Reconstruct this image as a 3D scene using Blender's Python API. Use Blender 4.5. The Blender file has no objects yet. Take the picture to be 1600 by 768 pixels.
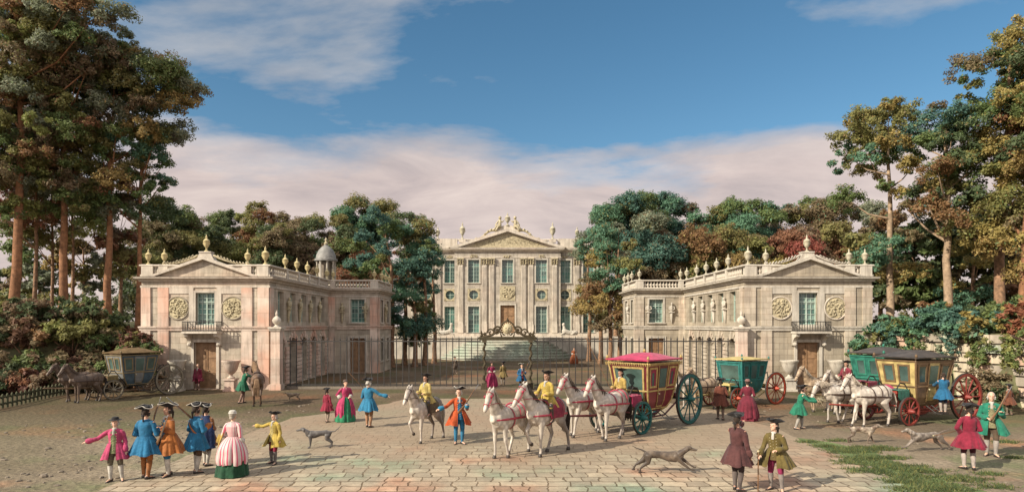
import bpy, math, random
import numpy as np
from mathutils import Vector, Matrix, Euler

SC = bpy.context.scene
COL = SC.collection
RND = random.Random(11)
NPR = np.random.RandomState(5)
PI = math.pi
rad = math.radians

# ------------------------------------------------------------------ survey of the place
F, CH, YH, CX = 1000.0, 3.8, 507.0, 793.0      # focal length, eye height, horizon row, vanishing column


def gnd(px, py):
    Y = F * CH / (py - YH)
    return Vector(((px - CX) / F * Y, Y, 0.0))


def atx(px, Y):
    return (px - CX) / F * Y


def atz(py, Y):
    return CH - (py - YH) / F * Y


# ------------------------------------------------------------------ naming
def tag(o, label=None, cat=None, group=None, kind=None):
    if label:
        o['label'] = label
    if cat:
        o['category'] = cat
    if group:
        o['group'] = group
    if kind:
        o['kind'] = kind
    return o


def thing(name, label, cat, loc=(0, 0, 0), rz=0.0, scale=1.0, group=None):
    o = bpy.data.objects.new(name, None)
    COL.objects.link(o)
    o.location = loc
    o.rotation_euler = (0, 0, rz)
    o.scale = (scale, scale, scale)
    o.empty_display_size = 0.3
    return tag(o, label, cat, group)


def copy_part(o, parent, loc=None, rot=None):
    c = o.copy()
    COL.objects.link(c)
    c.parent = parent
    if loc is not None:
        c.location = loc
    if rot is not None:
        c.rotation_euler = rot
    return c


def copy_tree(o, parent=None):
    c = o.copy()
    COL.objects.link(c)
    c.parent = parent
    for ch in list(o.children):
        copy_tree(ch, c)
    return c


# ------------------------------------------------------------------ mesh builder
class MB:
    def __init__(s):
        s.v, s.f, s.m = [], [], []

    def add(s, vs, fs, mi=0, M=None):
        o = len(s.v)
        if M is not None:
            s.v += [tuple(M @ Vector(p)) for p in vs]
            flip = M.to_3x3().determinant() < 0
        else:
            s.v += [tuple(p) for p in vs]
            flip = False
        for f in fs:
            g = tuple(i + o for i in f)
            s.f.append(g[::-1] if flip else g)
        s.m += [mi] * len(fs)
        return s

    def box(s, x0, x1, y0, y1, z0, z1, mi=0, M=None):
        if x1 < x0: x0, x1 = x1, x0
        if y1 < y0: y0, y1 = y1, y0
        if z1 < z0: z0, z1 = z1, z0
        vs = [(x0, y0, z0), (x1, y0, z0), (x1, y1, z0), (x0, y1, z0),
              (x0, y0, z1), (x1, y0, z1), (x1, y1, z1), (x0, y1, z1)]
        fs = [(3, 2, 1, 0), (4, 5, 6, 7), (0, 1, 5, 4), (1, 2, 6, 5), (2, 3, 7, 6), (3, 0, 4, 7)]
        return s.add(vs, fs, mi, M)

    def prism(s, poly, a0, a1, mi=0, M=None):
        """poly: (x, z) points counter-clockwise seen from -y; extruded along y from a0 to a1."""
        n = len(poly)
        vs = [(p[0], a0, p[1]) for p in poly] + [(p[0], a1, p[1]) for p in poly]
        fs = [tuple(range(n)), tuple(range(2 * n - 1, n - 1, -1))]
        for i in range(n):
            j = (i + 1) % n
            fs.append((i, i + n, j + n, j))
        return s.add(vs, fs, mi, M)

    def lathe(s, prof, seg=12, c=(0, 0, 0), mi=0, M=None, sx=1.0, sy=1.0, fold=0.0, nf=8):
        vs, fs = [], []
        n = len(prof)
        for k, (r, z) in enumerate(prof):
            for i in range(seg):
                a = 2 * PI * i / seg
                q = r * (1 + fold * math.sin(nf * a + 1.3 * k * 0.2))
                vs.append((c[0] + q * sx * math.cos(a), c[1] + q * sy * math.sin(a), c[2] + z))
        for k in range(n - 1):
            for i in range(seg):
                j = (i + 1) % seg
                fs.append((k * seg + i, k * seg + j, (k + 1) * seg + j, (k + 1) * seg + i))
        fs.append(tuple(range(seg - 1, -1, -1)))
        fs.append(tuple((n - 1) * seg + i for i in range(seg)))
        return s.add(vs, fs, mi, M)

    def tube(s, pts, rads, seg=8, mi=0, M=None, flat=None, up=None):
        """closed tapered tube with rounded ends; rads: float, list, or list of (a, b) for an ellipse."""
        P = [Vector(p) for p in pts]
        n = len(P)
        if not isinstance(rads, (list, tuple)):
            rads = [rads] * n
        rr = [(r if isinstance(r, (list, tuple)) else (r, r)) for r in rads]
        # round ends
        d0 = (P[0] - P[1]).normalized()
        d1 = (P[-1] - P[-2]).normalized()
        m0, m1 = min(rr[0]), min(rr[-1])
        P = [P[0] + d0 * m0 * 0.95, P[0] + d0 * m0 * 0.65] + P + [P[-1] + d1 * m1 * 0.65, P[-1] + d1 * m1 * 0.95]
        k0, k1 = rr[0], rr[-1]
        rr = [(k0[0] * .3, k0[1] * .3), (k0[0] * .76, k0[1] * .76)] + rr + [(k1[0] * .76, k1[1] * .76), (k1[0] * .3, k1[1] * .3)]
        n = len(P)
        vs, fs = [], []
        ref = Vector(up) if up is not None else None
        prev = None
        for i in range(n):
            if i == 0: t = P[1] - P[0]
            elif i == n - 1: t = P[-1] - P[-2]
            else: t = (P[i + 1] - P[i]).normalized() + (P[i] - P[i - 1]).normalized()
            if t.length < 1e-9: t = Vector((0, 0, 1))
            t.normalize()
            if ref is not None:
                a = ref - t * ref.dot(t)
                if a.length < 1e-4: a = t.orthogonal()
            elif prev is None:
                a = t.orthogonal()
            else:
                a = prev - t * prev.dot(t)
                if a.length < 1e-6: a = t.orthogonal()
            a.normalize()
            prev = a
            b = t.cross(a)
            for k in range(seg):
                th = 2 * PI * k / seg
                vs.append(tuple(P[i] + a * (rr[i][0] * math.cos(th)) + b * (rr[i][1] * math.sin(th))))
        for i in range(n - 1):
            for k in range(seg):
                j = (k + 1) % seg
                fs.append((i * seg + k, i * seg + j, (i + 1) * seg + j, (i + 1) * seg + k))
        fs.append(tuple(range(seg - 1, -1, -1)))
        fs.append(tuple((n - 1) * seg + k for k in range(seg)))
        return s.add(vs, fs, mi, M)

    def ball(s, c, r, seg=10, rings=7, mi=0, M=None):
        if not isinstance(r, (list, tuple)): r = (r, r, r)
        vs = [(c[0], c[1], c[2] - r[2])]
        for i in range(1, rings):
            ph = -PI / 2 + PI * i / rings
            for k in range(seg):
                th = 2 * PI * k / seg
                vs.append((c[0] + r[0] * math.cos(ph) * math.cos(th), c[1] + r[1] * math.cos(ph) * math.sin(th), c[2] + r[2] * math.sin(ph)))
        vs.append((c[0], c[1], c[2] + r[2]))
        fs = []
        for k in range(seg):
            fs.append((0, 1 + (k + 1) % seg, 1 + k))
        for i in range(rings - 2):
            for k in range(seg):
                a, b = 1 + i * seg + k, 1 + i * seg + (k + 1) % seg
                fs.append((a, b, b + seg, a + seg))
        top = len(vs) - 1
        o = 1 + (rings - 2) * seg
        for k in range(seg):
            fs.append((o + k, o + (k + 1) % seg, top))
        return s.add(vs, fs, mi, M)

    def rings(s, st, seg=16, mi=0, M=None):
        """stack of ellipses (cx, cy, z, rx, ry), closed."""
        vs, fs = [], []
        for (cx, cy, z, rx, ry) in st:
            for k in range(seg):
                th = 2 * PI * k / seg
                vs.append((cx + rx * math.cos(th), cy + ry * math.sin(th), z))
        up = st[-1][2] > st[0][2]
        for i in range(len(st) - 1):
            for k in range(seg):
                j = (k + 1) % seg
                f = (i * seg + k, i * seg + j, (i + 1) * seg + j, (i + 1) * seg + k)
                fs.append(f if up else f[::-1])
        a = tuple(range(seg - 1, -1, -1)); b = tuple((len(st) - 1) * seg + k for k in range(seg))
        fs += [a, b] if up else [a[::-1], b[::-1]]
        return s.add(vs, fs, mi, M)

    def surf(s, fn, nu, nv, th=0.0, mi=0, M=None, closed=False):
        """sheet fn(u, v) for u, v in 0..1; th > 0 gives it a thickness along its normals."""
        g = [[Vector(fn(i / nu, j / nv)) for j in range(nv + 1)] for i in range(nu + 1)]
        vs, fs = [], []
        W = nv + 1
        for i in range(nu + 1):
            for j in range(nv + 1):
                vs.append(g[i][j])
        for i in range(nu):
            for j in range(nv):
                fs.append((i * W + j, (i + 1) * W + j, (i + 1) * W + j + 1, i * W + j + 1))
        if th > 0:
            o = len(vs)
            for i in range(nu + 1):
                for j in range(nv + 1):
                    a = g[min(i + 1, nu)][j] - g[max(i - 1, 0)][j]
                    b = g[i][min(j + 1, nv)] - g[i][max(j - 1, 0)]
                    nn = a.cross(b)
                    nn = nn.normalized() if nn.length > 1e-9 else Vector((0, 0, 1))
                    vs.append(g[i][j] - nn * th)
            for i in range(nu):
                for j in range(nv):
                    fs.append((o + i * W + j, o + i * W + j + 1, o + (i + 1) * W + j + 1, o + (i + 1) * W + j))
            for i in range(nu):
                fs.append((i * W, o + i * W, o + (i + 1) * W, (i + 1) * W))
                fs.append((i * W + nv, (i + 1) * W + nv, o + (i + 1) * W + nv, o + i * W + nv))
            for j in range(nv):
                fs.append((j, j + 1, o + j + 1, o + j))
                fs.append((nu * W + j, o + nu * W + j, o + nu * W + j + 1, nu * W + j + 1))
        return s.add([tuple(v) for v in vs], fs, mi, M)

    def mesh(s, name, mats, smooth=None):
        me = bpy.data.meshes.new(name)
        me.from_pydata(s.v, [], s.f)
        for m in (mats if isinstance(mats, (list, tuple)) else [mats]):
            me.materials.append(m)
        if any(s.m):
            me.polygons.foreach_set('material_index', s.m)
        if smooth:
            me.polygons.foreach_set('use_smooth', [True] * len(me.polygons))
            me.set_sharp_from_angle(angle=smooth)
        me.update()
        return me

    def build(s, name, mats, parent=None, smooth=None, loc=None):
        o = bpy.data.objects.new(name, s.mesh(name, mats, smooth))
        COL.objects.link(o)
        if parent is not None:
            o.parent = parent
        if loc is not None:
            o.location = loc
        return o


def link_mesh(name, me, parent=None, loc=None):
    o = bpy.data.objects.new(name, me)
    COL.objects.link(o)
    if parent is not None: o.parent = parent
    if loc is not None: o.location = loc
    return o


def fused(name, mb, mats, voxel, smooth=3, extra=None, region=None):
    """one continuous skin over the overlapping shapes in mb."""
    me0 = mb.mesh('tmp', mats)
    ob = bpy.data.objects.new('tmp', me0)
    COL.objects.link(ob)
    r = ob.modifiers.new('r', 'REMESH'); r.mode = 'VOXEL'; r.voxel_size = voxel; r.use_smooth_shade = True
    if smooth:
        q = ob.modifiers.new('s', 'SMOOTH'); q.factor = 0.5; q.iterations = smooth
    dg = bpy.context.evaluated_depsgraph_get()
    me = bpy.data.meshes.new_from_object(ob.evaluated_get(dg))
    bpy.data.objects.remove(ob)
    bpy.data.meshes.remove(me0)
    nv, nf = len(me.vertices), len(me.polygons)
    co = np.empty(nv * 3); me.vertices.foreach_get('co', co); co = co.reshape(-1, 3)
    if region is not None or extra is not None:
        fc = np.empty(nf * 3); me.polygons.foreach_get('center', fc); fc = fc.reshape(-1, 3)
        mi = region(fc) if region is not None else np.zeros(nf, int)
        faces = [tuple(p.vertices) for p in me.polygons]
        out = MB()
        out.v = [tuple(c) for c in co]; out.f = faces; out.m = [int(i) for i in mi]
        if extra is not None: extra(out)
        bpy.data.meshes.remove(me)
        me = out.mesh(name, mats, smooth=1.2)
    else:
        me.name = name
        me.materials.clear()
        for m in (mats if isinstance(mats, (list, tuple)) else [mats]): me.materials.append(m)
        me.polygons.foreach_set('use_smooth', [True] * nf)
        me.polygons.foreach_set('material_index', [0] * nf)
    return me


# ------------------------------------------------------------------ materials
def nodes_of(name):
    m = bpy.data.materials.new(name)
    m.use_nodes = True
    nt = m.node_tree
    b = nt.nodes['Principled BSDF']
    return m, nt, b


def N(nt, typ, **kw):
    n = nt.nodes.new(typ)
    for k, v in kw.items():
        if k in n.inputs.keys():
            n.inputs[k].default_value = v
        else:
            setattr(n, k, v)
    return n


def L(nt, a, b):
    nt.links.new(a, b)


def mixc(nt, fac, a, b, blend='MIX'):
    n = nt.nodes.new('ShaderNodeMix')
    n.data_type = 'RGBA'; n.blend_type = blend
    for idx, v in ((0, fac), (6, a), (7, b)):
        if hasattr(v, 'type') and hasattr(v, 'is_linked'):
            nt.links.new(v, n.inputs[idx])
        elif idx == 0:
            n.inputs[0].default_value = v
        else:
            n.inputs[idx].default_value = (*v, 1) if len(v) == 3 else v
    return n.outputs[2]


def ramp(nt, fac, stops):
    n = nt.nodes.new('ShaderNodeValToRGB')
    el = n.color_ramp.elements
    while len(el) < len(stops): el.new(0.5)
    for e, (p, c) in zip(el, stops):
        e.position = p
        e.color = (*c, 1) if isinstance(c, (list, tuple)) else (c, c, c, 1)
    nt.links.new(fac, n.inputs[0])
    return n


def mat(name, col, rough=0.7, var=0.25, scale=3.0, bump=0.2, bscale=None, metal=0.0, spec=0.3, col2=None, fine=0.0, sheen=0.0):
    m, nt, b = nodes_of(name)
    tc = N(nt, 'ShaderNodeTexCoord')
    no = N(nt, 'ShaderNodeTexNoise', Scale=scale, Detail=6.0, Roughness=0.6)
    L(nt, tc.outputs['Object'], no.inputs['Vector'])
    lo = tuple(c * (1 - var) for c in col)
    hi = tuple(min(1, c * (1 + var)) for c in (col2 or col))
    rp = ramp(nt, no.outputs['Fac'], [(0.3, lo), (0.7, hi)])
    L(nt, rp.outputs[0], b.inputs['Base Color'])
    b.inputs['Roughness'].default_value = rough
    b.inputs['Metallic'].default_value = metal
    b.inputs['Specular IOR Level'].default_value = spec
    if sheen: b.inputs['Sheen Weight'].default_value = sheen
    if bump:
        n2 = N(nt, 'ShaderNodeTexNoise', Scale=bscale or scale * 6, Detail=5.0)
        L(nt, tc.outputs['Object'], n2.inputs['Vector'])
        bp = N(nt, 'ShaderNodeBump', Strength=bump, Distance=0.03)
        L(nt, n2.outputs['Fac'], bp.inputs['Height'])
        L(nt, bp.outputs[0], b.inputs['Normal'])
    return m


def stone_mat(name, col, stain, amount=0.5, joints=True, bw=0.9, bh=0.34, dirt=(0.16, 0.13, 0.10), jd=0.70, smix=(0.48, 0.66)):
    """ashlar: faint joints, weather streaks and patches of tinted wash."""
    m, nt, b = nodes_of(name)
    tc = N(nt, 'ShaderNodeTexCoord')
    no = N(nt, 'ShaderNodeTexNoise', Scale=1.1, Detail=7.0, Roughness=0.62)
    L(nt, tc.outputs['Object'], no.inputs['Vector'])
    base = ramp(nt, no.outputs['Fac'], [(0.28, tuple(c * .72 for c in col)), (0.7, tuple(min(1, c * 1.18) for c in col))])
    # tinted patches
    n1 = N(nt, 'ShaderNodeTexNoise', Scale=0.42, Detail=3.0, Roughness=0.55)
    L(nt, tc.outputs['Object'], n1.inputs['Vector'])
    r1 = ramp(nt, n1.outputs['Fac'], [(smix[0], 0.0), (smix[1], amount)])
    c1 = mixc(nt, r1.outputs[0], base.outputs[0], stain)
    # streaks running down
    mp = N(nt, 'ShaderNodeMapping'); mp.inputs['Scale'].default_value = (3.2, 3.2, 0.28)
    L(nt, tc.outputs['Object'], mp.inputs['Vector'])
    n2 = N(nt, 'ShaderNodeTexNoise', Scale=1.6, Detail=6.0, Roughness=0.65)
    L(nt, mp.outputs[0], n2.inputs['Vector'])
    r2 = ramp(nt, n2.outputs['Fac'], [(0.46, 0.0), (0.76, 0.68)])
    c2 = mixc(nt, r2.outputs[0], c1, dirt)
    fin = N(nt, 'ShaderNodeTexNoise', Scale=26.0, Detail=3.0)
    L(nt, tc.outputs['Object'], fin.inputs['Vector'])
    hgt = fin.outputs['Fac']
    if joints:
        sep = N(nt, 'ShaderNodeSeparateXYZ'); L(nt, tc.outputs['Object'], sep.inputs[0])
        ad = N(nt, 'ShaderNodeMath', operation='ADD'); L(nt, sep.outputs[0], ad.inputs[0]); L(nt, sep.outputs[1], ad.inputs[1])
        cb = N(nt, 'ShaderNodeCombineXYZ'); L(nt, ad.outputs[0], cb.inputs[0]); L(nt, sep.outputs[2], cb.inputs[1])
        br = N(nt, 'ShaderNodeTexBrick')
        br.inputs['Scale'].default_value = 1.0
        br.inputs['Brick Width'].default_value = bw; br.inputs['Row Height'].default_value = bh
        br.inputs['Mortar Size'].default_value = 0.012; br.inputs['Mortar Smooth'].default_value = 0.4
        br.inputs['Color1'].default_value = (.82, .82, .82, 1); br.inputs['Color2'].default_value = (1.08, 1.08, 1.08, 1)
        br.inputs['Mortar'].default_value = (jd, jd * .95, jd * .9, 1)
        L(nt, cb.outputs[0], br.inputs['Vector'])
        c2 = mixc(nt, 1.0, c2, br.outputs['Color'], 'MULTIPLY')
        mx = N(nt, 'ShaderNodeMath', operation='MULTIPLY_ADD')
        L(nt, br.outputs['Fac'], mx.inputs[0]); mx.inputs[1].default_value = -1.2; L(nt, fin.outputs['Fac'], mx.inputs[2])
        hgt = mx.outputs[0]
    L(nt, c2, b.inputs['Base Color'])
    b.inputs['Roughness'].default_value = 0.85
    b.inputs['Specular IOR Level'].default_value = 0.2
    bp = N(nt, 'ShaderNodeBump', Strength=0.45, Distance=0.03)
    L(nt, hgt, bp.inputs['Height']); L(nt, bp.outputs[0], b.inputs['Normal'])
    return m


def leaf_mat(name, col, var=0.45):
    m, nt, b = nodes_of(name)
    tc = N(nt, 'ShaderNodeTexCoord')
    no = N(nt, 'ShaderNodeTexNoise', Scale=2.3, Detail=5.0, Roughness=0.7)
    L(nt, tc.outputs['Object'], no.inputs['Vector'])
    oi = N(nt, 'ShaderNodeObjectInfo')
    hs = N(nt, 'ShaderNodeHueSaturation')
    rp = ramp(nt, no.outputs['Fac'], [(0.3, tuple(c * (1 - var) for c in col)), (0.72, tuple(c * (1 + var) for c in col))])
    L(nt, rp.outputs[0], hs.inputs['Color'])
    mr = N(nt, 'ShaderNodeMapRange'); mr.inputs[3].default_value = 0.49; mr.inputs[4].default_value = 0.515
    L(nt, oi.outputs['Random'], mr.inputs[0]); L(nt, mr.outputs[0], hs.inputs['Hue'])
    b.inputs['Roughness'].default_value = 0.6
    b.inputs['Specular IOR Level'].default_value = 0.25
    L(nt, hs.outputs[0], b.inputs['Base Color'])
    tr = N(nt, 'ShaderNodeBsdfTranslucent')
    L(nt, hs.outputs[0], tr.inputs['Color'])
    mx = N(nt, 'ShaderNodeMixShader'); mx.inputs[0].default_value = 0.42
    L(nt, b.outputs[0], mx.inputs[1]); L(nt, tr.outputs[0], mx.inputs[2])
    L(nt, mx.outputs[0], nt.nodes['Material Output'].inputs[0])
    return m


def stripe_mat(name, a, bcol, n=34.0):
    m, nt, b = nodes_of(name)
    tc = N(nt, 'ShaderNodeTexCoord')
    sep = N(nt, 'ShaderNodeSeparateXYZ'); L(nt, tc.outputs['Object'], sep.inputs[0])
    at = N(nt, 'ShaderNodeMath', operation='ARCTAN2'); L(nt, sep.outputs[0], at.inputs[0]); L(nt, sep.outputs[1], at.inputs[1])
    mu = N(nt, 'ShaderNodeMath', operation='MULTIPLY'); L(nt, at.outputs[0], mu.inputs[0]); mu.inputs[1].default_value = n
    si = N(nt, 'ShaderNodeMath', operation='SINE'); L(nt, mu.outputs[0], si.inputs[0])
    rp = ramp(nt, si.outputs[0], [(0.48, bcol), (0.56, a)])
    L(nt, rp.outputs[0], b.inputs['Base Color']); b.inputs['Roughness'].default_value = 0.6
    return m


_cloth = {}


def cloth(col, name='cloth'):
    key = tuple(round(c, 3) for c in col)
    col = tuple(c * .64 for c in col)
    if key not in _cloth:
        _cloth[key] = mat(name, col, rough=0.8, var=0.38, scale=6.0, bump=0.6, bscale=11.0, spec=0.2, sheen=0.12)
    return _cloth[key]


M = {}
M['stone'] = stone_mat('warm_ashlar', (0.44, 0.375, 0.285), (0.54, 0.37, 0.27), 0.35)
M['stone_pink'] = stone_mat('rosy_ashlar', (0.57, 0.46, 0.365), (0.58, 0.315, 0.215), 0.75, smix=(0.42, 0.62), bw=1.6, bh=0.9)
M['stone_grey'] = stone_mat('grey_ashlar', (0.335, 0.285, 0.21), (0.29, 0.235, 0.165), 0.4)
M['stone_lite'] = stone_mat('pale_stone', (0.45, 0.405, 0.33), (0.46, 0.39, 0.30), 0.4, joints=False)
M['stone_trim'] = stone_mat('trim_stone', (0.49, 0.43, 0.345), (0.50, 0.37, 0.285), 0.3, joints=False)
M['stone_chat'] = stone_mat('chateau_stone', (0.40, 0.35, 0.28), (0.36, 0.305, 0.24), 0.4, bw=1.3, bh=0.5)
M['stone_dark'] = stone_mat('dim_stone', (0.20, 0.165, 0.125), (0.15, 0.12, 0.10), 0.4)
M['lead'] = mat('lead_roof', (0.20, 0.19, 0.17), 0.6, 0.3, 2.0, 0.2)
M['gilt'] = mat('gilt', (0.39, 0.33, 0.20), 0.65, 0.35, 6.0, 0.3, metal=0.15, spec=0.4)
M['gilt_dull'] = mat('dull_gilt', (0.35, 0.295, 0.185), 0.7, 0.4, 5.0, 0.4, spec=0.3)
M['iron'] = mat('black_iron', (0.03, 0.026, 0.022), 0.55, 0.35, 8.0, 0.2, spec=0.4)
M['wood'] = mat('door_oak', (0.23, 0.135, 0.07), 0.6, 0.35, 4.0, 0.3)
M['sash'] = mat('painted_sash', (0.33, 0.40, 0.33), 0.5, 0.2, 5.0, 0.1)
M['glass'] = mat('window_glass', (0.075, 0.16, 0.13), 0.2, 0.45, 1.2, 0.05, spec=0.6)
M['glass_dim'] = mat('dark_window_glass', (0.05, 0.085, 0.072), 0.2, 0.5, 1.2, 0.05, spec=0.6)
M['glass_pale'] = mat('pale_window_glass', (0.13, 0.20, 0.165), 0.25, 0.5, 0.9, 0.05, spec=0.6)
M['void'] = mat('dark_interior', (0.05, 0.042, 0.035), 0.9, 0.3, 1.0, 0.0)
M['bark'] = mat('bark', (0.135, 0.085, 0.05), 0.9, 0.5, 5.0, 0.8, bscale=14.0, col2=(0.22, 0.125, 0.07))
M['bark_red'] = mat('russet_bark', (0.20, 0.095, 0.045), 0.9, 0.5, 4.0, 0.8, bscale=14.0)
M['bark_pale'] = mat('pale_bark', (0.27, 0.19, 0.12), 0.9, 0.45, 4.0, 0.8, bscale=14.0)
for nm, c in dict(green=(0.14, 0.18, 0.06), deep=(0.095, 0.125, 0.055), olive=(0.22, 0.20, 0.07), teal=(0.085, 0.165, 0.12), jade=(0.115, 0.22, 0.125),
                  ochre=(0.32, 0.23, 0.08), rust=(0.25, 0.13, 0.065), red=(0.27, 0.09, 0.055), brown=(0.20, 0.145, 0.08), lime=(0.26, 0.265, 0.085),
                  sage=(0.215, 0.23, 0.145), wine=(0.18, 0.09, 0.06)).items():
    M['lf_' + nm] = leaf_mat(nm + '_leaves', c)


# ------------------------------------------------------------------ camera, sky, sun
def setup_view():
    cam = bpy.data.cameras.new('camera')
    co = bpy.data.objects.new('camera', cam)
    COL.objects.link(co)
    co.location = (0, 0, CH)
    co.rotation_euler = (rad(90), 0, 0)
    cam.sensor_fit = 'HORIZONTAL'
    cam.sensor_width = 36.0
    cam.lens = 36.0 * F / 1600.0
    cam.shift_x = (800 - CX) / 1600.0
    cam.shift_y = (YH - 384) / 1600.0
    cam.clip_end = 3000
    SC.camera = co

    sd = Vector((-0.71, -0.47, 0.53)).normalized()       # towards the sun
    el = math.asin(sd.z)
    w = bpy.data.worlds.new('World'); SC.world = w
    w.use_nodes = True
    nt = w.node_tree
    bg = nt.nodes['Background']
    sky = N(nt, 'ShaderNodeTexSky'); sky.sky_type = 'NISHITA'; sky.sun_disc = False
    sky.sun_elevation = el
    sky.sun_rotation = math.atan2(sd.x, sd.y)
    sky.altitude = 200; sky.air_density = 1.0; sky.dust_density = 0.6; sky.ozone_density = 2.2
    # broken, rosy cloud that thickens towards the horizon
    tc = N(nt, 'ShaderNodeTexCoord')
    sep = N(nt, 'ShaderNodeSeparateXYZ'); L(nt, tc.outputs['Generated'], sep.inputs[0])
    za = N(nt, 'ShaderNodeMath', operation='ADD'); L(nt, sep.outputs[2], za.inputs[0]); za.inputs[1].default_value = 0.22
    zm = N(nt, 'ShaderNodeMath', operation='MAXIMUM'); L(nt, za.outputs[0], zm.inputs[0]); zm.inputs[1].default_value = 0.06
    dx = N(nt, 'ShaderNodeMath', operation='DIVIDE'); L(nt, sep.outputs[0], dx.inputs[0]); L(nt, zm.outputs[0], dx.inputs[1])
    dy = N(nt, 'ShaderNodeMath', operation='DIVIDE'); L(nt, sep.outputs[1], dy.inputs[0]); L(nt, zm.outputs[0], dy.inputs[1])
    cb = N(nt, 'ShaderNodeCombineXYZ'); L(nt, dx.outputs[0], cb.inputs[0]); L(nt, dy.outputs[0], cb.inputs[1])
    mp = N(nt, 'ShaderNodeMapping'); mp.inputs['Location'].default_value = (3.4, 1.7, 0.0); mp.inputs['Scale'].default_value = (0.62, 1.0, 1.0)
    L(nt, cb.outputs[0], mp.inputs[0])
    n1 = N(nt, 'ShaderNodeTexNoise', Scale=1.75, Detail=10.0, Roughness=0.56, Distortion=0.2)
    L(nt, mp.outputs[0], n1.inputs['Vector'])
    # coverage: a bank by the horizon, streaks above it, unseen cloud added overhead and behind as fill light
    cov = N(nt, 'ShaderNodeMapRange'); cov.inputs[1].default_value = 0.13; cov.inputs[2].default_value = 0.31
    cov.inputs[3].default_value = 0.44; cov.inputs[4].default_value = -0.05
    L(nt, sep.outputs[2], cov.inputs[0])
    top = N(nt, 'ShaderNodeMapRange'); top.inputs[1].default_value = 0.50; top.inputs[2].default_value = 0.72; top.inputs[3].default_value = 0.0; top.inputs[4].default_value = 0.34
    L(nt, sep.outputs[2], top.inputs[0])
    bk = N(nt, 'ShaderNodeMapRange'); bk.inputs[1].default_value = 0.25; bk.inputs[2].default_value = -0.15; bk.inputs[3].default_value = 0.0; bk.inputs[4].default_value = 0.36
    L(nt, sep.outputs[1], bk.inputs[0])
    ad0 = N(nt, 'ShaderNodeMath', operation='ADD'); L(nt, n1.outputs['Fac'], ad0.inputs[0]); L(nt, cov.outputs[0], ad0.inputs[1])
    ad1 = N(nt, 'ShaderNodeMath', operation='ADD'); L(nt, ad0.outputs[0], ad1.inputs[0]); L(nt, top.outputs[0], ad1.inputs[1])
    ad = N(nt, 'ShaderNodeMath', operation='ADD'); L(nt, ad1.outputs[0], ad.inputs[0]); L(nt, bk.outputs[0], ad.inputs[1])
    cf = ramp(nt, ad.outputs[0], [(0.50, 0.0), (0.58, 0.5), (0.72, 0.95)])
    n2 = N(nt, 'ShaderNodeTexNoise', Scale=3.4, Detail=8.0, Roughness=0.6, Distortion=0.4)
    L(nt, mp.outputs[0], n2.inputs['Vector'])
    cc = ramp(nt, n2.outputs['Fac'], [(0.32, (3.6, 3.0, 2.9)), (0.50, (4.5, 3.7, 3.45)), (0.68, (5.3, 4.4, 4.0))])
    hi = ramp(nt, n2.outputs['Fac'], [(0.32, (2.5, 2.6, 2.8)), (0.68, (4.3, 4.1, 4.0))])
    eh = N(nt, 'ShaderNodeMapRange'); eh.inputs[1].default_value = 0.22; eh.inputs[2].default_value = 0.36; L(nt, sep.outputs[2], eh.inputs[0])
    cl = mixc(nt, eh.outputs[0], cc.outputs[0], hi.outputs[0])
    # the added out-of-view cloud is brightened to strengthen the fill light
    fill_mask = N(nt, 'ShaderNodeMath', operation='ADD'); L(nt, top.outputs[0], fill_mask.inputs[0]); L(nt, bk.outputs[0], fill_mask.inputs[1])
    lr = ramp(nt, fill_mask.outputs[0], [(0.05, 1.0), (0.34, 1.9)])
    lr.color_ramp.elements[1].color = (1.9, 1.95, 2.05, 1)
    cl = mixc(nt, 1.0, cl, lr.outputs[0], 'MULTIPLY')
    hs = N(nt, 'ShaderNodeHueSaturation'); hs.inputs['Saturation'].default_value = 1.18; hs.inputs['Hue'].default_value = 0.487; hs.inputs['Value'].default_value = 0.74
    L(nt, sky.outputs[0], hs.inputs['Color'])
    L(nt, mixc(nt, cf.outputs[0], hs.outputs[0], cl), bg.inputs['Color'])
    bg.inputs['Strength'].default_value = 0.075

    sl = bpy.data.lights.new('sun', 'SUN'); sl.energy = 3.7; sl.angle = rad(0.6); sl.color = (1.0, 0.92, 0.79)
    so = bpy.data.objects.new('sun', sl); COL.objects.link(so)
    so.rotation_euler = (-sd).to_track_quat('-Z', 'Y').to_euler()
    so.location = (-60, -40, 60)
    vs = SC.view_settings
    SC.display_settings.display_device = 'sRGB'
    vs.view_transform = 'Standard'; vs.look = 'None'; vs.exposure = 1.08; vs.gamma = 1.0; vs.use_curve_mapping = False
    SC.cycles.max_bounces = 6; SC.cycles.diffuse_bounces = 3; SC.cycles.glossy_bounces = 2; SC.cycles.transmission_bounces = 2
    SC.cycles.use_denoising = True


setup_view()
# ------------------------------------------------------------------ people
SKIN = mat('skin', (0.52, 0.31, 0.21), 0.55, 0.12, 6.0, 0.1, spec=0.35)
SKIN_DK = mat('weathered_skin', (0.36, 0.20, 0.13), 0.55, 0.15, 6.0, 0.1, spec=0.35)
EYE = mat('eye', (0.02, 0.015, 0.012), 0.2, 0.1, 5, 0, spec=0.6)
LIP = mat('lips', (0.36, 0.11, 0.09), 0.5, 0.1, 5, 0)
BLACK = (0.022, 0.019, 0.018)
WHITE = (0.62, 0.57, 0.48)
CREAM = (0.52, 0.43, 0.28)
GREYW = (0.45, 0.41, 0.36)
BROWN = (0.10, 0.06, 0.035)
HAIRB = (0.045, 0.028, 0.018)
PINKC = (0.52, 0.065, 0.15)
BLUEC = (0.022, 0.16, 0.30)
ORANGE = (0.40, 0.135, 0.03)
YELLOW = (0.52, 0.37, 0.075)
OCHRE = (0.36, 0.25, 0.05)
GREENC = (0.02, 0.18, 0.10)
DKGREEN = (0.015, 0.07, 0.03)
CRIMSON = (0.25, 0.018, 0.04)
MAROON = (0.13, 0.028, 0.028)
OLIVE = (0.15, 0.11, 0.03)
REDOR = (0.50, 0.085, 0.02)
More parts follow.
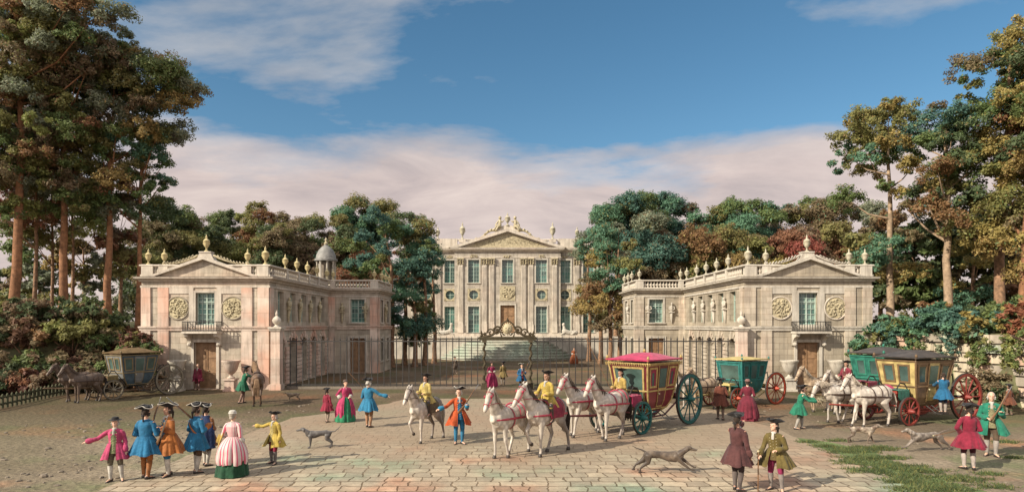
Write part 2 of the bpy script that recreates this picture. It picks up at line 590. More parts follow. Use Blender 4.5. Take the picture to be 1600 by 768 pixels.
NAVY = (0.025, 0.045, 0.12)
SHOE = mat('shoe_leather', (0.03, 0.022, 0.018), 0.35, 0.3, 8, 0.1, spec=0.5)
GUNWOOD = mat('gun_stock', (0.16, 0.085, 0.04), 0.45, 0.3, 8, 0.1)
STEEL = mat('steel', (0.25, 0.24, 0.23), 0.35, 0.2, 8, 0.1, metal=0.8)

ARMS = {
    'down': ((.16, .04, -1), (.02, -.30, -1)),
    'side': ((.24, .06, -1), (.10, -.32, -1)),
    'out': ((.80, -.25, -.62), (.95, -.30, -.22)),
    'point': ((.85, -.35, -.35), (.95, -.35, .08)),
    'fwd': ((.25, -.75, -.65), (-.10, -1, -.05)),
    'reach': ((.15, -.9, -.35), (-.05, -1, -.30)),
    'bent': ((.30, .12, -1), (-.55, -.75, -.12)),
    'hip': ((.60, .28, -.85), (-.62, -.40, -.55)),
    'gun': ((.28, -.05, -1), (-.25, -.80, .50)),
    'rein': ((.18, -.15, -1), (-.28, -.95, .02)),
    'face': ((.30, -.45, -.80), (-.15, -.75, .65)),
    'back': ((.30, .40, -.9), (-.55, .35, -.55)),
}


def nrm(v):
    return Vector(v).normalized()


def elbow_wrist(side, arm, zs=1.375, lean=(0, 0)):
    up, fo = ARMS[arm] if isinstance(arm, str) else arm
    sh = Vector((side * .185 + lean[0], lean[1], zs))
    u = nrm((side * up[0], up[1], up[2])); f = nrm((side * fo[0], fo[1], fo[2]))
    el = sh + u * .295
    wr = el + f * .25
    return sh, el, wr, f


def person(label, base, H, yaw=0, sex='man', armL='down', armR='down', stance=(.09, -.05, -.09, .06), pose='stand',
           coat=BLUEC, vest=None, breeches=BROWN, stockings=WHITE, hat='tricorne', trim=None, wig=GREYW, queue=True,
           skirt_len=.44, flare=1.0, gown=None, petticoat=None, cap=None, lean=(0, 0), turn=0.0, dark=False, group=None,
           cuffs=None, boots=False, cape=None, sash=None, sleeves=None, sitz=0.0, stripe=False, fine=False, spread=.33):
    """figure 1.75 m tall before scaling; faces -y at yaw 0. base: where the feet (or, seated, the plumb foot) stand."""
    sc = H / 1.75
    root = thing('person', label, 'person', (base[0], base[1], base[2]), rad(yaw), sc, group)
    vox = .0095 if fine else .0125
    lx, ly = lean
    # --- joints
    hipz = .92
    legs = []
    for sd, fx, fy in ((1, stance[0], stance[1]), (-1, stance[2], stance[3])):
        hp = Vector((sd * .085, 0, hipz))
        if pose == 'ride':
            kn = hp + nrm((sd * .62, -.70, -.42)) * .43
            an = kn + nrm((sd * -.02, .22, -1)) * .40
            to = nrm((sd * .25, -1, -.12))
        elif pose == 'sit':
            kn = hp + nrm((sd * .12, -1, -.22)) * .43
            an = kn + nrm((0, -.28, -1)) * .40
            to = nrm((sd * .2, -1, -.3))
        else:
            an = Vector((fx, fy, .085))
            mid = (hp + an) / 2
            kn = mid + Vector((sd * .012, -.035 - abs(fy) * .15, .01))
            to = nrm((sd * .38, -1, -.06))
        legs.append((sd, hp, kn, an, to))
    neck = Vector((lx, ly, 1.455))
    hd = Vector((lx * 1.15, ly * 1.2 - .012, 1.625))
    Rh = Matrix.Translation(hd) @ Matrix.Rotation(rad(turn), 4, 'Z')
    A = {1: elbow_wrist(1, armL, 1.375, (lx, ly)), -1: elbow_wrist(-1, armR, 1.375, (lx, ly))}
    # --- body: one skin
    b = MB()
    b.rings([(0, .01, .84, .13, .10), (0, .01, .92, .165, .12), (lx * .2, ly * .2, 1.06, .135, .10), (lx * .6, ly * .6, 1.22, .155, .11),
             (lx * .85, ly * .85, 1.34, .17, .112), (lx, ly, 1.42, .14, .085), (lx, ly, 1.465, .06, .055)], 16)
    b.tube([neck - Vector((0, 0, .04)), neck, hd - Vector((0, 0, .06))], [.062, .054, .052], 10)
    b.ball((0, .012, .015), (.076, .094, .112), 14, 10, 0, Rh)
    b.ball((0, -.028, -.052), (.056, .062, .064), 12, 8, 0, Rh)
    b.tube([(0, -.082, .022), (0, -.106, -.012)], [.011, .017], 8, 0, Rh)
    b.ball((0, -.074, -.088), (.026, .022, .02), 8, 6, 0, Rh)
    b.ball((0, -.078, -.048), (.026, .018, .013), 8, 6, 0, Rh)
    b.tube([(-.05, -.074, .036), (0, -.084, .036), (.05, -.074, .036)], [.012, .013, .012], 8, 0, Rh)
    for sd in (1, -1):
        b.ball((sd * .078, .012, -.004), (.014, .026, .034), 8, 6, 0, Rh)
        sh, el, wr, f = A[sd]
        b.tube([sh - Vector((sd * .05, 0, 0)), sh, (sh + el) / 2, el], [.05, .055, .047, .038], 10)
        b.tube([el, el.lerp(wr, .35), wr], [.040, .040, .027], 10)
        # hand: palm, four unequal curled fingers, thumb from the side of the palm
        side = f.cross(Vector((0, 0, 1)))
        if side.length < .2: side = Vector((0, 1, 0)) if abs(f.y) < .8 else Vector((1, 0, 0))
        side = (side - f * side.dot(f)).normalized()
        pal = f.cross(side).normalized()
        if pal.z > 0: pal = -pal
        pc = wr + f * .055
        b.tube([wr, wr + f * .03, wr + f * .075], [(.027, .02), (.037, .017), (.041, .015)], 10, 0, None, None, side)
        for k, ln in enumerate((.062, .074, .069, .052)):
            o = wr + f * .078 + side * (-.031 + .0207 * k)
            m1 = o + f * ln * .5 + pal * .008
            b.tube([o - f * .012, m1, m1 + (f * .55 + pal * .75).normalized() * ln * .5], [.0105, .0098, .0088], 7)
        tr = wr + f * .026 - side * .032
        b.tube([tr, tr - side * .026 + f * .026 + pal * .006, tr - side * .030 + f * .058 + pal * .018], [.0125, .0115, .0095], 7)
    for sd, hp, kn, an, to in legs:
        b.tube([hp, hp.lerp(kn, .5), kn], [.092, .078, .056], 10)
        b.tube([kn, kn.lerp(an, .3), an], [.056, .06, .035], 10)
        b.tube([an + Vector((0, 0, -.015)) - to * .04, an + to * .07 + Vector((0, 0, -.035)), an + to * .15 + Vector((0, 0, -.055))], [.036, .036, .026], 8)

    def feats(o):
        for sd in (1, -1):
            o.ball((sd * .031, -.077, .012), (.0105, .007, .0085), 8, 6, 1, Rh)
        o.tube([(-.02, -.098, -.049), (.02, -.098, -.049)], [.005, .005], 6, 2, Rh)
    me = fused('body', b, [SKIN], vox, 2, feats)
    me.materials.clear()
    for m_ in (SKIN_DK if dark else SKIN, EYE, LIP): me.materials.append(m_)
    link_mesh('body', me, root)
    cm = cloth(coat)
    # --- hat and hair
    if wig and not cap:
        w = MB()
        w.ball((0, .03, .025), (.088, .092, .104), 12, 9, 0, Rh)
        for sd in (1, -1):
            w.tube([(sd * .082, -.005, -.02), (sd * .084, .045, -.025)], [.026, .026], 8, 0, Rh)
            w.tube([(sd * .078, .0, -.062), (sd * .078, .05, -.066)], [.022, .022], 8, 0, Rh)
        w.tube([(0, .10, -.01), (0, .125, -.10), (0, .12, -.2 if queue else -.12)], [.034, .026, .016], 8, 0, Rh)
        w.build('hair', cloth(wig), root, 1.0)
        if queue:
            q = MB(); q.tube([(-.035, .125, -.06), (.035, .125, -.06)], [.018, .018], 6, 0, Rh)
            q.tube([(0, .122, -.075), (0, .124, -.055)], [.029, .029], 8, 0, Rh)
            q.build('hair_ribbon', cloth(BLACK), root, 1.0)
    if cap:
        w = MB(); w.ball((0, .035, .03), (.092, .098, .11), 12, 9, 0, Rh)
        w.ball((0, .085, -.05), (.06, .045, .05), 10, 7, 0, Rh)
        w.build('hair', cloth(HAIRB if wig is GREYW or not wig else wig), root, 1.0)
        w = MB()
        w.lathe([(.03, .155), (.07, .148), (.098, .112), (.100, .085), (.112, .068), (.108, .06), (.09, .07)], 18, (0, .03, 0), 0, Rh, 1, 1, .05, 9)
        w.build('cap', cloth(cap), root, 1.0)
    if hat == 'tricorne':
        Mh = Rh @ Matrix.Translation((0, .012, .085)) @ Matrix.Rotation(rad(-6), 4, 'X')

        def brim(u, v):
            th = u * 2 * PI
            fo = .5 + .5 * math.cos(3 * th)          # 0 at a corner (front, back-left, back-right)
            r = .092 + v * (.145 * (1 - fo) + .035 * fo)
            z = v * (.028 * (1 - fo) + .105 * fo) + .02 * v * (1 - fo)
            return (r * math.sin(th + PI / 3), r * 1.06 * -math.cos(th + PI / 3) * 1.0, z)
        h = MB()
        h.surf(brim, 42, 5, .009, 0, Mh)
        h.lathe([(.096, -.004), (.096, .03), (.088, .062), (.06, .085), (.02, .092)], 14, (0, 0, 0), 0, Mh)
        ho = h.build('hat', cloth(BLACK), root, .9)
        if trim:
            t = MB()
            pts = [Mh @ Vector(brim(i / 42, 1.0)) for i in range(43)]
            t.tube(pts, .0085, 5)
            t.build('hat_trim', cloth(trim), ho, 1.0)
    elif hat == 'round':
        Mh = Rh @ Matrix.Translation((0, .015, .075))
        h = MB()
        h.lathe([(.10, 0), (.16, -.004), (.172, .006), (.16, .012), (.098, .012), (.096, .05), (.075, .085), (.02, .095)], 18, (0, 0, 0), 0, Mh)
        h.build('hat', cloth(BLACK), root, .9)
    # --- legs
    if sex == 'man':
        m_ = MB()
        for sd, hp, kn, an, to in legs:
            m_.tube([hp + Vector((0, 0, .02)), hp.lerp(kn, .5), kn + (an - kn) * .10], [.112, .094, .070], 12)
        m_.rings([(0, .01, .82, .10, .09), (0, .01, .9, .185, .135), (0, .01, 1.0, .165, .12)], 14)
        link_mesh('breeches', fused('breeches', m_, [cloth(breeches)], .016, 2), root)
        for sd, hp, kn, an, to in legs:
            s = MB()
            k = kn + (an - kn) * (-.06 if boots else .08)
            s.tube([k, kn.lerp(an, .32), kn.lerp(an, .7), an + Vector((0, 0, -.02))], [.064 if boots else .061, .067, .05, .041], 10)
            s.build('boot' if boots else 'stocking', SHOE if boots else cloth(stockings), root, 1.0)
            s = MB()
            s.tube([an + Vector((0, 0, -.03)) - to * .045, an + to * .06 + Vector((0, 0, -.045)), an + to * .165 + Vector((0, 0, -.062))],
                   [(.040, .042), (.036, .042), (.020, .036)], 10, 0, None, None, (0, 0, 1))
            hb = an - to * .045
            s.box(hb.x - .026, hb.x + .026, hb.y - .026, hb.y + .026, an.z - .085, an.z - .05)
            if not boots:
                bp = an + to * .075 + Vector((0, 0, -.012))
                s.box(bp.x - .022, bp.x + .022, bp.y - .014, bp.y + .014, bp.z - .01, bp.z + .012, 1)
            s.build('shoe', [SHOE, M['gilt']], root, 1.0)
    # --- coat or gown: bodice and sleeves fused, skirts as a folded shell
    g = MB()
    wst = .128 if sex == 'woman' else .158
    g.rings([(0, .008, .90, .19 if sex == 'man' else .15, .145 if sex == 'man' else .12), (lx * .2, ly * .2, 1.05, wst, wst * .80), (lx * .6, ly * .6, 1.22, .175, .132),
             (lx * .85, ly * .85, 1.34, .188, .138), (lx, ly, 1.40, .150, .108), (lx, ly, 1.445, .095, .080), (lx, ly, 1.468, .072, .068)], 18)
    for sd in (1, -1):
        sh, el, wr, f = A[sd]
        g.tube([sh - Vector((sd * .10, 0, -.035)), sh - Vector((sd * .02, 0, -.0)), sh.lerp(el, .25), (sh + el) / 2, el], [.05, .064, .066, .062, .057], 12)
        end = .78 if sex == 'man' else .25
        g.tube([el, el.lerp(wr, end)], [.060, .056], 12)
    gm = stripe_mat('rose_striped_silk', (.42, .07, .11), (.46, .37, .33), 22.0) if stripe else cm
    coat_me = fused('coat', g, [gm], .0135 if fine else .016, 2)
    cn = 'coat' if sex == 'man' else 'gown'
    co = link_mesh(cn, coat_me, root)
    for sd in (1, -1):
        cf = MB()
        sh, el, wr, f = A[sd]
        if sex == 'man':
            cf.tube([el.lerp(wr, .52), el.lerp(wr, .90)], [.066, .082], 12)
        else:
            a0 = el.lerp(wr, .2); a1 = el.lerp(wr, .55)
            cf.tube([a0, a1], [.058, .095], 12)
        co_ = cf.build('cuff', cloth(cuffs) if cuffs else (cm if sex == 'man' else cloth(WHITE)), co, 1.0)
    if sex == 'man':
        for sd in (1, -1):
            sh, el, wr, f = A[sd]
            rf = MB(); rf.tube([el.lerp(wr, .93), el.lerp(wr, 1.03)], [.042, .046], 10)
            rf.build('shirt_ruffle', cloth(WHITE), root, 1.0)
    rf = MB()
    if sex == 'man':
        fr = Vector((lx, ly - .085, 1.43))
        rf.ball((fr.x, fr.y + .03, fr.z + .03), (.066, .058, .035), 10, 6)
        rf.tube([fr + Vector((0, -.015, .02)), fr + Vector((0, -.045, -.05)), fr + Vector((0, -.05, -.12))], [(.02, .03), (.018, .036), (.008, .03)], 8, 0, None, None, (0, 1, 0))
    else:
        rf.tube([(lx - .10, ly - .02, 1.435), (lx, ly - .10, 1.40), (lx + .10, ly - .02, 1.435), (lx, ly + .07, 1.46), (lx - .10, ly - .02, 1.435)], .022, 8)
    rf.build('cravat' if sex == 'man' else 'neckerchief', cloth(WHITE), root, 1.0)
    if sex == 'man':
        sl = skirt_len
        sit = pose != 'stand'

        def sk(u, v):
            th = (spread + u * (2 * PI - 2 * spread))
            fl = v ** .85
            fo = 1 + (.085 * math.sin(7 * th + 1.1 + lx * 40) + .06 * math.sin(13 * th + H * 9) + .03 * math.sin(23 * th)) * fl
            rx = (.172 + .175 * flare * fl) * fo; ry = (.138 + .155 * flare * fl) * fo
            if sit:
                ry *= 1.0 + .45 * v * max(0, -math.cos(th))
            z = 1.055 - v * sl
            return (rx * math.sin(th), .01 - ry * math.cos(th), z + .022 * math.sin(5 * th + H * 7) * fl)
        s = MB(); s.surf(sk, 84, 10, .012)
        s.build('coat_skirt', cm, co, 1.0)
        # waistcoat showing down the open front
        vm = cloth(vest) if vest else cm

        def wc(u, v):
            th = (u - .5) * 1.0
            if v < .55:
                q = v / .55
                z = 1.40 - q * .36
                rx, ry = .194 - .028 * q, .142 - .004 * q
                cx_, cy_ = lx * (1 - q), ly * (1 - q)
            else:
                q = (v - .55) / .45
                z = 1.04 - q * .25
                rx, ry = .166 + .05 * q, .138 + .055 * q
                cx_ = cy_ = 0
            return (cx_ + rx * math.sin(th) * .82, cy_ + .005 - ry * math.cos(th), z)
        s = MB(); s.surf(lambda u, v: wc(1 - u, v), 8, 12, .01)
        wo = s.build('waistcoat', vm, root, 1.0)
        s = MB()
        for k in range(7):
            p = wc(.5, .12 + k * .12)
            s.ball((p[0], p[1] - .008, p[2]), .010, 6, 4)
        for sd_ in (-1, 1):
            for k in range(6):
                p = wc(.5 + sd_ * .52, .1 + k * .11)
                s.ball((p[0], p[1] - .014, p[2]), .011, 6, 4)
        s.build('buttons', M['gilt'], co, 1.0)
    else:
        gc = cloth(petticoat or coat)

        def pet(u, v):
            th = u * 2 * PI
            fl = math.sin(v * PI / 2) ** .7
            fo = 1 + (.06 * math.sin(9 * th) + .045 * math.sin(17 * th + 1)) * v
            rx = (.13 + .22 * fl + .06 * v) * fo; ry = (.105 + .19 * fl + .09 * v) * fo
            return (rx * math.sin(th), .04 * v - ry * math.cos(th), 1.04 - v * 1.02)
        s = MB(); s.surf(pet, 60, 12, .012)
        s.build('petticoat', gc, root, 1.0)

        def ov(u, v):
            op = .42
            th = op + u * (2 * PI - 2 * op)
            fl = math.sin(min(1, v * 1.12) * PI / 2) ** .62
            drop = (.74 if stripe else .88) if petticoat else .96
            back = .5 - .5 * math.cos(th)
            fo = 1 + (.07 * math.sin(8 * th + .6) + .055 * math.sin(15 * th) + .025 * math.sin(27 * th)) * v
            bump_ = .05 * back * math.sin(min(1, v * 1.6) * PI)
            rx = (.14 + .245 * fl + .045 * v) * fo; ry = (.115 + .215 * fl + .075 * v) * fo + bump_
            tuck = 1 - (.14 * v ** 5 if petticoat else 0)
            return (rx * tuck * math.sin(th), .045 * v - ry * tuck * math.cos(th), 1.055 - v * drop * (1 - .05 * back) + .02 * math.sin(6 * th) * v)
        s = MB(); s.surf(ov, 90, 12, .014)
        s.build('overskirt', gm, co, 1.0)
    if cape:
        def cp(u, v):
            th = PI * .52 + u * PI * .96
            fo = 1 + .06 * math.sin(9 * th) * v
            rx = (.12 + .14 * min(1, v * 3) + .10 * v) * fo; ry = (.09 + .09 * min(1, v * 3) + .14 * v) * fo
            return (lx * (1 - v) + rx * math.sin(th), ly * (1 - v) + .01 - ry * math.cos(th), 1.47 - v * .92)
        s = MB(); s.surf(cp, 36, 10, .014)
        s.build('cape', cloth(cape), root, 1.0)
    if sash:
        s = MB()
        pts = []
        for k in range(25):
            t = 2 * PI * k / 24
            pts.append((lx * .5 + .20 * math.sin(t), ly * .5 - .152 * math.cos(t), 1.17 + .20 * math.sin(t)))
        s.tube(pts, [(.026, .008)] * 25, 6, 0, None, None, (0, 0, 1))
        s.build('cross_belt', cloth(sash), root, 1.0)
    root['_s'] = sc
    del root['_s']
    root['h'] = H
    W = Matrix.Translation(Vector(base)) @ Matrix.Rotation(rad(yaw), 4, 'Z') @ Matrix.Scale(sc, 4)
    del root['h']
    hands = {sd: W @ (A[sd][2] + A[sd][3] * .09) for sd in (1, -1)}
    return root, W, hands


def musket(label, W, butt, tip, group=None):
    """a long flintlock; butt and tip in the holder's own frame (1.75 m figure)."""
    p0, p1 = W @ Vector(butt), W @ Vector(tip)
    t = thing('musket', label, 'musket', p0, 0, 1.0, group)
    q = (p1 - p0)
    Ln = q.length
    rot = q.to_track_quat('Z', 'Y').to_matrix().to_4x4()
    s = MB()
    s.tube([(0, .035, 0), (0, .02, Ln * .14), (0, .0, Ln * .24), (0, .004, Ln * .55), (0, .004, Ln * .82)], [(.028, .048), (.022, .038), (.02, .026), (.018, .02), (.014, .015)], 8, 0, rot, None, (1, 0, 0))
    s.build('stock', GUNWOOD, t, 1.0)
    s = MB(); s.tube([(0, -.016, Ln * .27), (0, -.016, Ln)], [.013, .011], 8, 0, rot)
    s.tube([(.018, -.005, Ln * .22), (.03, -.03, Ln * .25), (.02, -.03, Ln * .29)], [.012, .014, .01], 6, 0, rot)
    s.build('barrel', STEEL, t, 1.0)
    return t


def stick(label, p0, p1, r=.013, knob=True):
    t = thing('walking_cane', label, 'cane', p0)
    d = Vector(p1) - Vector(p0)
    s = MB(); s.tube([(0, 0, 0), d], [r * .8, r], 8)
    s.build('shaft', GUNWOOD, t, 1.0)
    if knob:
        s = MB(); s.ball(d, r * 2.0, 8, 6); s.build('knob', M['gilt'], t, 1.0)
    return t
# ------------------------------------------------------------------ horses and dogs (built facing -y)
def hide(name, col, dap, amount=.5, scale=7.0, back=None, nsc=2.2):
    """coat with dapples; back: colour of croup and quarters."""
    m, nt, b = nodes_of(name)
    tc = N(nt, 'ShaderNodeTexCoord')
    v = N(nt, 'ShaderNodeTexVoronoi', Scale=scale)
    L(nt, tc.outputs['Object'], v.inputs['Vector'])
    n = N(nt, 'ShaderNodeTexNoise', Scale=nsc, Detail=5.0)
    L(nt, tc.outputs['Object'], n.inputs['Vector'])
    r = ramp(nt, v.outputs['Distance'], [(.18, tuple(min(1, c * 1.12) for c in col)), (.55, tuple(c * .66 for c in col))])
    r2 = ramp(nt, n.outputs['Fac'], [(.40, 0.0), (.62, amount)])
    c = mixc(nt, r2.outputs[0], r.outputs[0], dap)
    if back:
        sep = N(nt, 'ShaderNodeSeparateXYZ'); L(nt, tc.outputs['Object'], sep.inputs[0])
        ad = N(nt, 'ShaderNodeMath', operation='MULTIPLY_ADD'); L(nt, n.outputs['Fac'], ad.inputs[0]); ad.inputs[1].default_value = .9
        L(nt, sep.outputs[1], ad.inputs[2])
        r3 = ramp(nt, ad.outputs[0], [(.66, 0.0), (1.0, .9)])
        c = mixc(nt, r3.outputs[0], c, back)
    # darker points: cannons and pasterns
    sz = N(nt, 'ShaderNodeSeparateXYZ'); L(nt, tc.outputs['Object'], sz.inputs[0])
    az = N(nt, 'ShaderNodeMath', operation='MULTIPLY_ADD'); L(nt, n.outputs['Fac'], az.inputs[0]); az.inputs[1].default_value = .35; L(nt, sz.outputs[2], az.inputs[2])
    rz_ = ramp(nt, az.outputs[0], [(.24, .6), (.56, 0.0)])
    c = mixc(nt, rz_.outputs[0], c, tuple(q * .8 for q in dap))
    L(nt, c, b.inputs['Base Color'])
    b.inputs['Roughness'].default_value = .55; b.inputs['Specular IOR Level'].default_value = .35
    b.inputs['Sheen Weight'].default_value = .1
    n3 = N(nt, 'ShaderNodeTexNoise', Scale=30.0); L(nt, tc.outputs['Object'], n3.inputs['Vector'])
    bp = N(nt, 'ShaderNodeBump', Strength=.15, Distance=.01); L(nt, n3.outputs['Fac'], bp.inputs['Height']); L(nt, bp.outputs[0], b.inputs['Normal'])
    return m


H_GREY = hide('white_horse_hide', (.60, .53, .43), (.30, .25, .205), .6)
H_GREYB = hide('grey_quartered_hide', (.60, .52, .42), (.29, .24, .195), .6, back=(.13, .10, .08))
H_TAN = hide('dun_hide', (.40, .29, .18), (.24, .16, .10), .5)
H_BROWN = hide('brown_hide', (.15, .085, .045), (.08, .045, .025), .6)
H_DARK = hide('dark_bay_hide', (.13, .085, .055), (.07, .045, .03), .6)
HOOF = mat('hoof', (.05, .04, .032), .5, .3, 9, .1)
LEATH = mat('harness_leather', (.05, .028, .018), .45, .3, 9, .1, spec=.45)
REDLEATH = mat('red_harness', (.30, .03, .05), .45, .3, 9, .1, spec=.45)

LEGP = {  # (joint f offsets, heights) : upper, knee/hock, fetlock, hoof
    'F': {'stand': ((.40, .90), (.43, .52), (.42, .16), (.46, .045)),
          'fwd': ((.44, .90), (.58, .54), (.66, .18), (.72, .045)),
          'back': ((.36, .90), (.32, .52), (.20, .17), (.20, .05)),
          'lift': ((.48, .92), (.70, .72), (.56, .42), (.48, .34)),
          'trot': ((.46, .92), (.66, .62), (.62, .27), (.60, .17))},
    'H': {'stand': ((-.44, .90), (-.72, .53), (-.66, .16), (-.61, .045)),
          'fwd': ((-.36, .88), (-.52, .51), (-.36, .17), (-.29, .045)),
          'back': ((-.50, .90), (-.86, .55), (-.94, .19), (-.92, .05)),
          'lift': ((-.36, .92), (-.60, .62), (-.52, .30), (-.56, .20)),
          'trot': ((-.46, .90), (-.80, .58), (-.80, .26), (-.84, .16))}}


def horse(label, base, wither, yaw, hidem, mane=WHITE, legs=('stand', 'stand', 'stand', 'stand'), head=0.0, low=0.0,
          harness=None, saddle=None, bridle=True, group=None, plait=False, hang=0.0, blink=False):
    """legs: left-front, right-front, left-hind, right-hind (its own left is +x). head: neck turned sideways. low: 1 = head down."""
    sc = wither / 1.56
    t = thing('horse', label, 'horse', base, rad(yaw), sc, group)
    P = lambda f, s, z: Vector((s, -f, z))
    b = MB()
    st = [(-.86, 1.20, .10, .08), (-.80, 1.24, .23, .18), (-.64, 1.27, .30, .265), (-.42, 1.25, .315, .285), (-.1, 1.17, .325, .30), (.2, 1.15, .34, .285),
          (.45, 1.19, .345, .255), (.62, 1.20, .28, .21), (.72, 1.19, .14, .12)]
    b.tube([P(f, 0, z) for f, z, a, c in st], [(a, c) for f, z, a, c in st], 20, 0, None, None, (0, 0, 1))
    b.ball(P(.30, 0, 1.44), (.09, .22, .13), 12, 8)
    hs = head
    # neck and head, blended between a raised and a lowered carriage
    up = [(.46, 0, 1.32), (.68, .05, 1.56), (.86, .13, 1.82), (.96, .20, 1.98)]
    dn = [(.48, 0, 1.28), (.78, .05, 1.36), (1.04, .13, 1.36), (1.24, .20, 1.30)]
    q = low
    nk = [P(a[0] + (c[0] - a[0]) * q, a[1] * hs * 2.4, a[2] + (c[2] - a[2]) * q) for a, c in zip(up, dn)]
    b.tube(nk, [(.30, .17), (.235, .125), (.165, .095), (.135, .085)], 16, 0, None, None, (0, 1, .3))
    poll = nk[-1]
    hd = nrm((hs * .75, -.62 + .1 * q, -.80 - .1 * q)) if q < .5 else nrm((hs * .6, -.55, -.85))
    hdv = hd
    ln = .60
    tip = poll + hdv * ln
    nrmv = hdv.cross(Vector((1, 0, 0))).normalized()
    if nrmv.y > 0: nrmv = -nrmv
    b.tube([poll + hdv * -.03, poll + hdv * .16, poll + hdv * .36, poll + hdv * .52, tip], [(.125, .085), (.135, .095), (.092, .072), (.078, .062), (.058, .055)], 14, 0, None, None, nrmv)
    b.ball(poll + hdv * .15 - nrmv * .075, (.062, .095, .10), 10, 8)
    b.ball(tip - nrmv * .025 - hdv * .02, (.045, .045, .045), 8, 6)
    lat = hdv.cross(nrmv).normalized()
    for sd in (1, -1):
        e0 = poll + lat * (sd * .055) - hdv * .02
        b.tube([e0, e0 - hdv * .075 + Vector((0, 0, .03)) + lat * (sd * .012), e0 - hdv * .13 + Vector((0, 0, .055))], [.032, .034, .012], 8)
    LG = []
    for i, lp in enumerate(legs):
        sd = 1 if i % 2 == 0 else -1
        if i < 2:
            js = LEGP['F'][lp]
            pts = [P(.42, sd * .13, 1.16)] + [P(f, sd * (.165 if k == 0 else .15), z) for k, (f, z) in enumerate(js)]
            mid = pts[1].lerp(pts[2], .5)
            cn = pts[2].lerp(pts[3], .35)
            b.tube([pts[0], pts[1], mid, pts[2], cn, pts[3]], [(.17, .11), (.112, .085), (.075, .062), (.060, .055), (.041, .038), (.045, .042)], 12, 0, None, None, (0, 1, 0))
        else:
            js = LEGP['H'][lp]
            pts = [P(-.56, sd * .15, 1.18)] + [P(f, sd * (.185 if k == 0 else .155), z) for k, (f, z) in enumerate(js)]
            mid = pts[1].lerp(pts[2], .55)
            cn = pts[2].lerp(pts[3], .4)
            b.tube([pts[0], pts[1], mid, pts[2], cn, pts[3]], [(.26, .14), (.17, .115), (.085, .065), (.070, .054), (.046, .041), (.047, .043)], 12, 0, None, None, (0, 1, 0))
        b.tube([pts[3], pts[4]], [.043, .05], 10)
        LG.append((pts[3], pts[4]))
    ztop = .085

    def feats(o):
        for sd in (1, -1):
            o.ball(poll + hdv * .17 + lat * (sd * .083) + nrmv * .035, .019, 8, 6, 1)
            o.ball(tip + lat * (sd * .036) + nrmv * .028 - hdv * .025, .013, 6, 5, 1)
    me = fused('body', b, [hidem], .021, 3, feats)
    me.materials.clear(); me.materials.append(hidem); me.materials.append(EYE)
    link_mesh('body', me, t)
    for pf, ph in LG:
        s = MB()
        d = (ph - pf).normalized()
        a = ph - d * .035
        s.tube([a, a + d * .055], [.050, .062], 10)
        s.build('hoof', HOOF, t, 1.0)
    # mane: overlapping locks along the crest, falling to one side
    s = MB()
    r = random.Random(int(abs(base[0]) * 100) + 3)
    for k in range(40):
        u = k / 39 * (len(nk) - 1)
        i = min(int(u), len(nk) - 2)
        p = nk[i].lerp(nk[i + 1], u - i)
        bk = Vector((0, 1, .55)).normalized() if q < .5 else Vector((0, .2, 1)).normalized()
        c0 = p + bk * ([.27, .22, .16, .125][i] * (1 - (u - i)) + [.27, .22, .16, .125][i + 1] * (u - i)) * .93
        sdm = 1 if r.random() < .72 else -1
        l_ = r.uniform(.16, .27)
        s.tube([c0, c0 + Vector((sdm * .07, .015, -.02)), c0 + Vector((sdm * (.12 + .03 * r.random()), .02 + .05 * r.random(), -l_))], [(.035, .05), (.03, .048), (.012, .022)], 6)
    s.tube([poll + Vector((0, .04, .07)), poll + nrmv * .10 + Vector((0, 0, .03)), poll + hdv * .15 + nrmv * .13], [.045, .04, .012], 7)
    s.build('mane', cloth(mane), t, 1.0)
    s = MB()
    for k in range(7):
        o = (k - 3) * .022
        s.tube([P(-.84, o * .5, 1.34), P(-.97, o, 1.25), P(-1.05, o * 1.6, .95), P(-1.02 + .03 * r.random(), o * 1.8, .48 + .1 * r.random())], [.035, .045, .04, .012], 7)
    s.build('tail', cloth(mane if sum(mane) > .3 else HAIRB), t, 1.0)

    def band(f, z, a, c, tilt=0.0, w=.03, m_=LEATH, nm='strap', par=t):
        pts = []
        for k in range(25):
            th = 2 * PI * k / 24
            pts.append(P(f + tilt * math.cos(th), c * math.sin(th), z + a * math.cos(th)))
        x = MB(); x.tube(pts, [(w, .010)] * 25, 6, 0, None, None, (0, 1, 0))
        return x.build(nm, m_, par, 1.0)
    if bridle:
        x = MB()
        for dd, ra, rb in ((.44, .092, .078), (.06, .140, .100)):
            c0 = poll + hdv * dd
            pts = [c0 + nrmv * (ra * math.cos(2 * PI * k / 16)) + lat * (rb * math.sin(2 * PI * k / 16)) for k in range(17)]
            x.tube(pts, .011, 6)
        for sd in (1, -1):
            x.tube([poll + hdv * .02 + lat * sd * .095, poll + hdv * .25 + lat * sd * .098 + nrmv * .0, poll + hdv * .46 + lat * sd * .078], .010, 6)
            if blink:
                x.ball(poll + hdv * .17 + lat * (sd * .11) + nrmv * .05, (.03, .045, .045), 8, 6)
            # rein back to the withers
            x.tube([poll + hdv * .47 + lat * sd * .075, poll.lerp(nk[1], .6) + Vector((sd * .16, -.05, -.05)), P(.30, sd * .12, 1.58)], .009, 5)
        x.build('bridle', REDLEATH if harness == 'red' else LEATH, t, 1.0)
